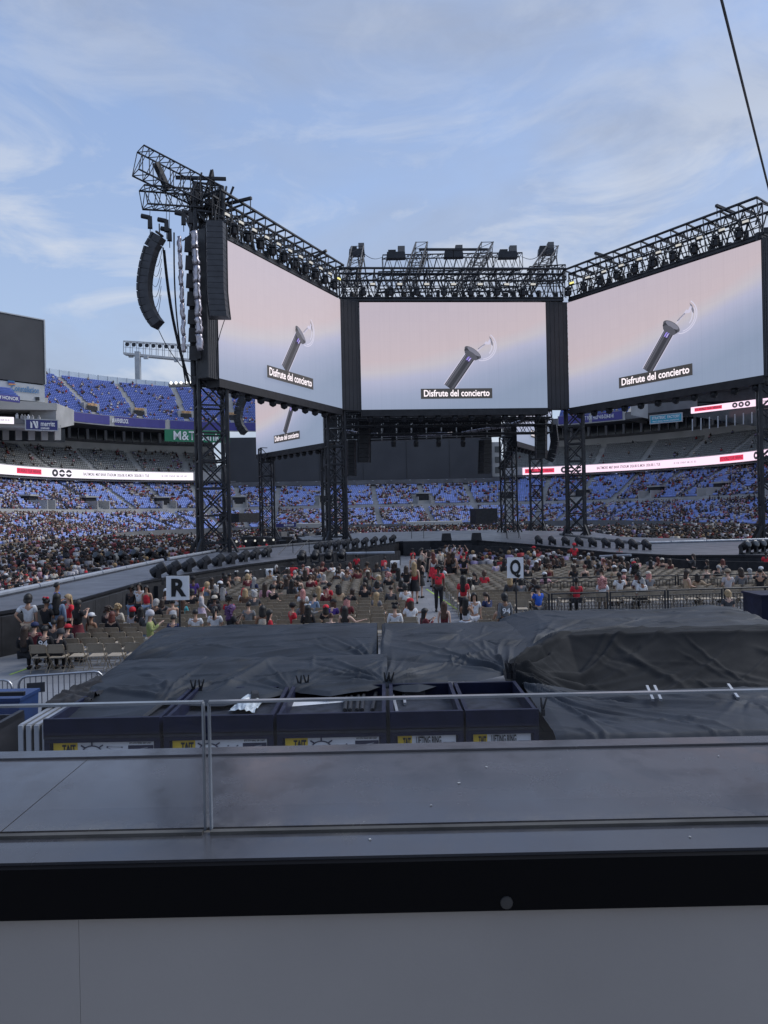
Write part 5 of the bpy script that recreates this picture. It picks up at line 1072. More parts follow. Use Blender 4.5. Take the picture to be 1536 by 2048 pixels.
# ------------------------------------------------------------------ section signs
mat('sign_white', (0.85, 0.86, 0.88), 0.55)
def letter_sign(label, x0, y0, x1, y1, Yq, ch, base_y=None):
    c_ = P((x0 + x1) / 2, (y0 + y1) / 2, Yq); w = (x1 - x0) / FPX * Yq; h = (y1 - y0) / FPX * Yq; t = thing('section_sign', label, 'sign', (c_.x, c_.y, 0)); M_ = Matrix.Rotation(ROLL * .0 + R(0.8), 3, 'Y') @ Matrix.Rotation(R(4), 3, 'Z')
    MB().box(c_, (w, .03, h), M=M_).build('board', MT['sign_white'], t); text('letter', ch, h * 0.98, c_ + Vector((0, -.03, -h * .02)), M_ @ Vector((1, 0, 0)), M_ @ up, MT['black_ink'], t, 1, .026, w * .66)
    MB().bar((c_.x + w * .04, c_.y + .05, 0), (c_.x + w * .04, c_.y + .05, c_.z), .028, 8).build('pole', MT['black_paint'], t); MB().box((c_.x + w * .04, c_.y + .05, .03), (.5, .5, .05)).build('base_plate', MT['black_paint'], t)
letter_sign('white square sign with a black letter R on a black pole', 333, 1152, 378, 1200, 20, 'R'); letter_sign('white sign with a black letter Q on a black pole', 1014, 1115, 1047, 1156, 24.5, 'Q')
# lime tape on the floor
mat('tape', (0.5, 0.75, 0.08), 0.5)
for (x0, y0, x1, y1, lb) in ((853, 1178, 915, 1219, 'lime tape line along the aisle between the seat blocks'), (20, 1349, 60, 1335, 'short lime tape line by the first occupied chairs')):
    a, b_ = G(x0, y0, .004), G(x1, y1, .004); s = (b_ - a).cross(up).normalized() * .04; tag(MB().add([a - s, b_ - s, b_ + s, a + s], [(0, 1, 2, 3)]).build('floor_tape', MT['tape']), lb, 'tape')
# white covered crates and bins standing in the crowd
for k, (x, y, w, h, lb) in enumerate(((533, 1157, 26, 26, 'white cloth covered bin before the left pit barrier'), (791, 1140, 18, 30, 'tall white board leaning by the women with boots'), (1325, 1117, 26, 20, 'crumpled white sheet bag on the right pit barrier'), (1197, 1096, 20, 10, 'white cloth on the barrier near the red shirts'), (1113, 1105, 17, 14, 'small white board behind the Q sign crowd'), (1185, 1112, 20, 16, 'white crate beside the white cloth'), (1491, 1126, 22, 12, 'white box at the right picture edge'), (105, 1150, 14, 14, 'white bin among the crowd beyond the runway'), (311, 1195, 16, 24, 'white board behind the trio by the runway'))):
    q = G(x, y + h * .8, 0.0); k_ = q.y / FPX; t = thing('white_cover', lb, 'cover', q); mb = MB(); rr2 = random.Random(k); W_, H_ = w * k_, h * k_
    gx, gz = 7, 6; vs = [(q.x + W_ * (i / (gx - 1) - .5) * (1 + .06 * rr2.random()), q.y + .08 * rr2.random(), q.z + .35 + H_ * j / (gz - 1) + (.05 * rr2.random() if j == gz - 1 else 0)) for j in range(gz) for i in range(gx)]
    vs += [(v[0], v[1] + .3, v[2]) for v in vs]; n_ = gx * gz
    fs = [(j * gx + i, j * gx + i + 1, (j + 1) * gx + i + 1, (j + 1) * gx + i) for j in range(gz - 1) for i in range(gx - 1)]; fs += [tuple(n_ + a for a in reversed(f)) for f in fs]
    fs += [((gz - 1) * gx + i, (gz - 1) * gx + i + 1, n_ + (gz - 1) * gx + i + 1, n_ + (gz - 1) * gx + i) for i in range(gx - 1)]; mb.add(vs, fs); mb.build('sheet', MT['white'], t, True); MB().box((q.x, q.y + .18, q.z + .18), (W_ * .8, .25, .36)).build('stand', MT['black_paint'], t)
# ================================================================== people
def skin_mesh(name, verts, edges, radii, root=0, sub=1):
    me = bpy.data.meshes.new(name); me.from_pydata(verts, edges, []); ob = bpy.data.objects.new(name, me)
    sk = ob.modifiers.new('skin', 'SKIN'); sk.use_smooth_shade = True; sk.branch_smoothing = 0.4
    d = me.skin_vertices[0].data
    for i, r in enumerate(radii): d[i].radius = r if isinstance(r, tuple) else (r, r); d[i].use_root = (i == root)
    if sub: ss = ob.modifiers.new('sub', 'SUBSURF'); ss.levels = ss.render_levels = sub
    out = evaluated(ob); out.name = name; bpy.data.meshes.remove(me); out.polygons.foreach_set('use_smooth', [True] * len(out.polygons)); return out
def joints(sit, armL, armR, lean=0.0, turn=0.0, legs=None):
    """joint positions, facing +y. arm = (elbow offset, hand offset) from the shoulder"""
    J = {}; pz = 0.53 if sit else 0.93; py = -0.10 if sit else 0.0
    def ln(y, z): h = z - pz; return py + y + math.sin(lean) * h, pz + math.cos(lean) * h
    for nm, y, z in (('pelvis', 0, pz), ('waist', .01, pz + .16), ('chest', .0, pz + .36), ('neck', -.01, pz + .52), ('jaw', .02, pz + .59), ('head', .02, pz + .67), ('crown', .005, pz + .745)):
        yy, zz = ln(y, z); J[nm] = Vector((0, yy, zz))
    for s, arm in ((-1, armL), (1, armR)):
        k = 'L' if s < 0 else 'R'; yy, zz = ln(-.01, pz + .455); sh = Vector((.165 * s, yy, zz)); J['sh' + k] = sh; e, h = arm
        J['el' + k] = sh + Vector((e[0] * s, e[1], e[2])); J['wr' + k] = sh + Vector((h[0] * s, h[1], h[2])); d = (J['wr' + k] - J['el' + k]).normalized(); J['ha' + k] = J['wr' + k] + d * .075; J['d' + k] = d
        if sit: J['hp' + k] = Vector((.085 * s, py + .06, pz - .02)); J['kn' + k] = Vector((.11 * s, .36, .50)); J['an' + k] = Vector((.11 * s, .34, .09)); J['to' + k] = Vector((.12 * s, .49, .035))
        else:
            o = (legs or {}).get(k, (0, 0)); J['hp' + k] = Vector((.088 * s, 0, .87)); J['kn' + k] = Vector((.095 * s, .03 + o[0] * .5, .48)); J['an' + k] = Vector((.10 * s, -.02 + o[0], .08)); J['to' + k] = Vector((.115 * s, .13 + o[0], .03))
    return J
DOWN = ((.045, -.02, -.27), (.05, .03, -.50)); LAP = ((.05, .03, -.26), (-.06, .25, -.30)); PHONE = ((.06, .10, -.22), (-.08, .29, -.04)); PHONEH = ((.08, .18, -.06), (-.05, .30, .14))
HIP = ((.16, -.08, -.22), (.02, -.0, -.42)); OUT = ((.25, .05, -.12), (.46, .12, -.22)); BACKC = ((.2, -.02, -.18), (.42, .05, -.12)); UPR = ((.12, .05, .18), (.02, .08, .36)); FOLD = ((.05, .08, -.26), (-.14, .22, -.20)); FACE = ((.1, .14, -.18), (-.07, .20, .07))
POSES = {'stand': joints(False, DOWN, DOWN), 'stand_phone': joints(False, PHONE, PHONE), 'stand_fold': joints(False, FOLD, FOLD), 'stand_out': joints(False, OUT, OUT), 'stand_hip': joints(False, HIP, DOWN), 'walk': joints(False, ((.05, -.08, -.26), (.05, .04, -.48)), ((.05, .07, -.26), (.03, .24, -.42)), .03, legs={'L': (.2, 0), 'R': (-.2, 0)}), 'stand_up': joints(False, UPR, UPR), 'bend': joints(False, ((.05, .1, -.25), (.0, .22, -.42)), ((.05, .1, -.25), (.0, .22, -.42)), .55),
         'sit': joints(True, LAP, LAP), 'sit_phone': joints(True, PHONE, PHONE, .06), 'sit_lean': joints(True, LAP, LAP, .28), 'sit_arm': joints(True, LAP, BACKC), 'sit_high': joints(True, PHONEH, PHONEH)}
BASE_R = dict(pelvis=(.15, .105), waist=(.128, .092), chest=(.15, .105), neck=.052, jaw=(.062, .075), head=(.075, .092), crown=(.055, .065), sh=.062, el=.042, wr=.029, ha=(.034, .018), hp=.088, kn=.058, an=.040, to=(.042, .028))
def rad(n): return BASE_R[n] if n in BASE_R else BASE_R[n[:2]]
def build_set(names, edges, J, grow=0.0, over=None, fingers=False, root=0, sub=1):
    V = []; Rr = []; idx = {}
    for n in names:
        idx[n] = len(V); V.append(tuple(J[n])); r = over[n] if over and n in over else rad(n); r = r if isinstance(r, tuple) else (r, r); Rr.append((r[0] + grow, r[1] + grow))
    E = [(idx[a], idx[b]) for a, b in edges]
    if fingers:
        for k, s in (('L', -1), ('R', 1)):
            h = J['ha' + k]; d = J['d' + k]; side = d.cross(Vector((0, 0, 1))); side = side.normalized() if side.length > .2 else Vector((0, 1, 0)); palm = side.cross(d).normalized()
            for f, (o, l) in enumerate(((-.026, .062), (-.009, .078), (.009, .074), (.026, .055))):
                i = len(V); V.append(tuple(h + side * o + d * (l * .5))); V.append(tuple(h + side * o * 1.1 + d * l - palm * .022)); Rr += [(.0095, .0095), (.0075, .0075)]; E += [(idx['ha' + k], i), (i, i + 1)]
            i = len(V); V.append(tuple(J['wr' + k] + d * .03 + side * -.045)); V.append(tuple(J['wr' + k] + d * .075 + side * -.06 - palm * .012)); Rr += [(.012, .012), (.009, .009)]; E += [(idx['wr' + k], i), (i, i + 1)]
    return V, E, Rr
ARM = lambda k: [('chest', 'sh' + k), ('sh' + k, 'el' + k), ('el' + k, 'wr' + k), ('wr' + k, 'ha' + k)]
LEG = lambda k: [('pelvis', 'hp' + k), ('hp' + k, 'kn' + k), ('kn' + k, 'an' + k), ('an' + k, 'to' + k)]
SPINE = [('pelvis', 'waist'), ('waist', 'chest'), ('chest', 'neck'), ('neck', 'jaw'), ('jaw', 'head'), ('head', 'crown')]
ALL = ['pelvis', 'waist', 'chest', 'neck', 'jaw', 'head', 'crown'] + [a + k for k in 'LR' for a in ('sh', 'el', 'wr', 'ha', 'hp', 'kn', 'an', 'to')]
PM = {}
for pn, J in POSES.items():
    sit = pn.startswith('sit'); d = {}
    V, E, Rr = build_set(ALL, SPINE + ARM('L') + ARM('R') + LEG('L') + LEG('R'), J, -.006, fingers=True); d['body'] = skin_mesh('person', V, E, Rr, 0, 1)
    # nose and ears pulled out of the head
    for v in d['body'].vertices:
        p = v.co - J['head']
        if p.y > .07 and abs(p.x) < .022 and -.05 < p.z < .012: v.co.y += .016
        if abs(p.x) > .062 and abs(p.y) < .03 and -.05 < p.z < .02: v.co.x += .012 * (1 if p.x > 0 else -1)
    J2 = dict(J)
    for k in 'LR': J2['sl' + k] = J['sh' + k].lerp(J['el' + k], .7); J2['cf' + k] = J['el' + k].lerp(J['wr' + k], .9)
    J2['hem'] = J['pelvis'] + Vector((0, .0, -.02)); J2['col'] = J['chest'].lerp(J['neck'], .62)
    o_ = dict(hem=(.168, .125), pelvis=(.162, .118), waist=(.146, .108), chest=(.165, .118), col=(.085, .07), shL=.078, shR=.078, slL=.066, slR=.066, elL=.058, elR=.058, cfL=.043, cfR=.043)
    core = [('pelvis', 'waist'), ('waist', 'chest'), ('chest', 'col')]
    for kind, ends in (('tee', 'sl'), ('long', 'cf'), ('tank', None)):
        nm = ['pelvis', 'waist', 'chest', 'col']; ed = list(core)
        if ends:
            for k in 'LR':
                nm += ['sh' + k]; ed.append(('chest', 'sh' + k))
                if ends == 'cf': nm += ['el' + k, 'cf' + k]; ed += [('sh' + k, 'el' + k), ('el' + k, 'cf' + k)]
                else: nm += ['sl' + k]; ed += [('sh' + k, 'sl' + k)]
        V, E, Rr = build_set(nm, ed, J2, .0, o_ if ends else dict(o_, col=(.10, .075))); d[kind] = skin_mesh('top', V, E, Rr, 0, 1)
    J2['puffs'] = J['pelvis']
    po = dict(pelvis=(.158, .115), hpL=.105, hpR=.105, knL=.076, knR=.076, anL=.058, anR=.058, khL=.082, khR=.082)
    for k in 'LR': J2['kh' + k] = J['hp' + k].lerp(J['kn' + k], .75)
    V, E, Rr = build_set(['pelvis'] + [a + k for k in 'LR' for a in ('hp', 'kn', 'an')], [('pelvis', 'hpL'), ('hpL', 'knL'), ('knL', 'anL'), ('pelvis', 'hpR'), ('hpR', 'knR'), ('knR', 'anR')], J2, 0, po); d['trousers'] = skin_mesh('trousers', V, E, Rr, 0, 1)
    V, E, Rr = build_set(['pelvis'] + [a + k for k in 'LR' for a in ('hp', 'kh')], [('pelvis', 'hpL'), ('hpL', 'khL'), ('pelvis', 'hpR'), ('hpR', 'khR')], J2, .004, po); d['shorts'] = skin_mesh('shorts', V, E, Rr, 0, 1)
    # skirt
    b = MB(); n = 14; rows = []
    prof = ((.155, .12, .06), (.175, .14, -.05), (.215, .18, -.22), (.25, .21, -.40)) if not sit else ((.16, .12, .06), (.19, .17, -.03), (.2, .2, -.07))
    for rx, ry, dz in prof:
        for k in range(n): a = 2 * math.pi * k / n; w = 1 + .05 * math.sin(a * 5) * (dz < -.1); b.v.append((rx * w * math.cos(a), J['pelvis'].y + (.12 if sit and dz < 0 else 0) + (ry + (.12 if sit and dz < 0 else 0)) * w * math.sin(a), J['pelvis'].z + dz))
    for i in range(len(prof) - 1):
        for k in range(n): b.f.append((i * n + k, i * n + (k + 1) % n, (i + 1) * n + (k + 1) % n, (i + 1) * n + k)); b.m.append(0)
    me = bpy.data.meshes.new('skirt'); me.from_pydata(b.v, [], b.f); me.polygons.foreach_set('use_smooth', [True] * len(me.polygons)); d['skirt'] = me
    b = MB()
    for k in 'LR': f = J['to' + k]; a = J['an' + k]; b.path([a + Vector((0, -.05, -.045)), a.lerp(f, .4) + Vector((0, 0, -.015)), f + Vector((0, .04, -.0))], [.048, .052, .038], 8)
    me = bpy.data.meshes.new('shoes'); me.from_pydata(b.v, [], b.f); me.polygons.foreach_set('use_smooth', [True] * len(me.polygons)); d['shoes'] = me
    d['head'] = J['head']; PM[pn] = d
for d in PM.values():
    for k, mm in (('body', 'skin'), ('tee', 'cloth'), ('long', 'cloth'), ('tank', 'cloth'), ('trousers', 'cloth'), ('shorts', 'cloth'), ('skirt', 'cloth'), ('shoes', 'cloth')): d[k].materials.clear(); d[k].materials.append(MT[mm])
# hair shapes, centred on the head
def hair_mesh(kind):
    b = MB(); rq = random.Random(hash(kind) % 97 if False else len(kind) * 7)
    def cap(r=.112, low=-.03, back=.0, front=.45):
        n, m = 16, 9; vs = []
        for i in range(m + 1):
            ph = math.pi * .62 * i / m
            for k in range(n):
                a = 2 * math.pi * k / n; fr = max(0, math.sin(a)); lim = 1 - front * fr; p = ph * lim; w = 1 + rq.uniform(-.025, .025); vs.append((math.sin(p) * math.cos(a) * r * .9 * w, math.sin(p) * math.sin(a) * r * 1.06 * w - .006, math.cos(p) * r * 1.06 * w + .012))
        b.add(vs, [(i * n + k, (i + 1) * n + k, (i + 1) * n + (k + 1) % n, i * n + (k + 1) % n) for i in range(m) for k in range(n)])
    def fall(length, w0, w1, th=.05, y=-.06):
        n, m = 9, 10; vs = []
        for j in range(m + 1):
            t = j / m; w = w0 + (w1 - w0) * t; w *= 1 - .35 * max(0, t - .8) / .2
            for side in (1, -1):
                for i in range(n):
                    u = i / (n - 1) * 2 - 1; wob = .006 * math.sin(i * 2.3 + j) + rq.uniform(-.004, .004); vs.append((u * w + wob, y - .03 * t - (th if side > 0 else 0) * (1 - u * u * .8) + .035 * u * u * (1 - t * .4), .05 - t * length))
        q = 2 * n; fs = []
        for j in range(m):
            for i in range(n - 1): fs.append((j * q + i, j * q + i + 1, (j + 1) * q + i + 1, (j + 1) * q + i)); fs.append((j * q + n + i + 1, j * q + n + i, (j + 1) * q + n + i, (j + 1) * q + n + i + 1))
            fs += [(j * q, (j + 1) * q, (j + 1) * q + n, j * q + n), (j * q + n - 1, j * q + 2 * n - 1, (j + 1) * q + 2 * n - 1, (j + 1) * q + n - 1)]
        fs.append(tuple(range(m * q, m * q + n)) + tuple(range(m * q + 2 * n - 1, m * q + n - 1, -1))); b.add(vs, fs)
    if kind == 'short': cap(.104)
    elif kind == 'long': cap(.116); fall(.52, .105, .14)
    elif kind == 'mid': cap(.116); fall(.28, .108, .12, .06)
    elif kind == 'bob': cap(.125); fall(.17, .115, .11, .065)
    elif kind == 'tail': cap(.108); b.path([(0, -.11, .04), (0, -.17, .0), (0, -.18, -.14), (0, -.16, -.3)], [.03, .042, .04, .012], 8)
    elif kind == 'bun': cap(.108); b.ball((0, -.1, .1), .055, 9, 7)
    elif kind == 'curly': 
        cap(.125)
        for k in range(46): a, p = rq.uniform(0, 6.28), rq.uniform(0, 2.0); r = .125; q = Vector((math.sin(p) * math.cos(a) * r, math.sin(p) * math.sin(a) * r - .02, math.cos(p) * r)); (q.y < .07 or q.z > .06) and b.ball(q, rq.uniform(.03, .048), 6, 5)
    elif kind == 'curlylong':
        cap(.13); fall(.36, .12, .16, .09)
        for k in range(60): b.ball((rq.uniform(-.15, .15), -.11 + rq.uniform(-.04, .03), .08 - rq.uniform(0, .4)), rq.uniform(.025, .045), 6, 5)
    elif kind == 'cap': cap(.104); 
    me = bpy.data.meshes.new('hair'); me.from_pydata([tuple(v) for v in b.v], [], b.f); me.polygons.foreach_set('use_smooth', [True] * len(me.polygons)); me.materials.append(MT['hair']); return me
HM = {k: hair_mesh(k) for k in ('short', 'long', 'mid', 'bob', 'tail', 'bun', 'curly', 'curlylong', 'cap')}
def hat_mesh(kind):
    b = MB()
    if kind == 'cap':
        b.lathe([(.118, .02), (.118, .06), (.095, .115), (.04, .14), (.005, .143)], (0, 0, 0), 14); n = 8; vs = []
        for z in (.028, .018):
            for k in range(n + 1): a = math.pi * k / n; vs.append((.1 * math.cos(a), .07 + .12 * math.sin(a), z - .015 * math.sin(a)))
        b.add(vs, [tuple(range(n + 1)), tuple(range(2 * n + 1, n, -1))] + [(k, n + 1 + k, n + 2 + k, k + 1) for k in range(n)])
    elif kind == 'bucket': b.lathe([(.165, -.005), (.12, .04), (.108, .12), (.06, .135), (.004, .137)], (0, 0, 0), 14)
    elif kind == 'bow':
        for s in (-1, 1): b.ball((.06 * s, -.03, .13), .05, 8, 6, (1.15, .6, .75))
        b.ball((0, -.03, .13), .022, 6, 5)
    elif kind == 'band': b.path([(.112 * math.cos(a), .03 + .03 * math.sin(a), .115 * math.sin(a) + .01) for a in np.linspace(-.1, math.pi + .1, 12)], .022, 6)
    elif kind == 'beanie': b.lathe([(.122, -.02), (.126, .05), (.1, .12), (.04, .155), (.004, .16)], (0, -.01, 0), 14)
    me = bpy.data.meshes.new('hat'); me.from_pydata([tuple(v) for v in b.v], [], b.f); me.polygons.foreach_set('use_smooth', [True] * len(me.polygons)); me.materials.append(MT['cloth']); return me
HT = {k: hat_mesh(k) for k in ('cap', 'bucket', 'bow', 'band', 'beanie')}
bpk = MB(); bpk.box((0, -.19, 0), (.28, .16, .36), 0, taper=.8); 
COL = dict(black=(.014, .014, .017), white=(.66, .67, .69), red=(.5, .02, .035), maroon=(.12, .018, .025), grey=(.16, .165, .175), darkgrey=(.05, .052, .058), denim=(.16, .22, .32), blue=(.02, .10, .5), purple=(.07, .035, .22), khaki=(.3, .24, .18), jeans=(.2, .27, .38), green=(.28, .32, .12), pink=(.55, .3, .36), lilac=(.45, .38, .5), tan=(.4, .3, .2), brown=(.1, .06, .04), cream=(.55, .5, .42), navy=(.02, .03, .09), orange=(.5, .16, .05), teal=(.05, .3, .35), brightred=(.68, .03, .05), silver=(.45, .44, .47))
HAIR = dict(black=(.009, .008, .008), brown=(.035, .02, .013), chestnut=(.075, .036, .02), auburn=(.12, .03, .02), blonde=(.36, .25, .13), grey=(.35, .34, .33), red=(.5, .03, .04), purple=(.08, .03, .12), pink=(.5, .22, .2))
SKN = dict(a=(.52, .32, .23), b=(.44, .26, .18), c=(.28, .15, .09), d=(.10, .05, .033), e=(.58, .38, .29))
PEOPLE = []
def person(pos, rz, pose, label, top='tee', tc='black', bot='trousers', bc='black', hair='long', hc='black', skin='a', hat=None, hatc='black', sc=1.0, group=None, shoes='black'):
    d = PM[pose]; o = link('person', d['body']); o.location = pos; o.rotation_euler = (0, 0, rz); o.scale = (sc * .98, sc, sc); o.color = (*SKN[skin], 1)
    def kid(nm, me, col, at=None):
        k = link(nm, me, o); k.color = (*col, 1)
        if at is not None: k.location = at
        return k
    nm = {'tee': 'shirt', 'long': 'jacket', 'tank': 'tank_top'}[top]; kid(nm, d[top], COL[tc]); kid(bot, d[bot], COL[bc]); kid('shoes', d['shoes'], COL[shoes])
    if hair: kid('hair', HM[hair], HAIR[hc], d['head'])
    if hat: kid({'cap': 'cap', 'bucket': 'bucket_hat', 'bow': 'hair_bow', 'band': 'headband', 'beanie': 'beanie'}[hat], HT[hat], COL[hatc], d['head'])
    tag(o, label, 'person', group); PEOPLE.append(o); return o
def at_head(px, py, zh, Yq=None):
    if Yq is None: q = G(px, py, zh); return Vector((q.x, q.y, 0)), 1.0
    q = P(px, py, Yq); return Vector((q.x, Yq, 0)), q.z / zh
TAKEN = []
def hp(px, py, pose, label, rz=0.0, Yq=None, z0=0.0, **kw):
    zh = (1.275 if pose.startswith('sit') else 1.71) ; pos, sc = at_head(px, py, zh + z0, Yq)
    if Yq is not None: sc = min(1.15, max(.9, (P(px, py, Yq).z - z0) / zh))
    pos.z = z0; TAKEN.append((pos.x, pos.y)); return person(pos, rz, pose, label, sc=sc, group=None, **kw)
B = math.pi
# the group by the runway on the left
hp(56, 1189, 'stand_hip', 'person in white tee and khaki trousers seen from behind by the left runway', .2, 22.6, tc='white', bc='khaki', hair='bob', skin='b')
hp(92, 1197, 'stand_fold', 'person in black with a large red hair bow by the left runway', -.3, 22.6, tc='black', bot='shorts', hair='bun', hat='bow', hatc='brightred', skin='c')
st = thing('floor_step', 'low black step under the blue shirted person by the runway', 'step', (-10.7, 23.6, 0)); MB().box((-10.7, 23.6, .21), (.8, .7, .42)).build('top', MT['black_paint'], st)
hp(113, 1165, 'stand_fold', 'person in bright blue polo facing sideways by the runway', -1.3, 23.6, .42, tc='blue', hair='short', skin='c')
hp(113, 1187, 'stand', 'person with long black hair in a pale denim jacket', .1, 22.7, top='long', tc='denim', bc='jeans', hair='long')
hp(137, 1189, 'stand', 'blonde person in red shirt and glasses behind the denim jacket', 2.4, 23.4, tc='brightred', hair='mid', hc='blonde', skin='e')
hp(155, 1200, 'stand_phone', 'person in black top and maroon skirt filming with a phone', -.5, 22.4, tc='black', bot='skirt', bc='maroon', hair='long', skin='a')
hp(262, 1172, 'stand', 'person in dark jacket and pale jeans, leftmost of the posing trio', B, 28.2, top='long', tc='black', bc='jeans', hair='curly', skin='d')
hp(278, 1166, 'stand', 'smiling person in white printed tee, middle of the posing trio', B, 28.2, tc='white', hair='mid', hc='black')
hp(293, 1171, 'stand', 'person in red top and denim shorts, rightmost of the posing trio', B, 28.0, top='tank', tc='red', bot='shorts', bc='jeans', hair='long', skin='b')
hp(299, 1222, 'stand_phone', 'person in green jacket and grey beanie beside the tarpaulin', -1.4, 20.2, top='long', tc='green', bc='cream', hair='mid', hc='grey', hat='beanie', hatc='silver', skin='e')
hp(52, 1254, 'sit', 'seated person with long brown hair in the first occupied chair', 0, 20.5, top='long', tc='black', hair='long', hc='brown')
hp(72, 1247, 'sit', 'seated person in dark cap and striped shirt behind the first chair', 0, 21.4, tc='maroon', hair='short', hat='cap', hatc='navy')
jk = hp(93, 1253, 'sit', 'seated person in black jacket with a white number 94', 0, 20.5, top='long', tc='black', hair='short')
hp(110, 1241, 'sit', 'seated person with short black hair in grey hood near the jackets', 0, 22.2, top='long', tc='darkgrey', hair='short', skin='b')
hp(124, 1234, 'sit', 'seated person with long chestnut hair below the phone filmer', 0, 22.4, top='long', tc='darkgrey', hair='long', hc='chestnut')
hp(118, 1262, 'sit_lean', 'seated person bent forward in a black puffy jacket', -.2, 20.5, top='long', tc='black', hair=None, hat='beanie', hatc='darkgrey')
hp(140, 1260, 'sit', 'seated person with a red cap beside the black puffy jacket', -.4, 21.4, top='long', tc='darkgrey', hair='short', hat='cap', hatc='red')
hp(186, 1228, 'sit', 'seated person in a white cap with bare shoulders', -.3, 23.3, top='tank', tc='tan', hair='tail', hc='brown', hat='cap', hatc='white', skin='c')
hp(226, 1225, 'sit', 'seated person with auburn hair in a black leather jacket', 0, 23.3, top='long', tc='black', hair='mid', hc='auburn', skin='e')
hp(268, 1217, 'sit', 'seated person with a patterned red scarf near the trio', -.3, 24.8, top='long', tc='silver', hair='mid', hc='black', hat='beanie', hatc='red'); hp(283, 1216, 'sit', 'seated person all in black right of the red scarf', 0, 24.6, tc='black', hair='long')
hp(325, 1199, 'sit_arm', 'seated person in white patterned black top with a stretched arm', 0, 27.0, tc='darkgrey', hair='mid', hc='brown', skin='e')
hp(366, 1199, 'sit', 'seated person with long grey brown hair beside the R sign', 0, 27.0, top='long', tc='teal', hair='long', hc='chestnut')
hp(348, 1235, 'sit', 'seated person with short black hair just behind the R sign pole', 0, 23, tc='navy', hair='short')
hp(386, 1153, 'stand', 'person in purple shirt and dark cap next to the R sign', .3, 30.5, tc='purple', hair='short', hat='cap', hatc='black', skin='d')
hp(402, 1176, 'walk', 'person in a pale sequined dress and red white headband walking', -1.5, 26.3, top='long', tc='silver', bot='skirt', bc='lilac', hair='short', hc='auburn', hat='band', hatc='brightred', skin='e')
hp(391, 1220, 'sit', 'seated person in plain white tee with short black hair', .2, 23.4, tc='white', hair='short', skin='b')
hp(431, 1214, 'sit', 'seated person in white tee with pink back print', 0, 23.4, tc='white', hair='tail', skin='a')
hp(466, 1213, 'sit_phone', 'seated person with purple curly hair holding drinks', -.9, 23.2, tc='black', hair='curlylong', hc='purple', skin='d')
hp(430, 1193, 'sit', 'seated person in a white and red cap in the R block', 0, 27, top='long', tc='darkgrey', hair='short', hat='cap', hatc='cream', skin='d')
hp(488, 1178, 'sit', 'seated person with bright red hair in a white jacket', 0, 30, top='long', tc='white', hair='mid', hc='red', skin='e')
hp(459, 1194, 'sit', 'seated person with curly black hair in a dark red top', 0, 27.0, tc='red', hair='curly', skin='d')
hp(498, 1205, 'sit', 'seated person in grey printed tee with short black hair', 0, 25, tc='grey', hair='short')
hp(545, 1222, 'sit', 'seated person in profile with long dark hair near the tarp ridge', -1.2, 22.8, tc='red', hair='long', hc='black')
hp(590, 1208, 'sit', 'seated person in dark red shirt and black cap turned aside', -1.0, 24.2, tc='red', hair='short', hat='cap', hatc='black', skin='b')
hp(616, 1212, 'sit', 'seated person with a white bow in long dark hair', 0, 23.8, top='long', tc='black', hair='long', hat='bow', hatc='white')
hp(662, 1228, 'sit', 'seated person with a loose brown hair bun near the tarp ridge', 0, 22.6, top='tank', tc='black', hair='bun', hc='chestnut', skin='e')
hp(652, 1212, 'sit', 'seated person in a bright red cap in the R block', 0, 24.5, tc='black', hair='mid', hat='cap', hatc='brightred')
hp(627, 1188, 'sit_lean', 'seated person in blue white tie dye jacket', -.5, 27.5, top='long', tc='denim', hair='short', skin='e')
hp(606, 1180, 'sit', 'seated person with long salmon pink hair', 0, 29, tc='white', hair='long', hc='pink', skin='e'); hp(637, 1174, 'sit', 'seated person with long pale blonde hair', 0, 30, tc='white', hair='long', hc='blonde', skin='e')
hp(585, 1127, 'stand_out', 'red shirted steward with arms spread at the pit barrier', B, 41, tc='brightred', hair='short', skin='d', hat='cap', hatc='black')
hp(713, 1111, 'stand', 'red shirted steward with black cap behind the pit barrier', 0, 47.5, tc='brightred', hair='short', hat='cap', hatc='black', skin='d')
hp(764, 1120, 'bend', 'red shirted steward bending over the pit barrier', -.6, 46, tc='brightred', hair='short', skin='d')
gd = hp(876, 1124, 'stand', 'steward in red shirt and black trousers facing us in the aisle', B, 31.0, tc='brightred', hair='curly', skin='d')
hp(812, 1132, 'stand_phone', 'person in black top and patterned tights beside the aisle', 0, 33.6, tc='black', bot='shorts', bc='black', hair='mid', hc='brown', skin='e', sc=1.0) if False else hp(812, 1132, 'stand_phone', 'person in black top and patterned tights beside the aisle', 0, 33.6, tc='black', bot='shorts', bc='black', hair='mid', hc='brown', skin='e')
hp(828, 1125, 'stand', 'person with long blonde hair and black boots in the aisle', 0, 33.8, top='tank', tc='red', bot='skirt', bc='black', hair='long', hc='blonde', skin='e')
hp(838, 1117, 'stand_fold', 'person in strapless black top behind the long blonde hair', -.5, 36, top='tank', tc='black', bot='skirt', hair='long', hc='brown', skin='e')
hp(826, 1108, 'stand', 'person with bare shoulders by the stage steps', B, 43, top='tank', tc='cream', bot='shorts', hair='short', skin='e'); hp(825, 1097, 'stand', 'red shirted steward beside the stage steps', .8, 50, tc='brightred', hair='short', skin='d', hat='cap', hatc='black')
hp(843, 1096, 'stand_phone', 'person in pale tank top near the stage steps', -1, 47, top='tank', tc='cream', hair='tail', skin='e'); hp(858, 1101, 'stand_hip', 'person in a black dress left of the red skirt', -.4, 44, top='tank', bot='skirt', hair='mid', hc='brown', skin='e')
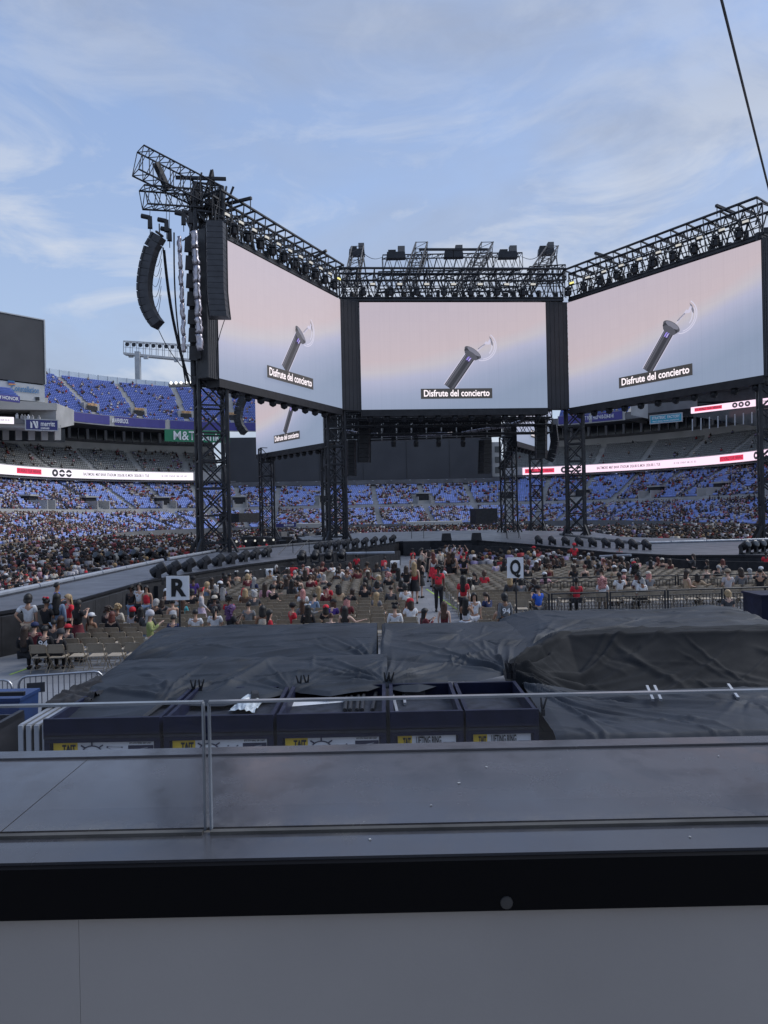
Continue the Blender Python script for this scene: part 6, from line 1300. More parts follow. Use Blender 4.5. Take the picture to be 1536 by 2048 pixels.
hp(866, 1105, 'stand', 'person in white top and flowing red skirt with red hair', .3, 41, top='tank', tc='white', bot='skirt', bc='brightred', hair='long', hc='auburn', skin='e'); hp(879, 1094, 'stand', 'person in a long cream coat among the standing group', .5, 45, top='long', tc='cream', bc='cream', hair='short', hat='cap', hatc='black', skin='b')
hp(897, 1103, 'stand', 'person in backless black dress by the group', 0, 41, top='tank', bot='skirt', hair='long', hc='chestnut', skin='b'); hp(906, 1102, 'stand', 'person in grey tank top beside the backless dress', -.6, 41, top='tank', tc='grey', hair='long', hc='brown', skin='b')
hp(902, 1094, 'stand_up', 'person in white jacket with raised arms', B, 46, top='long', tc='white', hair='short', skin='e'); hp(914, 1093, 'stand_up', 'person in lilac top with hands on head', B, 45, top='long', tc='lilac', hair='short', skin='e'); hp(925, 1095, 'stand_up', 'person in red top with hands on head', B, 45, tc='brightred', hair='mid', hc='auburn', skin='e')
hp(927, 1103, 'stand_hip', 'person in black tee with elbows out', -.5, 40, tc='black', hair='short', skin='b')
hp(926, 1151, 'stand', 'person with very long black hair and a red bag by the chairs', -.4, 27.6, tc='red', bc='black', hair='long', skin='b')
hp(852, 1219, 'sit_phone', 'seated person in maroon top with black hair leaning sideways', -1.2, 22.4, top='long', tc='maroon', hair='long', skin='b')
hp(888, 1204, 'stand', 'person with long brown hair in a brown dress near the tarp', -.4, 22.0, top='tank', tc='maroon', bot='skirt', bc='maroon', hair='long', hc='chestnut', skin='e')
hp(931, 1195, 'stand_phone', 'person with long black hair in a white sports jersey', -.6, 22.4, top='tank', tc='white', bot='shorts', bc='white', hair='long', skin='c')
hp(948, 1186, 'stand', 'person in white tee and glasses facing us', B, 23.4, tc='white', bc='white', hair='mid', hc='black', skin='b')
vj = hp(1009, 1187, 'stand', 'person in grey varsity jacket with number 94 seen from behind', .2, 22.6, top='long', tc='grey', bc='black', hair='bob', hc='black', skin='c')
hp(1076, 1171, 'stand_phone', 'person in bright blue polo and black cap by the railing', .4, 25.2, tc='blue', bc='darkgrey', hair='short', hc='chestnut', hat='cap', hatc='black', skin='b')
hp(1151, 1158, 'sit', 'seated person in red top with a bun behind the railing', 0, 29.6, tc='red', hair='bun', skin='d')
hp(1236, 1138, 'sit', 'seated person in pale shirt and shorts before the railing', .1, 31.2, tc='white', bot='shorts', bc='denim', hair='short', skin='d'); hp(1276, 1138, 'sit', 'seated person in white shirt and red skirt with a ponytail', -.1, 31.0, tc='white', bot='skirt', bc='brightred', hair='tail', skin='d')
hp(1453, 1182, 'sit', 'person with tousled blonde hair and orange straps in front of the railing', 0, 25.4, tc='darkgrey', hair='bob', hc='blonde', skin='e')
hp(1453, 1137, 'sit', 'seated person in grey tee and cap at the right fence', 0, 31.5, tc='silver', hair='short', hc='chestnut', hat='cap', hatc='khaki', skin='e'); hp(1479, 1131, 'sit', 'seated person with long dark hair at the right fence', 0, 32, top='long', tc='grey', hair='mid', hc='brown')
hp(1520, 1134, 'sit_high', 'person raising a phone at the right picture edge', -.5, 31.5, tc='black', hair='short', skin='b'); hp(1378, 1139, 'sit', 'seated person with brown hair and bare shoulders turned aside', -1.4, 31.5, top='tank', tc='tan', hair='mid', hc='brown', skin='e')
hp(1148, 1086, 'stand', 'red shirted steward with badge behind the right pit barrier', B, 48, tc='brightred', hair='short', hat='cap', hatc='red', skin='d', z0=.0); hp(1239, 1094, 'stand', 'red shirted steward further right behind the barrier', B, 47, tc='brightred', hair='short', skin='b')
hp(1068, 1093, 'stand', 'person in white shirt and black vest behind the barrier', 1.2, 48, tc='white', hair='short', skin='b', hat='cap', hatc='red'); hp(1387, 1108, 'stand_phone', 'person with brown hair standing by the right barrier', .9, 39.5, top='long', tc='darkgrey', hair='mid', hc='brown', skin='e'); hp(1532, 1103, 'stand', 'red shirted steward cut off by the right picture edge', -.5, 39.5, tc='brightred', hair='short', skin='d')
for k, (x, y, Yq) in enumerate(((471, 1087, 62), (484, 1082, 63), (523, 1083, 66), (533, 1080, 66), (171, 1128, 37.5), (75, 1068, 90), (167, 1062, 95))): hp(x, y, ('stand', 'stand_hip', 'bend', 'stand', 'stand', 'stand', 'stand')[k], ('red shirted steward left of a pair behind the left tower', 'red shirted steward right of a pair behind the left tower', 'red shirted steward bending by the black cases', 'red shirted steward beside the bending one', 'red shirted steward close beyond the runway tube', 'red shirted person standing far off near the picture edge', 'red shirted person standing far off above the crowd')[k], .5 * k, Yq, tc='brightred', hair='short', skin='d')
# jacket numbers
for o_, lb_, z_ in ((jk, '94', .82), (vj, '94', 1.17)):
    t_o = text('jacket_number', lb_, .24, (0, 0, 0), (1, 0, 0), UPV, MT['sign_white'], None, 1, .004, .27); t_o.parent = o_; t_o.location = (0, (-.235 if o_ is jk else -.135), z_)
# ------------------------------------------------------------------ folding chairs
mat('chair_tan', (0.33, 0.275, 0.205), .5, .2, .15, 3); mat('chair_seat', (0.42, 0.36, 0.28), .55, .1, .15, 3)
def chair_parts():
    out = []
    b = MB(); vs = []; n = 5
    for z, y in ((.56, -.205), (.79, -.245)):
        for k in range(n): u = k / (n - 1) * 2 - 1; vs.append((u * .215 * (1 if z < .7 else .93), y - .035 * (1 - u * u), z))
    fs = [(k, k + 1, n + k + 1, n + k) for k in range(n - 1)]; vs += [(x, y + .014, z) for x, y, z in vs]; fs += [tuple(2 * n + i for i in reversed(f)) for f in fs]; fs += [(n + k, n + k + 1, 3 * n + k + 1, 3 * n + k) for k in range(n - 1)] + [(k + 1, k, 2 * n + k, 2 * n + k + 1) for k in range(n - 1)]
    b.add(vs, fs); out.append(('backrest', b, 'chair_tan'))
    b = MB(); b.add([(-.2, -.2, .44), (.2, -.2, .44), (.205, .2, .46), (-.205, .2, .46), (-.2, -.2, .415), (.2, -.2, .415), (.205, .2, .435), (-.205, .2, .435)], [(0, 1, 2, 3), (7, 6, 5, 4), (0, 4, 5, 1), (1, 5, 6, 2), (2, 6, 7, 3), (3, 7, 4, 0)]); out.append(('seat', b, 'chair_seat'))
    for s in (-1, 1):
        out.append(('front_leg', MB().path([(.225 * s, -.25, .78), (.228 * s, -.2, .56), (.228 * s, .23, .01)], .012, 5), 'chair_tan')); out.append(('rear_leg', MB().path([(.205 * s, .16, .44), (.21 * s, -.27, .01)], .012, 5), 'chair_tan'))
    b = MB(); b.bar((-.21, -.2, .1), (.21, -.2, .1), .009); b.bar((-.22, .15, .11), (.22, .15, .11), .009); b.path([(-.225, -.25, .78), (-.2, -.262, .80), (.2, -.262, .80), (.225, -.25, .78)], .012, 5); out.append(('cross_bar', b, 'chair_tan')); return out
CP = chair_parts()
ch0 = thing('folding_chair', '', 'chair'); 
for nm, b, mm in CP: b.build(nm, MT[mm], ch0, local=True)
one = MB()
for nm, b, mm in CP: one.cur = 0 if mm == 'chair_tan' else 1; one.add(b.v, b.f)
NUM = ['zero', 'one', 'two', 'three', 'four', 'five', 'six', 'seven', 'eight', 'nine', 'ten', 'eleven', 'twelve', 'thirteen', 'fourteen', 'fifteen', 'sixteen', 'seventeen', 'eighteen', 'nineteen', 'twenty'] + ['twenty ' + a for a in ('one', 'two', 'three', 'four', 'five', 'six', 'seven', 'eight', 'nine')] + ['thirty'] + ['thirty ' + a for a in ('one', 'two', 'three', 'four', 'five', 'six', 'seven', 'eight', 'nine')]
def pline(pts, x): return float(np.interp(x, [p[0] for p in pts], [p[1] for p in pts]))
BL_ = [g2(385, 1205, 0), g2(560, 1172, 0), g2(690, 1160, 0), g2(800, 1130, 0)]; BR_ = [g2(905, 1116, 0), g2(1060, 1126, 0), g2(1200, 1140, 0), g2(1380, 1163, 0), g2(1560, 1170, 0)]
SEATS = []; rs = random.Random(21)
for k in range(26):
    y = 20.45 + .95 * k; 
    for j in range(22):
        x = .85 - .53 * j - .012 * k * 1.0
        if x < -10.2 or y > pline(BL_, x) - 1.1: continue
        if x > -5.7 + (y - 17) * -.12 and y < 22.4: continue
        if x < -9.3 and y > 23.0: continue
        if -8 < x < -5.4 and y < 20: continue
        SEATS.append(('R', k + 1, j + 1, x, y))
for k in range(36):
    y = 23.4 + .95 * k
    for j in range(40):
        x = 3.15 + .53 * j
        if x > y * .55 + .5 or y > pline(BR_, x) - 1.2: continue
        if x > 4.4 and y < 27.6: continue
        if 27.6 <= y < 29.2 and x > 5.6: continue
        if abs(y - pline([g2(1048, 1206, 0), g2(1560, 1196, 0)], x)) < .5 and x > 6: continue
        SEATS.append(('Q', k + 1, j + 1, x, y))
tk = np.array(TAKEN); free = []; occ = []
used_people = []
for sec, row, col, x, y in SEATS:
    near = np.hypot(tk[:, 0] - x, tk[:, 1] - y).min()
    d_ = .5 + .5 * math.sin(x * .8 + row * .5) * math.cos(row * .9 - x * .35)
    if sec == 'R': p = -.04 + .60 * d_ if (x > -7.5 and y > 24) else (.05 if y < 23 else .3)
    else: p = -.08 + .42 * d_ + (.26 if y > 40 else 0)
    if y < 22.8: p = 0.0
    taken = rs.random() < p and near > .62
    occ.append(taken)
order = sorted(range(len(SEATS)), key=lambda i: SEATS[i][4]); chair_first = True; far_pos = []; me_one = None; cnt = 0
for rank, i in enumerate(order):
    sec, row, col, x, y = SEATS[i]; jx, jy, jr = rs.uniform(-.03, .03), rs.uniform(-.05, .05), rs.uniform(-.07, .07)
    lab = 'Tan folding chair, %s block row %s, seat %s from the aisle' % (sec, NUM[row], NUM[col])
    if rank < 130:
        o_ = ch0 if chair_first else copy_tree(ch0); chair_first = False
    elif rank < 300:
        if me_one is None: o_ = one.build('folding_chair', [MT['chair_tan'], MT['chair_seat']]); me_one = o_.data
        else: o_ = link('folding_chair', me_one)
    else: far_pos.append((x + jx, y + jy, 0)); continue
    o_.location = (x + jx, y + jy, 0); o_.rotation_euler = (0, 0, jr); tag(o_, lab, 'chair', 'folding chairs on the field floor')
if far_pos:
    ov = np.array(one.v); tri = []
    for f in one.f: 
        if len(f) == 4: tri.append(f)
    W, F = scatter(ov, np.array(tri), np.array(far_pos), np.random.default_rng(3).normal(0, .05, len(far_pos))); tag(np_mesh('far_folding_chairs', W, F, MT['chair_tan']), 'mass of tan folding chairs in the far floor rows', 'chairs', None, 'stuff')
HK = ['long'] * 6 + ['mid'] * 4 + ['short'] * 4 + ['tail'] * 2 + ['bun', 'curly', 'curlylong', 'bob', 'bob']; HCs = ['black'] * 6 + ['brown'] * 5 + ['chestnut'] * 2 + ['blonde', 'auburn', 'grey', 'pink']; TCs = ['black'] * 9 + ['white'] * 4 + ['red'] + ['maroon'] * 3 + ['grey'] * 3 + ['darkgrey'] * 4 + ['brown', 'denim', 'pink', 'cream', 'purple', 'navy', 'tan', 'lilac']; KT = ['tee'] * 5 + ['long'] * 3 + ['tank'] * 3; BCs = ['black'] * 4 + ['jeans', 'darkgrey', 'khaki', 'navy', 'white']
hn = dict(long='long', mid='shoulder length', short='short', tail='ponytailed', bun='bunned', curly='curly', curlylong='long curly', bob='bobbed'); tn = dict(tee='tee', long='jacket', tank='tank top'); cname = lambda c: {'brightred': 'bright red', 'darkgrey': 'dark grey'}.get(c, c)
cand = sorted([i for i in range(len(SEATS)) if occ[i]], key=lambda i: SEATS[i][4]); NMAX = 296 - len(PEOPLE) - 45
far_people = []
for i in cand:
    sec, row, col, x, y = SEATS[i]
    if len(used_people) >= NMAX: far_people.append((x, y, 0)); continue
    hk, hc, tcn, kt = rs.choice(HK), rs.choice(HCs), rs.choice(TCs), rs.choice(KT); hat = rs.choice([None] * 7 + ['cap', 'bow', 'cap']); hcol = rs.choice(['black', 'black', 'white', 'white', 'red', 'cream'])
    lab = 'Person, %s %s hair, %s %s, %s block row %s, seat %s' % (hn[hk], hc, cname(tcn), tn[kt], sec, NUM[row], NUM[col])
    o_ = person((x, y, 0), rs.gauss(0, .35), rs.choice(['sit', 'sit', 'sit_phone', 'sit_lean', 'sit_arm', 'sit']), lab, kt, tcn, rs.choice(['trousers', 'trousers', 'shorts']), rs.choice(BCs), hk if hat != 'bucket' else 'mid', hc, rs.choice('aabbcdee'), hat, hcol, rs.uniform(.98, 1.1), 'people seated on the field floor'); used_people.append(o_)
# the floor crowd beyond the runway
left_field = []
rl = random.Random(33)
for k in range(84):
    y = 36 + k * 1.05
    for j in range(70):
        x = -15.9 - .56 * j
        if x < -y * .56 - .6 or y > 128 or x < -60: break
        if y > 70 and x > -18: continue
        dn = .5 + .5 * math.sin(x * .35 + k * .25) * math.cos(k * .33 + x * .15); 
        if -19.5 < x and y < 47: continue
        if rl.random() < .45 + .5 * dn: left_field.append((x + rl.uniform(-.1, .1), y + rl.uniform(-.15, .15), 0))
left_field.sort(key=lambda p: p[1]); seen = set()
for n_, p in enumerate(left_field[:45]):
    hk, hc, tcn, kt = rl.choice(HK), rl.choice(HCs), rl.choice(TCs), rl.choice(KT); st_ = rl.random() < .1
    r_ = int(round((p[1] - 36) / 1.05)) + 1; c_ = int(round((-15.9 - p[0]) / .56)) + 1
    person(p, rl.gauss(-.4, .5), 'stand' if st_ else rl.choice(['sit', 'sit_phone', 'sit_lean', 'sit_arm']), '%s person beyond runway, %s %s hair, %s %s, row %s, seat %s' % ('Standing' if st_ else 'Seated', hn[hk], hc, cname(tcn), tn[kt], NUM[r_], NUM[min(c_, 39)]), kt, tcn, 'trousers', rl.choice(BCs), hk, hc, rl.choice('aabbcdee'), rl.choice([None, None, None, 'cap', 'bow']), rl.choice(['black', 'white', 'red']), rl.uniform(.93, 1.05), 'people seated beyond the runway')
right_field = []
for k in range(62):
    y = 62 + k * 1.0
    for j in range(60):
        x = 27 + .56 * j
        if x > y * .56 or x > 58: break
        if x < 24 + (y - 62) * .1 or rl.random() > .62: continue
        right_field.append((x + rl.uniform(-.1, .1), y + rl.uniform(-.15, .15), 0))
for k in range(36):
    for j in range(110):
        x, y = -31 + .56 * j, 118 + 1.05 * k
        if rl.random() < .5 + .3 * math.sin(x * .3 + k * .4): right_field.append((x + rl.uniform(-.1, .1), y + rl.uniform(-.2, .2), 0))
rest = np.array(left_field[45:] + right_field + far_people); an = np.full(len(rest), math.pi) + np.where(rest[:, 0] < -14, -.4, 0)
tag(crowd_mesh('floor_crowd', rest, an, MT['tint'], None, RNG.random(len(rest)) < .08), 'mass of watchers seated on the far field floor', 'crowd', None, 'stuff')
fw, ff_ = scatter(np.array(one.v), np.array([f for f in one.f if len(f) == 4]), rest[::3], np.zeros(len(rest[::3]))); tag(np_mesh('far_floor_chairs', fw, ff_, MT['chair_tan']), 'mass of folding chairs under the far floor crowd', 'chairs', None, 'stuff')
# ================================================================== equipment carts below the parapet
mat('cart_blue', (0.008, 0.011, 0.034), 0.5, 0, 0.3, 3, 0.1, 20, spec=0.25)
mat('cart_tray', (0.026, 0.03, 0.042), 0.6, 0, 0.45, 4.5, 0.25, 18, spec=0.3)
mat('label_white', (0.78, 0.79, 0.8), 0.5, 0, 0.06, 3); mat('label_yellow', (0.8, 0.56, 0.03), 0.5, 0, 0.08, 3); mat('label_navy', (0.02, 0.022, 0.06), 0.5)
CY, CTOP, CDEP = 10.75, 1.22, 2.0
def cart(label, px0, px1, kind):
    x0, x1 = P(px0, 1440, CY).x, P(px1, 1440, CY).x; w = x1 - x0; cx_ = (x0 + x1) / 2; t = thing('equipment_cart', label, 'cart', (cx_, CY, 0)); m_ = MT['cart_blue']
    def bx(name, c_, d, mm=m_, par=t): return MB().box((cx_ + c_[0], CY + c_[1], c_[2]), d).build(name, mm, par)
    bx('tray_floor', (0, CDEP / 2, CTOP - .16), (w, CDEP, .05), MT['cart_tray'])
    bx('front_lip', (0, .03, CTOP - .02), (w, .06, .26)); bx('rear_lip', (0, CDEP - .03, CTOP - .04), (w, .06, .2))
    for s in (-1, 1): bx('side_lip', (s * (w / 2 - .03), CDEP / 2, CTOP - .03), (.06, CDEP - .13, .22))
    for s in (-1, 1):
        for yy in (.06, CDEP - .06): bx('post', (s * (w / 2 - .04), yy, .6), (.08, .08, .86))
        bx('side_panel', (s * (w / 2 - .045), CDEP / 2, .6), (.03, CDEP - .2, .7))
    bx('front_rail', (0, .045, CTOP - .22), (w - .04, .07, .06)); bx('front_panel', (0, .10, .68), (w - .1, .03, .56))
    for s in (-1, 1):
        for yy in (.15, CDEP - .15): MB().bar((cx_ + s * (w / 2 - .12) - .03, CY + yy, .09), (cx_ + s * (w / 2 - .12) + .03, CY + yy, .09), .09, 12).build('wheel', MT['black_paint'], t)
    lz, lh, ly = .79, .34, .083; lw = w - .22
    pl = bx('label_panel', (0, ly, lz), (lw, .006, lh), MT['label_white']); yy = ly - .006; L0 = -lw / 2
    yw = lw * .24
    bx('yellow_field', (L0 + yw / 2 + .002, yy, lz), (yw, .004, lh - .01), MT['label_yellow'], pl)
    def tx(s_, size, x, z, wd, mm='black_ink', bold=.006): return text('lettering', s_, size, (cx_ + x, CY + yy - .012, z), (1, 0, 0), UPV, MT[mm], pl, 1.0, bold, wd)
    tx('TAIT', .15, L0 + yw * .66, lz + .07, yw * .56, bold=.007)
    bx('black_strip', (L0 + yw * .62, yy - .004, lz - .05), (yw * .6, .004, .07), MT['black_ink'], pl); tx('BTS ARIRANG', .05, L0 + yw * .62, lz - .05, yw * .5, 'label_white', .002)
    if kind == 'ring':
        cxr = L0 + lw * .385
        n = 24
        def ringm(ro, ri, z): 
            mb = MB(); mb.add([(cx_ + cxr + math.cos(2 * math.pi * k / n) * q * 1.15, CY + yy - .008, z + math.sin(2 * math.pi * k / n) * q * .8) for q in (ro, ri) for k in range(n)], [(k, (k + 1) % n, n + (k + 1) % n, n + k) for k in range(n)]); mb.build('ring_drawing', MT['label_navy'], pl)
        ringm(.135, .115, lz + .01)
        for k in range(8):
            a = 2 * math.pi * k / 8; p0 = Vector((cx_ + cxr + math.cos(a) * .15, CY + yy - .008, lz + .01 + math.sin(a) * .105)); p1 = Vector((cx_ + cxr + math.cos(a) * .23, CY + yy - .008, lz + .01 + math.sin(a) * .155)); MB().bar(p0, p1, .011).build('spoke_drawing', MT['label_navy'], pl)
        rq = random.Random(px0); pp = [Vector((cx_ + L0 + lw * rq.uniform(.52, .72), CY + yy - .008, lz + rq.uniform(-.13, .13))) for _ in range(8)]
        for i, q in enumerate(pp): MB().box(q, (.022, .004, .014)).build('plan_mark', MT['label_navy'], pl)
        for i in range(0, 7, 2): MB().bar(pp[i], pp[i + 1], .0025).build('plan_line', MT['label_navy'], pl)
        bx('navy_field', (lw / 2 - lw * .13, yy, lz - .03), (lw * .25, .004, lh - .07), MT['label_navy'], pl)
        tx('BTS 5TH RING 200 CART', .035, lw * .37, lz + .14, lw * .22, bold=.001)
        for k, (ax, az) in enumerate(((0, 0), (.12, .02))): MB().bar((cx_ + lw * .36 + ax, CY + yy - .008, lz - .1), (cx_ + lw * .36 + ax, CY + yy - .008, lz + .05), .006).build('crate_drawing', MT['light_grey'], pl)
        MB().bar((cx_ + lw * .36, CY + yy - .008, lz + .05), (cx_ + lw * .36 + .12, CY + yy - .008, lz + .07), .006).build('crate_drawing', MT['light_grey'], pl)
    else:
        tx('LIFTING RING', .16, lw * .03, lz + .085, lw * .43, bold=.004); tx('HEADER BARS', .16, lw * .03, lz - .07, lw * .43, bold=.004)
        bx('black_strip', (lw * .38, yy - .003, lz + .04), (lw * .2, .004, .03), MT['black_ink'], pl)
    return t
cart('navy equipment cart with a ring drawing, half under the tarp edge at far left', 86, 318, 'ring')
cart('navy equipment cart with a plastic sheet lying in its tray', 326, 546, 'ring')
cart('navy equipment cart holding a white paper and bundled poles', 553, 772, 'ring')
cart('narrow navy cart labelled LIFTING RING with two loose steel bars', 780, 927, 'text')
cart('narrow navy cart labelled LIFTING RING with an almost empty tray', 932, 1078, 'text')
# things lying in the trays
TZ = CTOP - .132
def tray(x, y): return G(x, y, TZ)
q = tray(495, 1418); rr3 = random.Random(5); n = 12; vs = []
for j in range(n):
    for i in range(n):
        u, v = i / (n - 1) - .5, j / (n - 1) - .5; vs.append((q.x + u * .42 + v * .08 + rr3.uniform(-.012, .012), q.y + .15 + v * .95, TZ + .02 + (.13 * max(0, 1 - (u * 2) ** 2 - (v * 1.6) ** 2)) + rr3.uniform(0, .05)))
mat('plastic_sheet', (0.5, 0.56, 0.6), 0.25, 0, 0.4, 14, 0.5, 25)
sh = MB(); sh.add(vs, [(j * n + i, j * n + i + 1, (j + 1) * n + i + 1, (j + 1) * n + i) for j in range(n - 1) for i in range(n - 1)]); t = thing('plastic_bag', 'crumpled pale plastic bag with a black item lying in a cart tray', 'plastic bag', q); sh.build('bag', MT['plastic_sheet'], t); MB().box((q.x + .09, q.y + .2, TZ + .2), (.14, .34, .06), .2, taper=.7).build('dark_item', MT['black_paint'], t)
a, b_ = tray(570, 1414), tray(690, 1400); tag(MB().add([(a.x, a.y - .02, TZ + .006), (b_.x - .02, b_.y - .15, TZ + .006), (b_.x, b_.y + .22, TZ + .03), (a.x + .05, a.y + .25, TZ + .02), (a.x, a.y - .02, TZ + .001), (b_.x - .02, b_.y - .15, TZ + .001), (b_.x, b_.y + .22, TZ + .025), (a.x + .05, a.y + .25, TZ + .015)], [(0, 1, 2, 3), (7, 6, 5, 4), (0, 4, 5, 1), (1, 5, 6, 2), (2, 6, 7, 3), (3, 7, 4, 0)]).build('paper_sheet', MT['label_white']), 'long white paper sheet lying in a cart tray', 'paper')
for k, x in enumerate((692, 702, 716, 726, 747)):
    a, b_ = tray(x - 2, 1424), tray(x + (6 if k == 4 else 2), 1388); tag(MB().path([a + up * .03, a.lerp(b_, .3) + up * .05, b_ + up * .05], .035, 8).build('dark_pole', MT['black_steel']), '%s dark wrapped pole in the tray, counted from the white paper' % ORD[k].capitalize(), 'pole')
for x0, y0, x1, y1, lb in ((785, 1388, 795, 1428, 'loose flat steel bar along the left side of the narrow cart tray'), (806, 1380, 810, 1408, 'short steel box bar in the narrow cart tray')):
    a, b_ = G(x0, y0, TZ + .03), G(x1, y1, TZ + .03); tag(MB().bar(a, b_, .032).build('steel_bar', MT['alu']), lb, 'steel bar')
for x, y, w_, lb in ((819, 1385, .22, 'small black box at the back of the narrow cart tray'), (838, 1384, .2, 'grey black box beside the small black one'), (916, 1378, .09, 'small yellowish plug in the last cart tray')):
    q = G(x, y, TZ + .06); tag(MB().box(q, (w_, .2, .12), .1, taper=.9).build('small_box', MT['board_dark'] if w_ > .1 else MT['concrete_pale']), lb, 'box')
# ================================================================== tarpaulins, draped over stacked carts by a small cloth solver
def vnoise(x, y, seed):
    rs_ = np.random.default_rng(seed); T = rs_.random((64, 64)); xi, yi = np.floor(x).astype(int), np.floor(y).astype(int); fx, fy = x - xi, y - yi; fx = fx * fx * (3 - 2 * fx); fy = fy * fy * (3 - 2 * fy)
    g_ = lambda a, b_: T[a % 64, b_ % 64]
    return (g_(xi, yi) * (1 - fx) + g_(xi + 1, yi) * fx) * (1 - fy) + (g_(xi, yi + 1) * (1 - fx) + g_(xi + 1, yi + 1) * fx) * fy - .5
def fan(X, Y, c_, n, amp, L, a0, a1, seed):
    """folds running out from a gathered spot between two bearings"""
    n = int(n * 1.8); rs_ = np.random.default_rng(seed); dx, dy = X - c_[0], Y - c_[1]; rho = np.hypot(dx, dy) + 1e-6; th = np.arctan2(dy, dx); Z = np.zeros_like(X)
    for k in range(n):
        a = a0 + (a1 - a0) * (k + rs_.uniform(.1, .9)) / n; bend = rs_.uniform(-.12, .12); d = (th - a - bend * rho); d = (d + math.pi) % (2 * math.pi) - math.pi
        w = .03 + .065 * np.sqrt(rho) * rs_.uniform(.5, 1.2); s_ = np.abs(d * rho) / w; Lk = L * rs_.uniform(.45, 1.2)
        Z += amp * rs_.uniform(.5, 1.2) * np.clip(1 - s_, 0, 1) ** 1.3 * np.clip(rho / .45, 0, 1) * np.exp(-(rho / Lk) ** 1.6) * (np.abs(d) < 1.5) * rs_.choice([1, 1, -.7])
    return Z
def crease(X, Y, p, q, w, amp):
    p, q = np.array(p, float), np.array(q, float); d = q - p; L_ = np.hypot(*d); t = ((X - p[0]) * d[0] + (Y - p[1]) * d[1]) / L_ ** 2; t_ = np.clip(t, 0, 1); e = np.hypot(X - p[0] - t_ * d[0], Y - p[1] - t_ * d[1])
    return amp * np.clip(1 - e / w, 0, 1) ** 1.4 * np.clip(np.sin(np.pi * np.clip(t, .02, .98)) * 1.6, 0, 1)
def lin(y, pts): return np.interp(y, [p[0] for p in pts], [p[1] for p in pts])
def sheet(label, xs, yf, yb, H, nx, ny, fans=(), creases=(), rough=.02, seed=0, hem=.05, flow=0.0, m_=None, name='tarpaulin', fine=46):
    """a draped sheet: xs = (left edge, right edge) as functions of t, yf / yb = front and back edge over x"""
    U, T = np.meshgrid(np.linspace(0, 1, nx), np.linspace(0, 1, ny), indexing='ij'); xl, xr = xs[0](T), xs[1](T); X = xl + (xr - xl) * U; Y = yf(X) + (yb(X) - yf(X)) * T
    X = X + .05 * vnoise(Y * 1.3, X * .5, seed + 3) * (U < .02); Y = Y + .09 * vnoise(X * 2.1, Y * .2, seed + 5) * (T < .5) * (1 - T * 2)
    Z = H(X, Y)
    ca, sa = math.cos(flow), math.sin(flow); A, Bq = X * ca + Y * sa, -X * sa + Y * ca
    wx = A + .35 * vnoise(A * .8, Bq * .8, seed + 7); wy = Bq + .35 * vnoise(A * .9 + 9, Bq * .9, seed + 8)
    r1 = np.abs(vnoise(wx * .55, wy * 2.6, seed)); r2 = np.abs(vnoise(wx * 1.3, wy * 5.5, seed + 1)); msk = np.clip(vnoise(wx * .6 + 4, wy * .6, seed + 2) * 2.5 + .45, 0, 1)
    Z = Z + rough * 2.4 * (vnoise(X * .9, Y * .9, seed + 4)) + rough * 1.9 * np.clip(.16 - r1, 0, 1) / .16 * msk + rough * .8 * np.clip(.12 - r2, 0, 1) / .12 * (1 - msk * .5) * np.clip(vnoise(wx, wy, seed + 6) * 3 + .3, 0, 1)
    rq_ = np.random.default_rng(seed + 40)
    for k_ in range(fine):
        i_, j_ = rq_.integers(2, nx - 2), rq_.integers(2, ny - 2); a_ = flow + rq_.normal(0, .45); l_ = rq_.uniform(.4, 1.5); p_ = (X[i_, j_], Y[i_, j_]); q_ = (p_[0] + math.cos(a_) * l_, p_[1] + math.sin(a_) * l_); Z = Z + crease(X, Y, p_, q_, rq_.uniform(.035, .075), rq_.uniform(.014, .038) * rq_.choice([1, 1, -1]))
    for f in fans: Z = Z + fan(X, Y, *f)
    for c_ in creases: Z = Z + crease(X, Y, *c_)
    Z = Z - hem * np.clip(1 - T / .04, 0, 1) - hem * .6 * np.clip(1 - U / .02, 0, 1)
    V = np.stack([X, Y, np.maximum(Z, .02)], -1).reshape(-1, 3); I = np.arange(nx * ny).reshape(nx, ny); F = np.stack([I[:-1, :-1], I[1:, :-1], I[1:, 1:], I[:-1, 1:]], -1).reshape(-1, 4)
    return tag(np_mesh(name, V, F, m_ or MT['tarp'], None, smooth=True), label, 'tarpaulin')
m = mat('tarp', (0.022, 0.0285, 0.039), 0.62, 0, 0.2, 1.4, 0.12, 240, spec=0.32)
mat('tarp_black', (0.0075, 0.0098, 0.0135), 0.8, 0, 0.15, 1.4, 0.1, 240, spec=0.25)
m.node_tree.nodes['Principled BSDF'].inputs['Sheen Weight'].default_value = 0.0; m.node_tree.nodes['Principled BSDF'].inputs['Sheen Roughness'].default_value = 0.5
EDG = [(-5.9, 11.0), (-5.2, 10.95), (-3.95, 11.1), (-3.73, 12.2), (-3.3, 12.0), (-2.7, 11.95), (-2.1, 12.2), (-1.69, 12.5), (-1.3, 12.4), (-.97, 12.3), (-.5, 12.5), (-.07, 12.72), (.25, 12.45), (.53, 12.4), (.85, 12.65), (1.09, 12.9), (1.6, 12.95), (2.22, 13.3)]
con = lambda v: (lambda T: v + 0 * T)
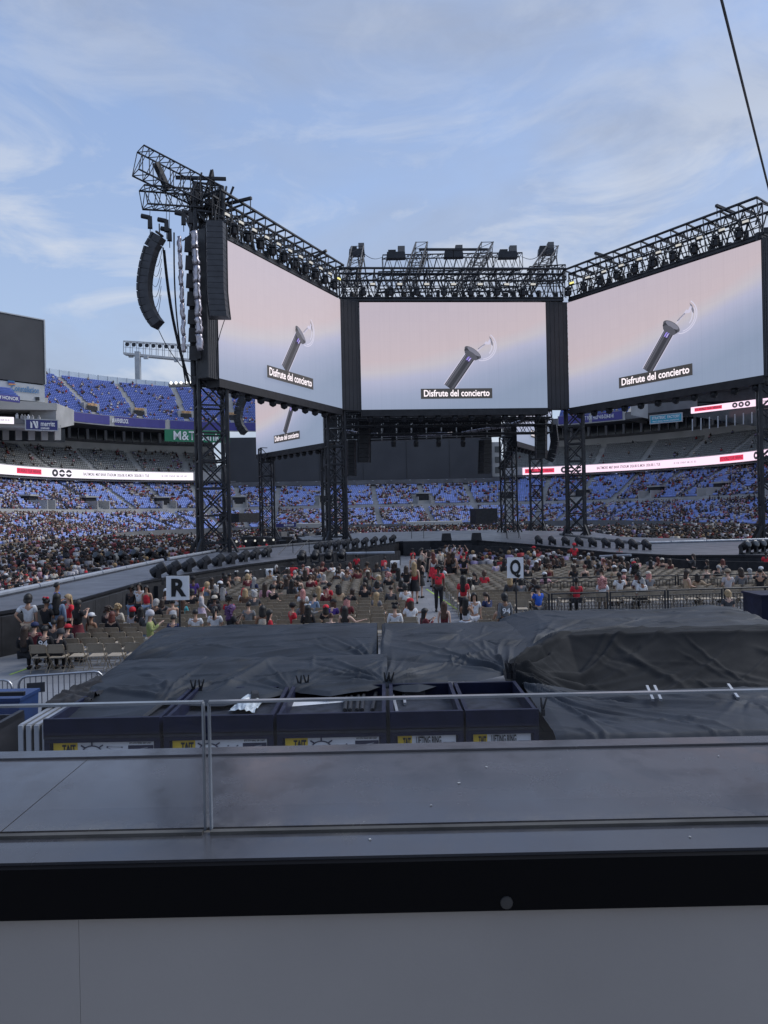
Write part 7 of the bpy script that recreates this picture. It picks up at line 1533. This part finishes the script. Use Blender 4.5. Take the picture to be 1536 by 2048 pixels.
# support surfaces
H1 = lambda X, Y: lin(Y, [(14.0, .95), (14.7, 1.12), (15.7, 1.40), (16.2, 1.47), (17.3, 1.585), (17.7, 1.6), (18.0, 1.3), (18.5, .5)]) - .35 * np.clip((-5.35 - X) / .5, 0, 1) ** 1.5
H2 = lambda X, Y: lin(Y, [(10.9, 1.12), (11.3, 1.16), (12.3, 1.235), (13.75, 1.40), (13.9, 1.435), (14.5, 1.45), (14.62, 1.40), (14.8, 1.1)]) - .5 * np.clip((-5.2 - X) / .6, 0, 1) ** 1.3 - .06 * np.exp(-((X + 4.4) / .7) ** 2) * (Y < 12.4) * np.clip((12.4 - Y), 0, 1)
H3 = lambda X, Y: lin(Y, [(12.3, 1.25), (14.2, 1.36), (15.4, 1.50), (15.7, 1.49), (17.1, 1.58), (17.5, 1.6), (17.9, 1.3), (18.4, .5)])
H4 = lambda X, Y: (lin(Y, [(14.0, 1.42), (14.9, 1.60), (15.3, 1.64), (15.8, 1.64), (17.2, 1.74), (17.8, 1.79), (18.2, 1.6), (18.9, .6)]) + .05 * np.exp(-((X - 7.8) / .8) ** 2) - .6 * np.clip((X - 8.5) / 1.2, 0, 1) - .2 * np.clip((3.6 - X) / .9, 0, 1))
def H5(X, Y):
    k = np.clip((X - 2.2) / 1.55, 0, 1); k = k ** .8; zr = 1.37 + .32 * k; yr = 13.3 + 1.65 * k; yb_ = 12.9 - .0 * k; f = np.clip((yr - Y) / (yr - 12.75 - .9 * k), 0, 1); drop = (zr - (1.12 - .42 * k)) * f ** .8
    back = np.clip(Y - yr, 0, 3) * .06; sw = .03 * np.sin(np.clip((X - 3) / 6, 0, 1) * math.pi * 1.0) * np.sin(math.pi * f) ; return zr - drop + back * (1 - k) - sw - np.clip(Y - yr - .9, 0, 1) * .2
H6 = lambda X, Y: .99 + .10 * np.exp(-((X - 5.6) / 1.0) ** 2 - ((Y - 11.6) / .8) ** 2) + .09 * np.exp(-((X - 8.3) / .8) ** 2 - ((Y - 11.7) / .7) ** 2) + .2 * np.clip((3.4 - X) / 1.1, 0, 1) * np.clip((Y - 10.6) / 2.5, 0, 1) - .6 * np.clip((10.6 - Y) / .5, 0, 1) + .05 * np.clip((Y - 12.4), 0, 1)
PI = math.pi
sheet('black tarpaulin sheet over the rear left stacks beside the folding chairs', (lambda T: -5.75 - .25 * T, con(-.22)), lambda X: 14.2 + 0 * X, lambda X: 18.4 + 0 * X, H1, 210, 150, [((-.3, 15.0), 5, 0.085, 1.3, PI * .45, PI * .95, 11), ((-5.7, 15.0), 5, 0.076, 1.8, 0.1, 1.2, 12)], [((-5.2, 15.2), (-2.2, 16.5), .18, .04), ((-4.8, 16.4), (-1.0, 16.9), .12, .03), ((-3.2, 15.3), (-1.0, 15.9), .15, .035)], .011, 1, flow=.35)
sheet('black tarpaulin sheet over the front left stacks above the ring carts', (lambda T: -5.55 - .1 * T, con(-.0)), lambda X: lin(X, EDG), lambda X: 15.3 + 0 * X, H2, 230, 150, [((-3.73, 12.25), 8, 0.119, 1.0, .25, PI - .2, 21), ((-1.69, 12.45), 7, 0.085, .9, .3, PI - .3, 22), ((-.05, 12.75), 8, 0.119, 1.1, PI * .45, PI * 1.02, 23)], [((-3.0, 12.3), (-2.1, 14.6), .2, .09), ((-3.6, 12.5), (-4.6, 13.6), .14, .04), ((-5.2, 12.6), (-3.4, 13.0), .12, .035), ((-2.4, 13.1), (-.9, 13.6), .14, .03)], .011, 2, flow=.5)
sheet('black tarpaulin sheet over the middle stacks behind the narrow carts', (con(-.12), lambda T: 2.3 + 1.4 * T ** .8), lambda X: lin(X, EDG), lambda X: 18.3 + 0 * X, H3, 170, 190, [((-.05, 12.75), 8, 0.119, 1.2, .1, PI * .6, 31), ((2.2, 13.3), 7, 0.145, 1.6, PI * .42, PI * .86, 32), ((1.6, 16.2), 6, 0.085, .9, PI * .8, PI * 1.5, 33)], [((.2, 14.2), (2.2, 15.4), .15, .04), ((1.0, 13.6), (2.3, 14.9), .16, .05), ((-.1, 15.0), (-.0, 16.9), .16, .10), ((.3, 16.2), (1.6, 16.15), .14, .05)], .011, 3, flow=.7)
sheet('black tarpaulin sheet over the tall rear stacks on the right', (con(2.75), con(10.4)), lambda X: lin(X, [(2.7, 14.0), (3.4, 14.6), (4.2, 15.15), (11, 15.15)]), lambda X: 18.8 + 0 * X, H4, 260, 150, [((3.0, 15.0), 6, 0.085, 2.2, .1, 1.2, 41)], [((3.2, 16.4), (7.0, 17.0), .16, .045), ((4.2, 15.6), (8.8, 16.3), .15, .04), ((6.2, 17.3), (9.6, 16.4), .2, .06), ((4.0, 17.5), (6.8, 17.4), .12, .03), ((5.0, 15.2), (6.6, 15.7), .14, .05)], .016, 4, flow=-.1)
sheet('large black tarpaulin sweeping from a clamp over the right stacks', (con(2.12), con(11.0)), lambda X: 12.7 - .25 * np.clip(1 - np.abs(X - 5) / 3, 0, 1), lambda X: lin(X, [(2.1, 13.5), (3.0, 14.6), (4.2, 15.6), (11, 15.7)]), H5, 300, 110, [((2.2, 13.15), 18, .14, 2.2, -.45, 1.1, 51), ((2.2, 13.15), 9, .09, 5.5, -.15, .55, 52)], [((4.5, 14.9), (5.8, 13.75), .14, .05), ((5.6, 14.0), (8.8, 13.7), .10, .04), ((6.2, 14.3), (7.6, 13.85), .1, .035), ((8.6, 13.6), (9.8, 14.6), .14, .05), ((7.4, 14.7), (8.6, 14.1), .1, .03)], .008, 5, flow=-.25, hem=.02, m_=MT['tarp_black'])
sheet('lowest black tarpaulin bunched over the front right carts', (con(2.42), con(10.8)), lambda X: 10.15 + .2 * np.clip((3.2 - X), 0, 1), lambda X: lin(X, [(2.4, 13.1), (4, 12.95), (11, 13.0)]), H6, 270, 100, [((2.35, 13.0), 12, .09, 2.6, -1.15, -.1, 61), ((6.0, 12.0), 7, .06, 1.2, -2.6, .4, 62)], [((3.0, 12.4), (5.2, 10.7), .14, .05), ((3.6, 12.6), (6.2, 11.3), .12, .05), ((4.6, 12.2), (8.8, 11.9), .16, .06), ((7.0, 11.4), (10.2, 11.0), .18, .06)], .020, 6, flow=-.5)
for x_ in (4.35, 4.48, 5.75): tag(MB().bar((x_, 11.9, 1.12), (x_ + .12, 12.5, 1.2), .03).build('alu_bar', MT['alu']), 'short aluminium bar poking out of the lowest right tarpaulin, %s' % {4.35: 'the nearer of a pair', 4.48: 'the further of a pair', 5.75: 'standing alone'}[x_], 'bar')
# black spring clamps
def clamp(label, c_, n=2):
    t = thing('spring_clamp', label, 'clamp', c_); rq = random.Random(int(c_.x * 100))
    for k in range(n):
        o_ = c_ + Vector((rq.uniform(-.12, .12), rq.uniform(-.05, .05), 0)); a = rq.uniform(-.3, .3)
        for s in (-1, 1): MB().path([o_ + up * .0, o_ + Vector((.02 * s, 0, .07)), o_ + Vector((.045 * s + a * .06, 0, .2))], [.016, .018, .012], 5).build('handle', MT['black_paint'], t)
        MB().bar(o_ + Vector((-.03, 0, .07)), o_ + Vector((.03, 0, .07)), .016, 6).build('hinge', MT['black_steel'], t); MB().box(o_ - up * .03, (.05, .06, .1)).build('jaw', MT['black_paint'], t)
clamp('bunch of black spring clamps gathering the big right tarpaulin', Vector((2.2, 12.95, 1.36)), 5); clamp('pair of black spring clamps in the middle of the tarp edge', Vector((-.05, 12.78, 1.27)), 2); clamp('pair of black clamps above the white paper cart', Vector((-1.5, 12.75, 1.26)), 2); clamp('pair of black clamps above the plastic bag cart', Vector((-3.35, 12.6, 1.26)), 2); clamp('black clamp on the corner of the last narrow cart', Vector((2.42, 11.15, 1.2)), 1)
# long aluminium flats stacked on edge at the left of the carts
for k in range(4):
    x = -5.52 + k * .12; t = thing('framed_flat', '%s long aluminium framed flat stacked on edge left of the carts' % ORD[k].capitalize(), 'panel', (x, 10.9, 0), 0, 'panels stacked on edge')
    ln = 4.4 + .3 * (k % 3)
    MB().box((0, ln / 2, .6), (.055, ln, 1.18)).build('core', MT['board_dark'], t, local=True); MB().box((0, ln / 2, 1.205), (.07, ln, .03)).build('top_edge', MT['alu'], t, local=True); MB().box((0, -.015, .6), (.07, .03, 1.22)).build('end_edge', MT['light_grey'], t, local=True)
sheet('small crumpled black cloth thrown over the stacked aluminium flats', (con(-5.78), con(-4.95)), lambda X: 11.9 + .3 * (X + 5.3), lambda X: 14.1 + 0 * X, lambda X, Y: 1.26 - .5 * np.clip((-5.62 - X) / .2, 0, 1) - .0 * Y, 40, 70, [((-5.4, 12.4), 8, .09, .8, -3.1, 3.1, 71)], [((-5.7, 12.8), (-5.0, 13.2), .12, .08)], .045, 8, m_=MT['dark_cloth'], name='black_cloth')
# blue bin and mesh crate at the left edge
mat('bin_blue', (0.02, 0.05, 0.16), 0.45, 0, .15, 3)
q = G(20, 1398, 1.0); t = thing('blue_bin', 'blue plastic bin behind a black bar at the left picture edge', 'bin', (q.x - .35, q.y, 0)); MB().box((q.x - .35, q.y + .3, .5), (1.05, .7, .96), 0, taper=1.06).build('body', MT['bin_blue'], t); MB().box((q.x - .35, q.y + .3, 1.0), (1.16, .78, .06)).build('rim', MT['bin_blue'], t); MB().bar((q.x - 1, q.y - .1, 1.12), (q.x + .32, q.y - .1, 1.12), .05).build('handle_bar', MT['black_steel'], t)
t = thing('mesh_crate', 'dark perforated metal crate at the lower left edge', 'crate', (-6.2, 10.6, 0)); mp = mat('perforated', (0.03, 0.032, 0.04), .5)
for c_, d in (((-6.55, 10.9, .55), (.9, .04, 1.0)), ((-6.1, 11.5, .55), (.04, 1.25, 1.0)), ((-6.55, 12.1, .55), (.9, .04, 1.0)), ((-7.0, 11.5, .55), (.04, 1.25, 1.0))): MB().box(c_, d).build('mesh_side', mp, t)
for c_, d in (((-6.55, 10.9, 1.09), (.98, .08, .08)), ((-6.1, 11.5, 1.09), (.08, 1.14, .08))): MB().box(c_, d).build('rim', MT['black_steel'], t)
for j in range(7):
    for i in range(12): MB().box((-6.95 + i * .07, 10.872, .98 - j * .06), (.025, .008, .025)).build('hole', MT['light_grey'], t) if False else None
# dark blue case at the right edge behind the tarps
q = G(1520, 1290, 0); t = thing('flight_case', 'tall dark navy case at the right picture edge', 'case', (10.2, 19.3, 0)); MB().box((10.75, 19.8, .95), (1.5, 1.0, 1.75)).build('body', MT['cart_blue'], t); MB().box((10.75, 19.8, 1.85), (1.56, 1.06, .06)).build('lid', MT['cart_blue'], t)
# ================================================================== parapet with glass in front of the camera
LEDY0, LEDY1, LZ = 1.014, 1.49, CAMZ - 0.48
mled = mat('ledge_metal', (0.10, 0.10, 0.11), 0.30, 0.35, 0.16, 2.2, 0.012, 5)
nt, lk = mled.node_tree.nodes, mled.node_tree.links
vo = nt.new('ShaderNodeTexVoronoi'); vo.inputs['Scale'].default_value = 55; t_ = nt.new('ShaderNodeTexCoord'); lk.new(t_.outputs['Object'], vo.inputs['Vector'])
nn = nt.new('ShaderNodeTexNoise'); nn.inputs['Scale'].default_value = 9; nn.inputs['Detail'].default_value = 4; lk.new(t_.outputs['Object'], nn.inputs['Vector'])
sc_ = vmath(nt, lk, 'MULTIPLY', ramp(nt, lk, vo.outputs['Distance'], [(0.0, 1.0), (0.09, 0.0)]), ramp(nt, lk, nn.outputs['Fac'], [(.52, 0.0), (.68, .8)]))
mx = nt.new('ShaderNodeMix'); mx.data_type = 'RGBA'; b = nt['Principled BSDF']; old = b.inputs['Base Color'].links[0].from_socket; lk.new(sc_, mx.inputs[0]); lk.new(old, mx.inputs[6]); mx.inputs[7].default_value = (.4, .4, .4, 1)
sy = nt.new('ShaderNodeSeparateXYZ'); lk.new(t_.outputs['Object'], sy.inputs[0]); dn = nt.new('ShaderNodeTexNoise'); dn.inputs['Scale'].default_value = 6; dn.inputs['Detail'].default_value = 7; dn.inputs['Roughness'].default_value = .7; mpd = nt.new('ShaderNodeMapping'); mpd.inputs['Scale'].default_value = (1.6, 1.2, 1); lk.new(t_.outputs['Object'], mpd.inputs[0]); lk.new(mpd.outputs[0], dn.inputs['Vector'])
band = ramp(nt, lk, vmath(nt, lk, 'ABSOLUTE', vmath(nt, lk, 'SUBTRACT', sy.outputs[1], .105)), [(0.0, 1.0), (.012, .55), (.05, .0)]); film = ramp(nt, lk, dn.outputs['Fac'], [(.42, 0.0), (.72, 1.0)])
dirt = vmath(nt, lk, 'ADD', vmath(nt, lk, 'MULTIPLY', band, vmath(nt, lk, 'MULTIPLY', film, .8)), vmath(nt, lk, 'MULTIPLY', film, .07))
m9 = nt.new('ShaderNodeMix'); m9.data_type = 'RGBA'; lk.new(dirt, m9.inputs[0]); lk.new(mx.outputs[2], m9.inputs[6]); m9.inputs[7].default_value = (.30, .28, .24, 1); lk.new(m9.outputs[2], b.inputs['Base Color'])
rgh = ramp(nt, lk, film, [(0.0, .13), (1.0, .34)]); lk.new(rgh, b.inputs['Roughness'])
mat('sealant', (0.10, 0.095, 0.085), .8, 0, .35, 8, .2, 20); mat('band_black', (0.003, 0.003, 0.004), .7, spec=0.1); mat('panel_grey', (0.32, 0.305, 0.298), .55, 0, .09, 1.6, .03, 60)
par = thing('parapet', 'wide dark metal parapet ledge with a black edge and grey wall panel below', 'parapet', (0, 1.0, 0))
def lb(name, x0, x1, y0, y1, z0, z1, mm): return MB().box(((x0 + x1) / 2, (y0 + y1) / 2, (z0 + z1) / 2), (x1 - x0, y1 - y0, z1 - z0)).build(name, mm, par)
GY = 1.105; XJ = P(417, 1650, GY).x
lb('ledge_near', -4, 4, LEDY0, GY - .006, LZ - .06, LZ, mled)
lb('glass_channel', -4, 4, GY - .006, GY + .012, LZ - .06, LZ - .004, MT['sealant'])
XS = -.60
lb('ledge_main', XS + .001, 4, GY + .012, 1.445, LZ - .06, LZ, mled); lb('ledge_main', -4, XS - .001, GY + .012, 1.445, LZ - .06, LZ, mled)
lb('ledge_lip', -4, 4, 1.448, LEDY1, LZ - .06, LZ + .004, mled)
lb('black_edge', -4, 4, LEDY0 - .012, LEDY0 + .0, LZ - .0745, LZ - .004, MT['band_black'])
lb('wall_panel', -.4405, 4, LEDY0 + .004, LEDY0 + .05, -.3, LZ - .064, MT['panel_grey']); lb('wall_panel', -4, -.4410, LEDY0 + .004, LEDY0 + .05, -.3, LZ - .064, MT['panel_grey'])
lb('outer_wall', -8, 8, 1.05, 1.42, -.3, LZ - .065, MT['concrete_dark'])
lb('sealant_bead', -4, XJ - .006, GY - .016, GY - .006, LZ, LZ + .005, MT['sealant']); lb('sealant_bead', XJ + .006, 4, GY - .016, GY - .006, LZ, LZ + .005, MT['sealant'])
lb('screw_cap', P(1013, 1805, LEDY0).x - .0085, P(1013, 1805, LEDY0).x + .0085, LEDY0 - .0145, LEDY0 - .0118, P(1013, 1805, 1.0).z - .0085, P(1013, 1805, 1.0).z + .0085, MT['black_paint']) if False else None
q = P(1013, 1805, LEDY0 - .012); MB().lathe([(.009, 0), (.0085, .002), (.004, .003)], q, 14, Matrix.Rotation(R(90), 3, 'X')).build('screw_cap', mat('screw', (.03, .03, .032), .5), par)
mgl = bpy.data.materials.new('guard_glass'); mgl.use_nodes = True; nt, lk = mgl.node_tree.nodes, mgl.node_tree.links; b = nt['Principled BSDF']
nt.remove(b); out = nt['Material Output']; tr = nt.new('ShaderNodeBsdfTransparent'); tr.inputs[0].default_value = (.86, .88, .92, 1); gl = nt.new('ShaderNodeBsdfGlossy'); gl.inputs['Roughness'].default_value = .03; gl.inputs[0].default_value = (.9, .92, 1, 1)
fr = nt.new('ShaderNodeFresnel'); fr.inputs[0].default_value = 1.45; ms = nt.new('ShaderNodeMixShader'); lk.new(fr.outputs[0], ms.inputs[0]); lk.new(tr.outputs[0], ms.inputs[1]); lk.new(gl.outputs[0], ms.inputs[2]); lk.new(ms.outputs[0], out.inputs[0])
mat('glass_edge', (0.19, 0.21, 0.235), .15, 0, .25, 12)
GT = P(768, 1395, GY).z
for x0, x1, lb_ in ((-3.5, XJ - .0045, 'low clear glass guard pane left of the joint'), (XJ + .0045, 3.5, 'long low clear glass guard pane right of the joint')):
    t = thing('glass_guard', lb_, 'glass', ((x0 + x1) / 2, GY, LZ)); MB().add([(x0, GY, LZ - .03), (x1, GY, LZ - .03), (x1, GY, GT - .0025), (x0, GY, GT - .0025)], [(0, 1, 2, 3)]).build('pane', mgl, t)
    MB().box(((x0 + x1) / 2, GY, GT - .001), (x1 - x0, .010, .0035)).build('top_edge', MT['glass_edge'], t); xe = x1 if x0 < -3 else x0; MB().box((xe, GY, (LZ + GT) / 2), (.0028, .010, GT - LZ - .004)).build('end_edge', MT['glass_edge'], t)
rq = random.Random(9)
mat('crumb', (.5, .5, .48), .8)
for px, py in ((973, 1535), (1437, 1513), (862, 1612), (918, 1567), (740, 1680), (1380, 1675)):
    q = G(px, py, LZ); o_ = MB().box(q + up * .001, (.0045 * rq.uniform(.4, 1.2), .003, .0015), rq.uniform(0, 3)).build('debris', MT['crumb'], par)

# ================================================================== near end stand, unseen, added to block sky light behind the camera
ns = thing('unseen_near_stand', 'concrete stand with dark seats rising behind the viewpoint', 'grandstand', (0, -2, 0))
mb = MB(); prof = [(0.9, LZ - 1.2), (-1.6, LZ - 1.2)]
for k in range(26): prof += [(-1.6 - .85 * k, LZ - .9 + .42 * k), (-2.45 - .85 * k, LZ - .9 + .42 * k)]
vs = [(x, y, z) for x in (-60, 60) for y, z in prof]; n = len(prof); mb.add(vs, [(k, k + 1, n + k + 1, n + k) for k in range(n - 1)]); mb.build('terrace', MT['concrete'], ns)
mb = MB(); mb.box((0, -24.4, 9), (120, .5, 18)); mb.build('rear_wall', MT['concrete'], ns)
bpy.data.scenes.remove(scratch)
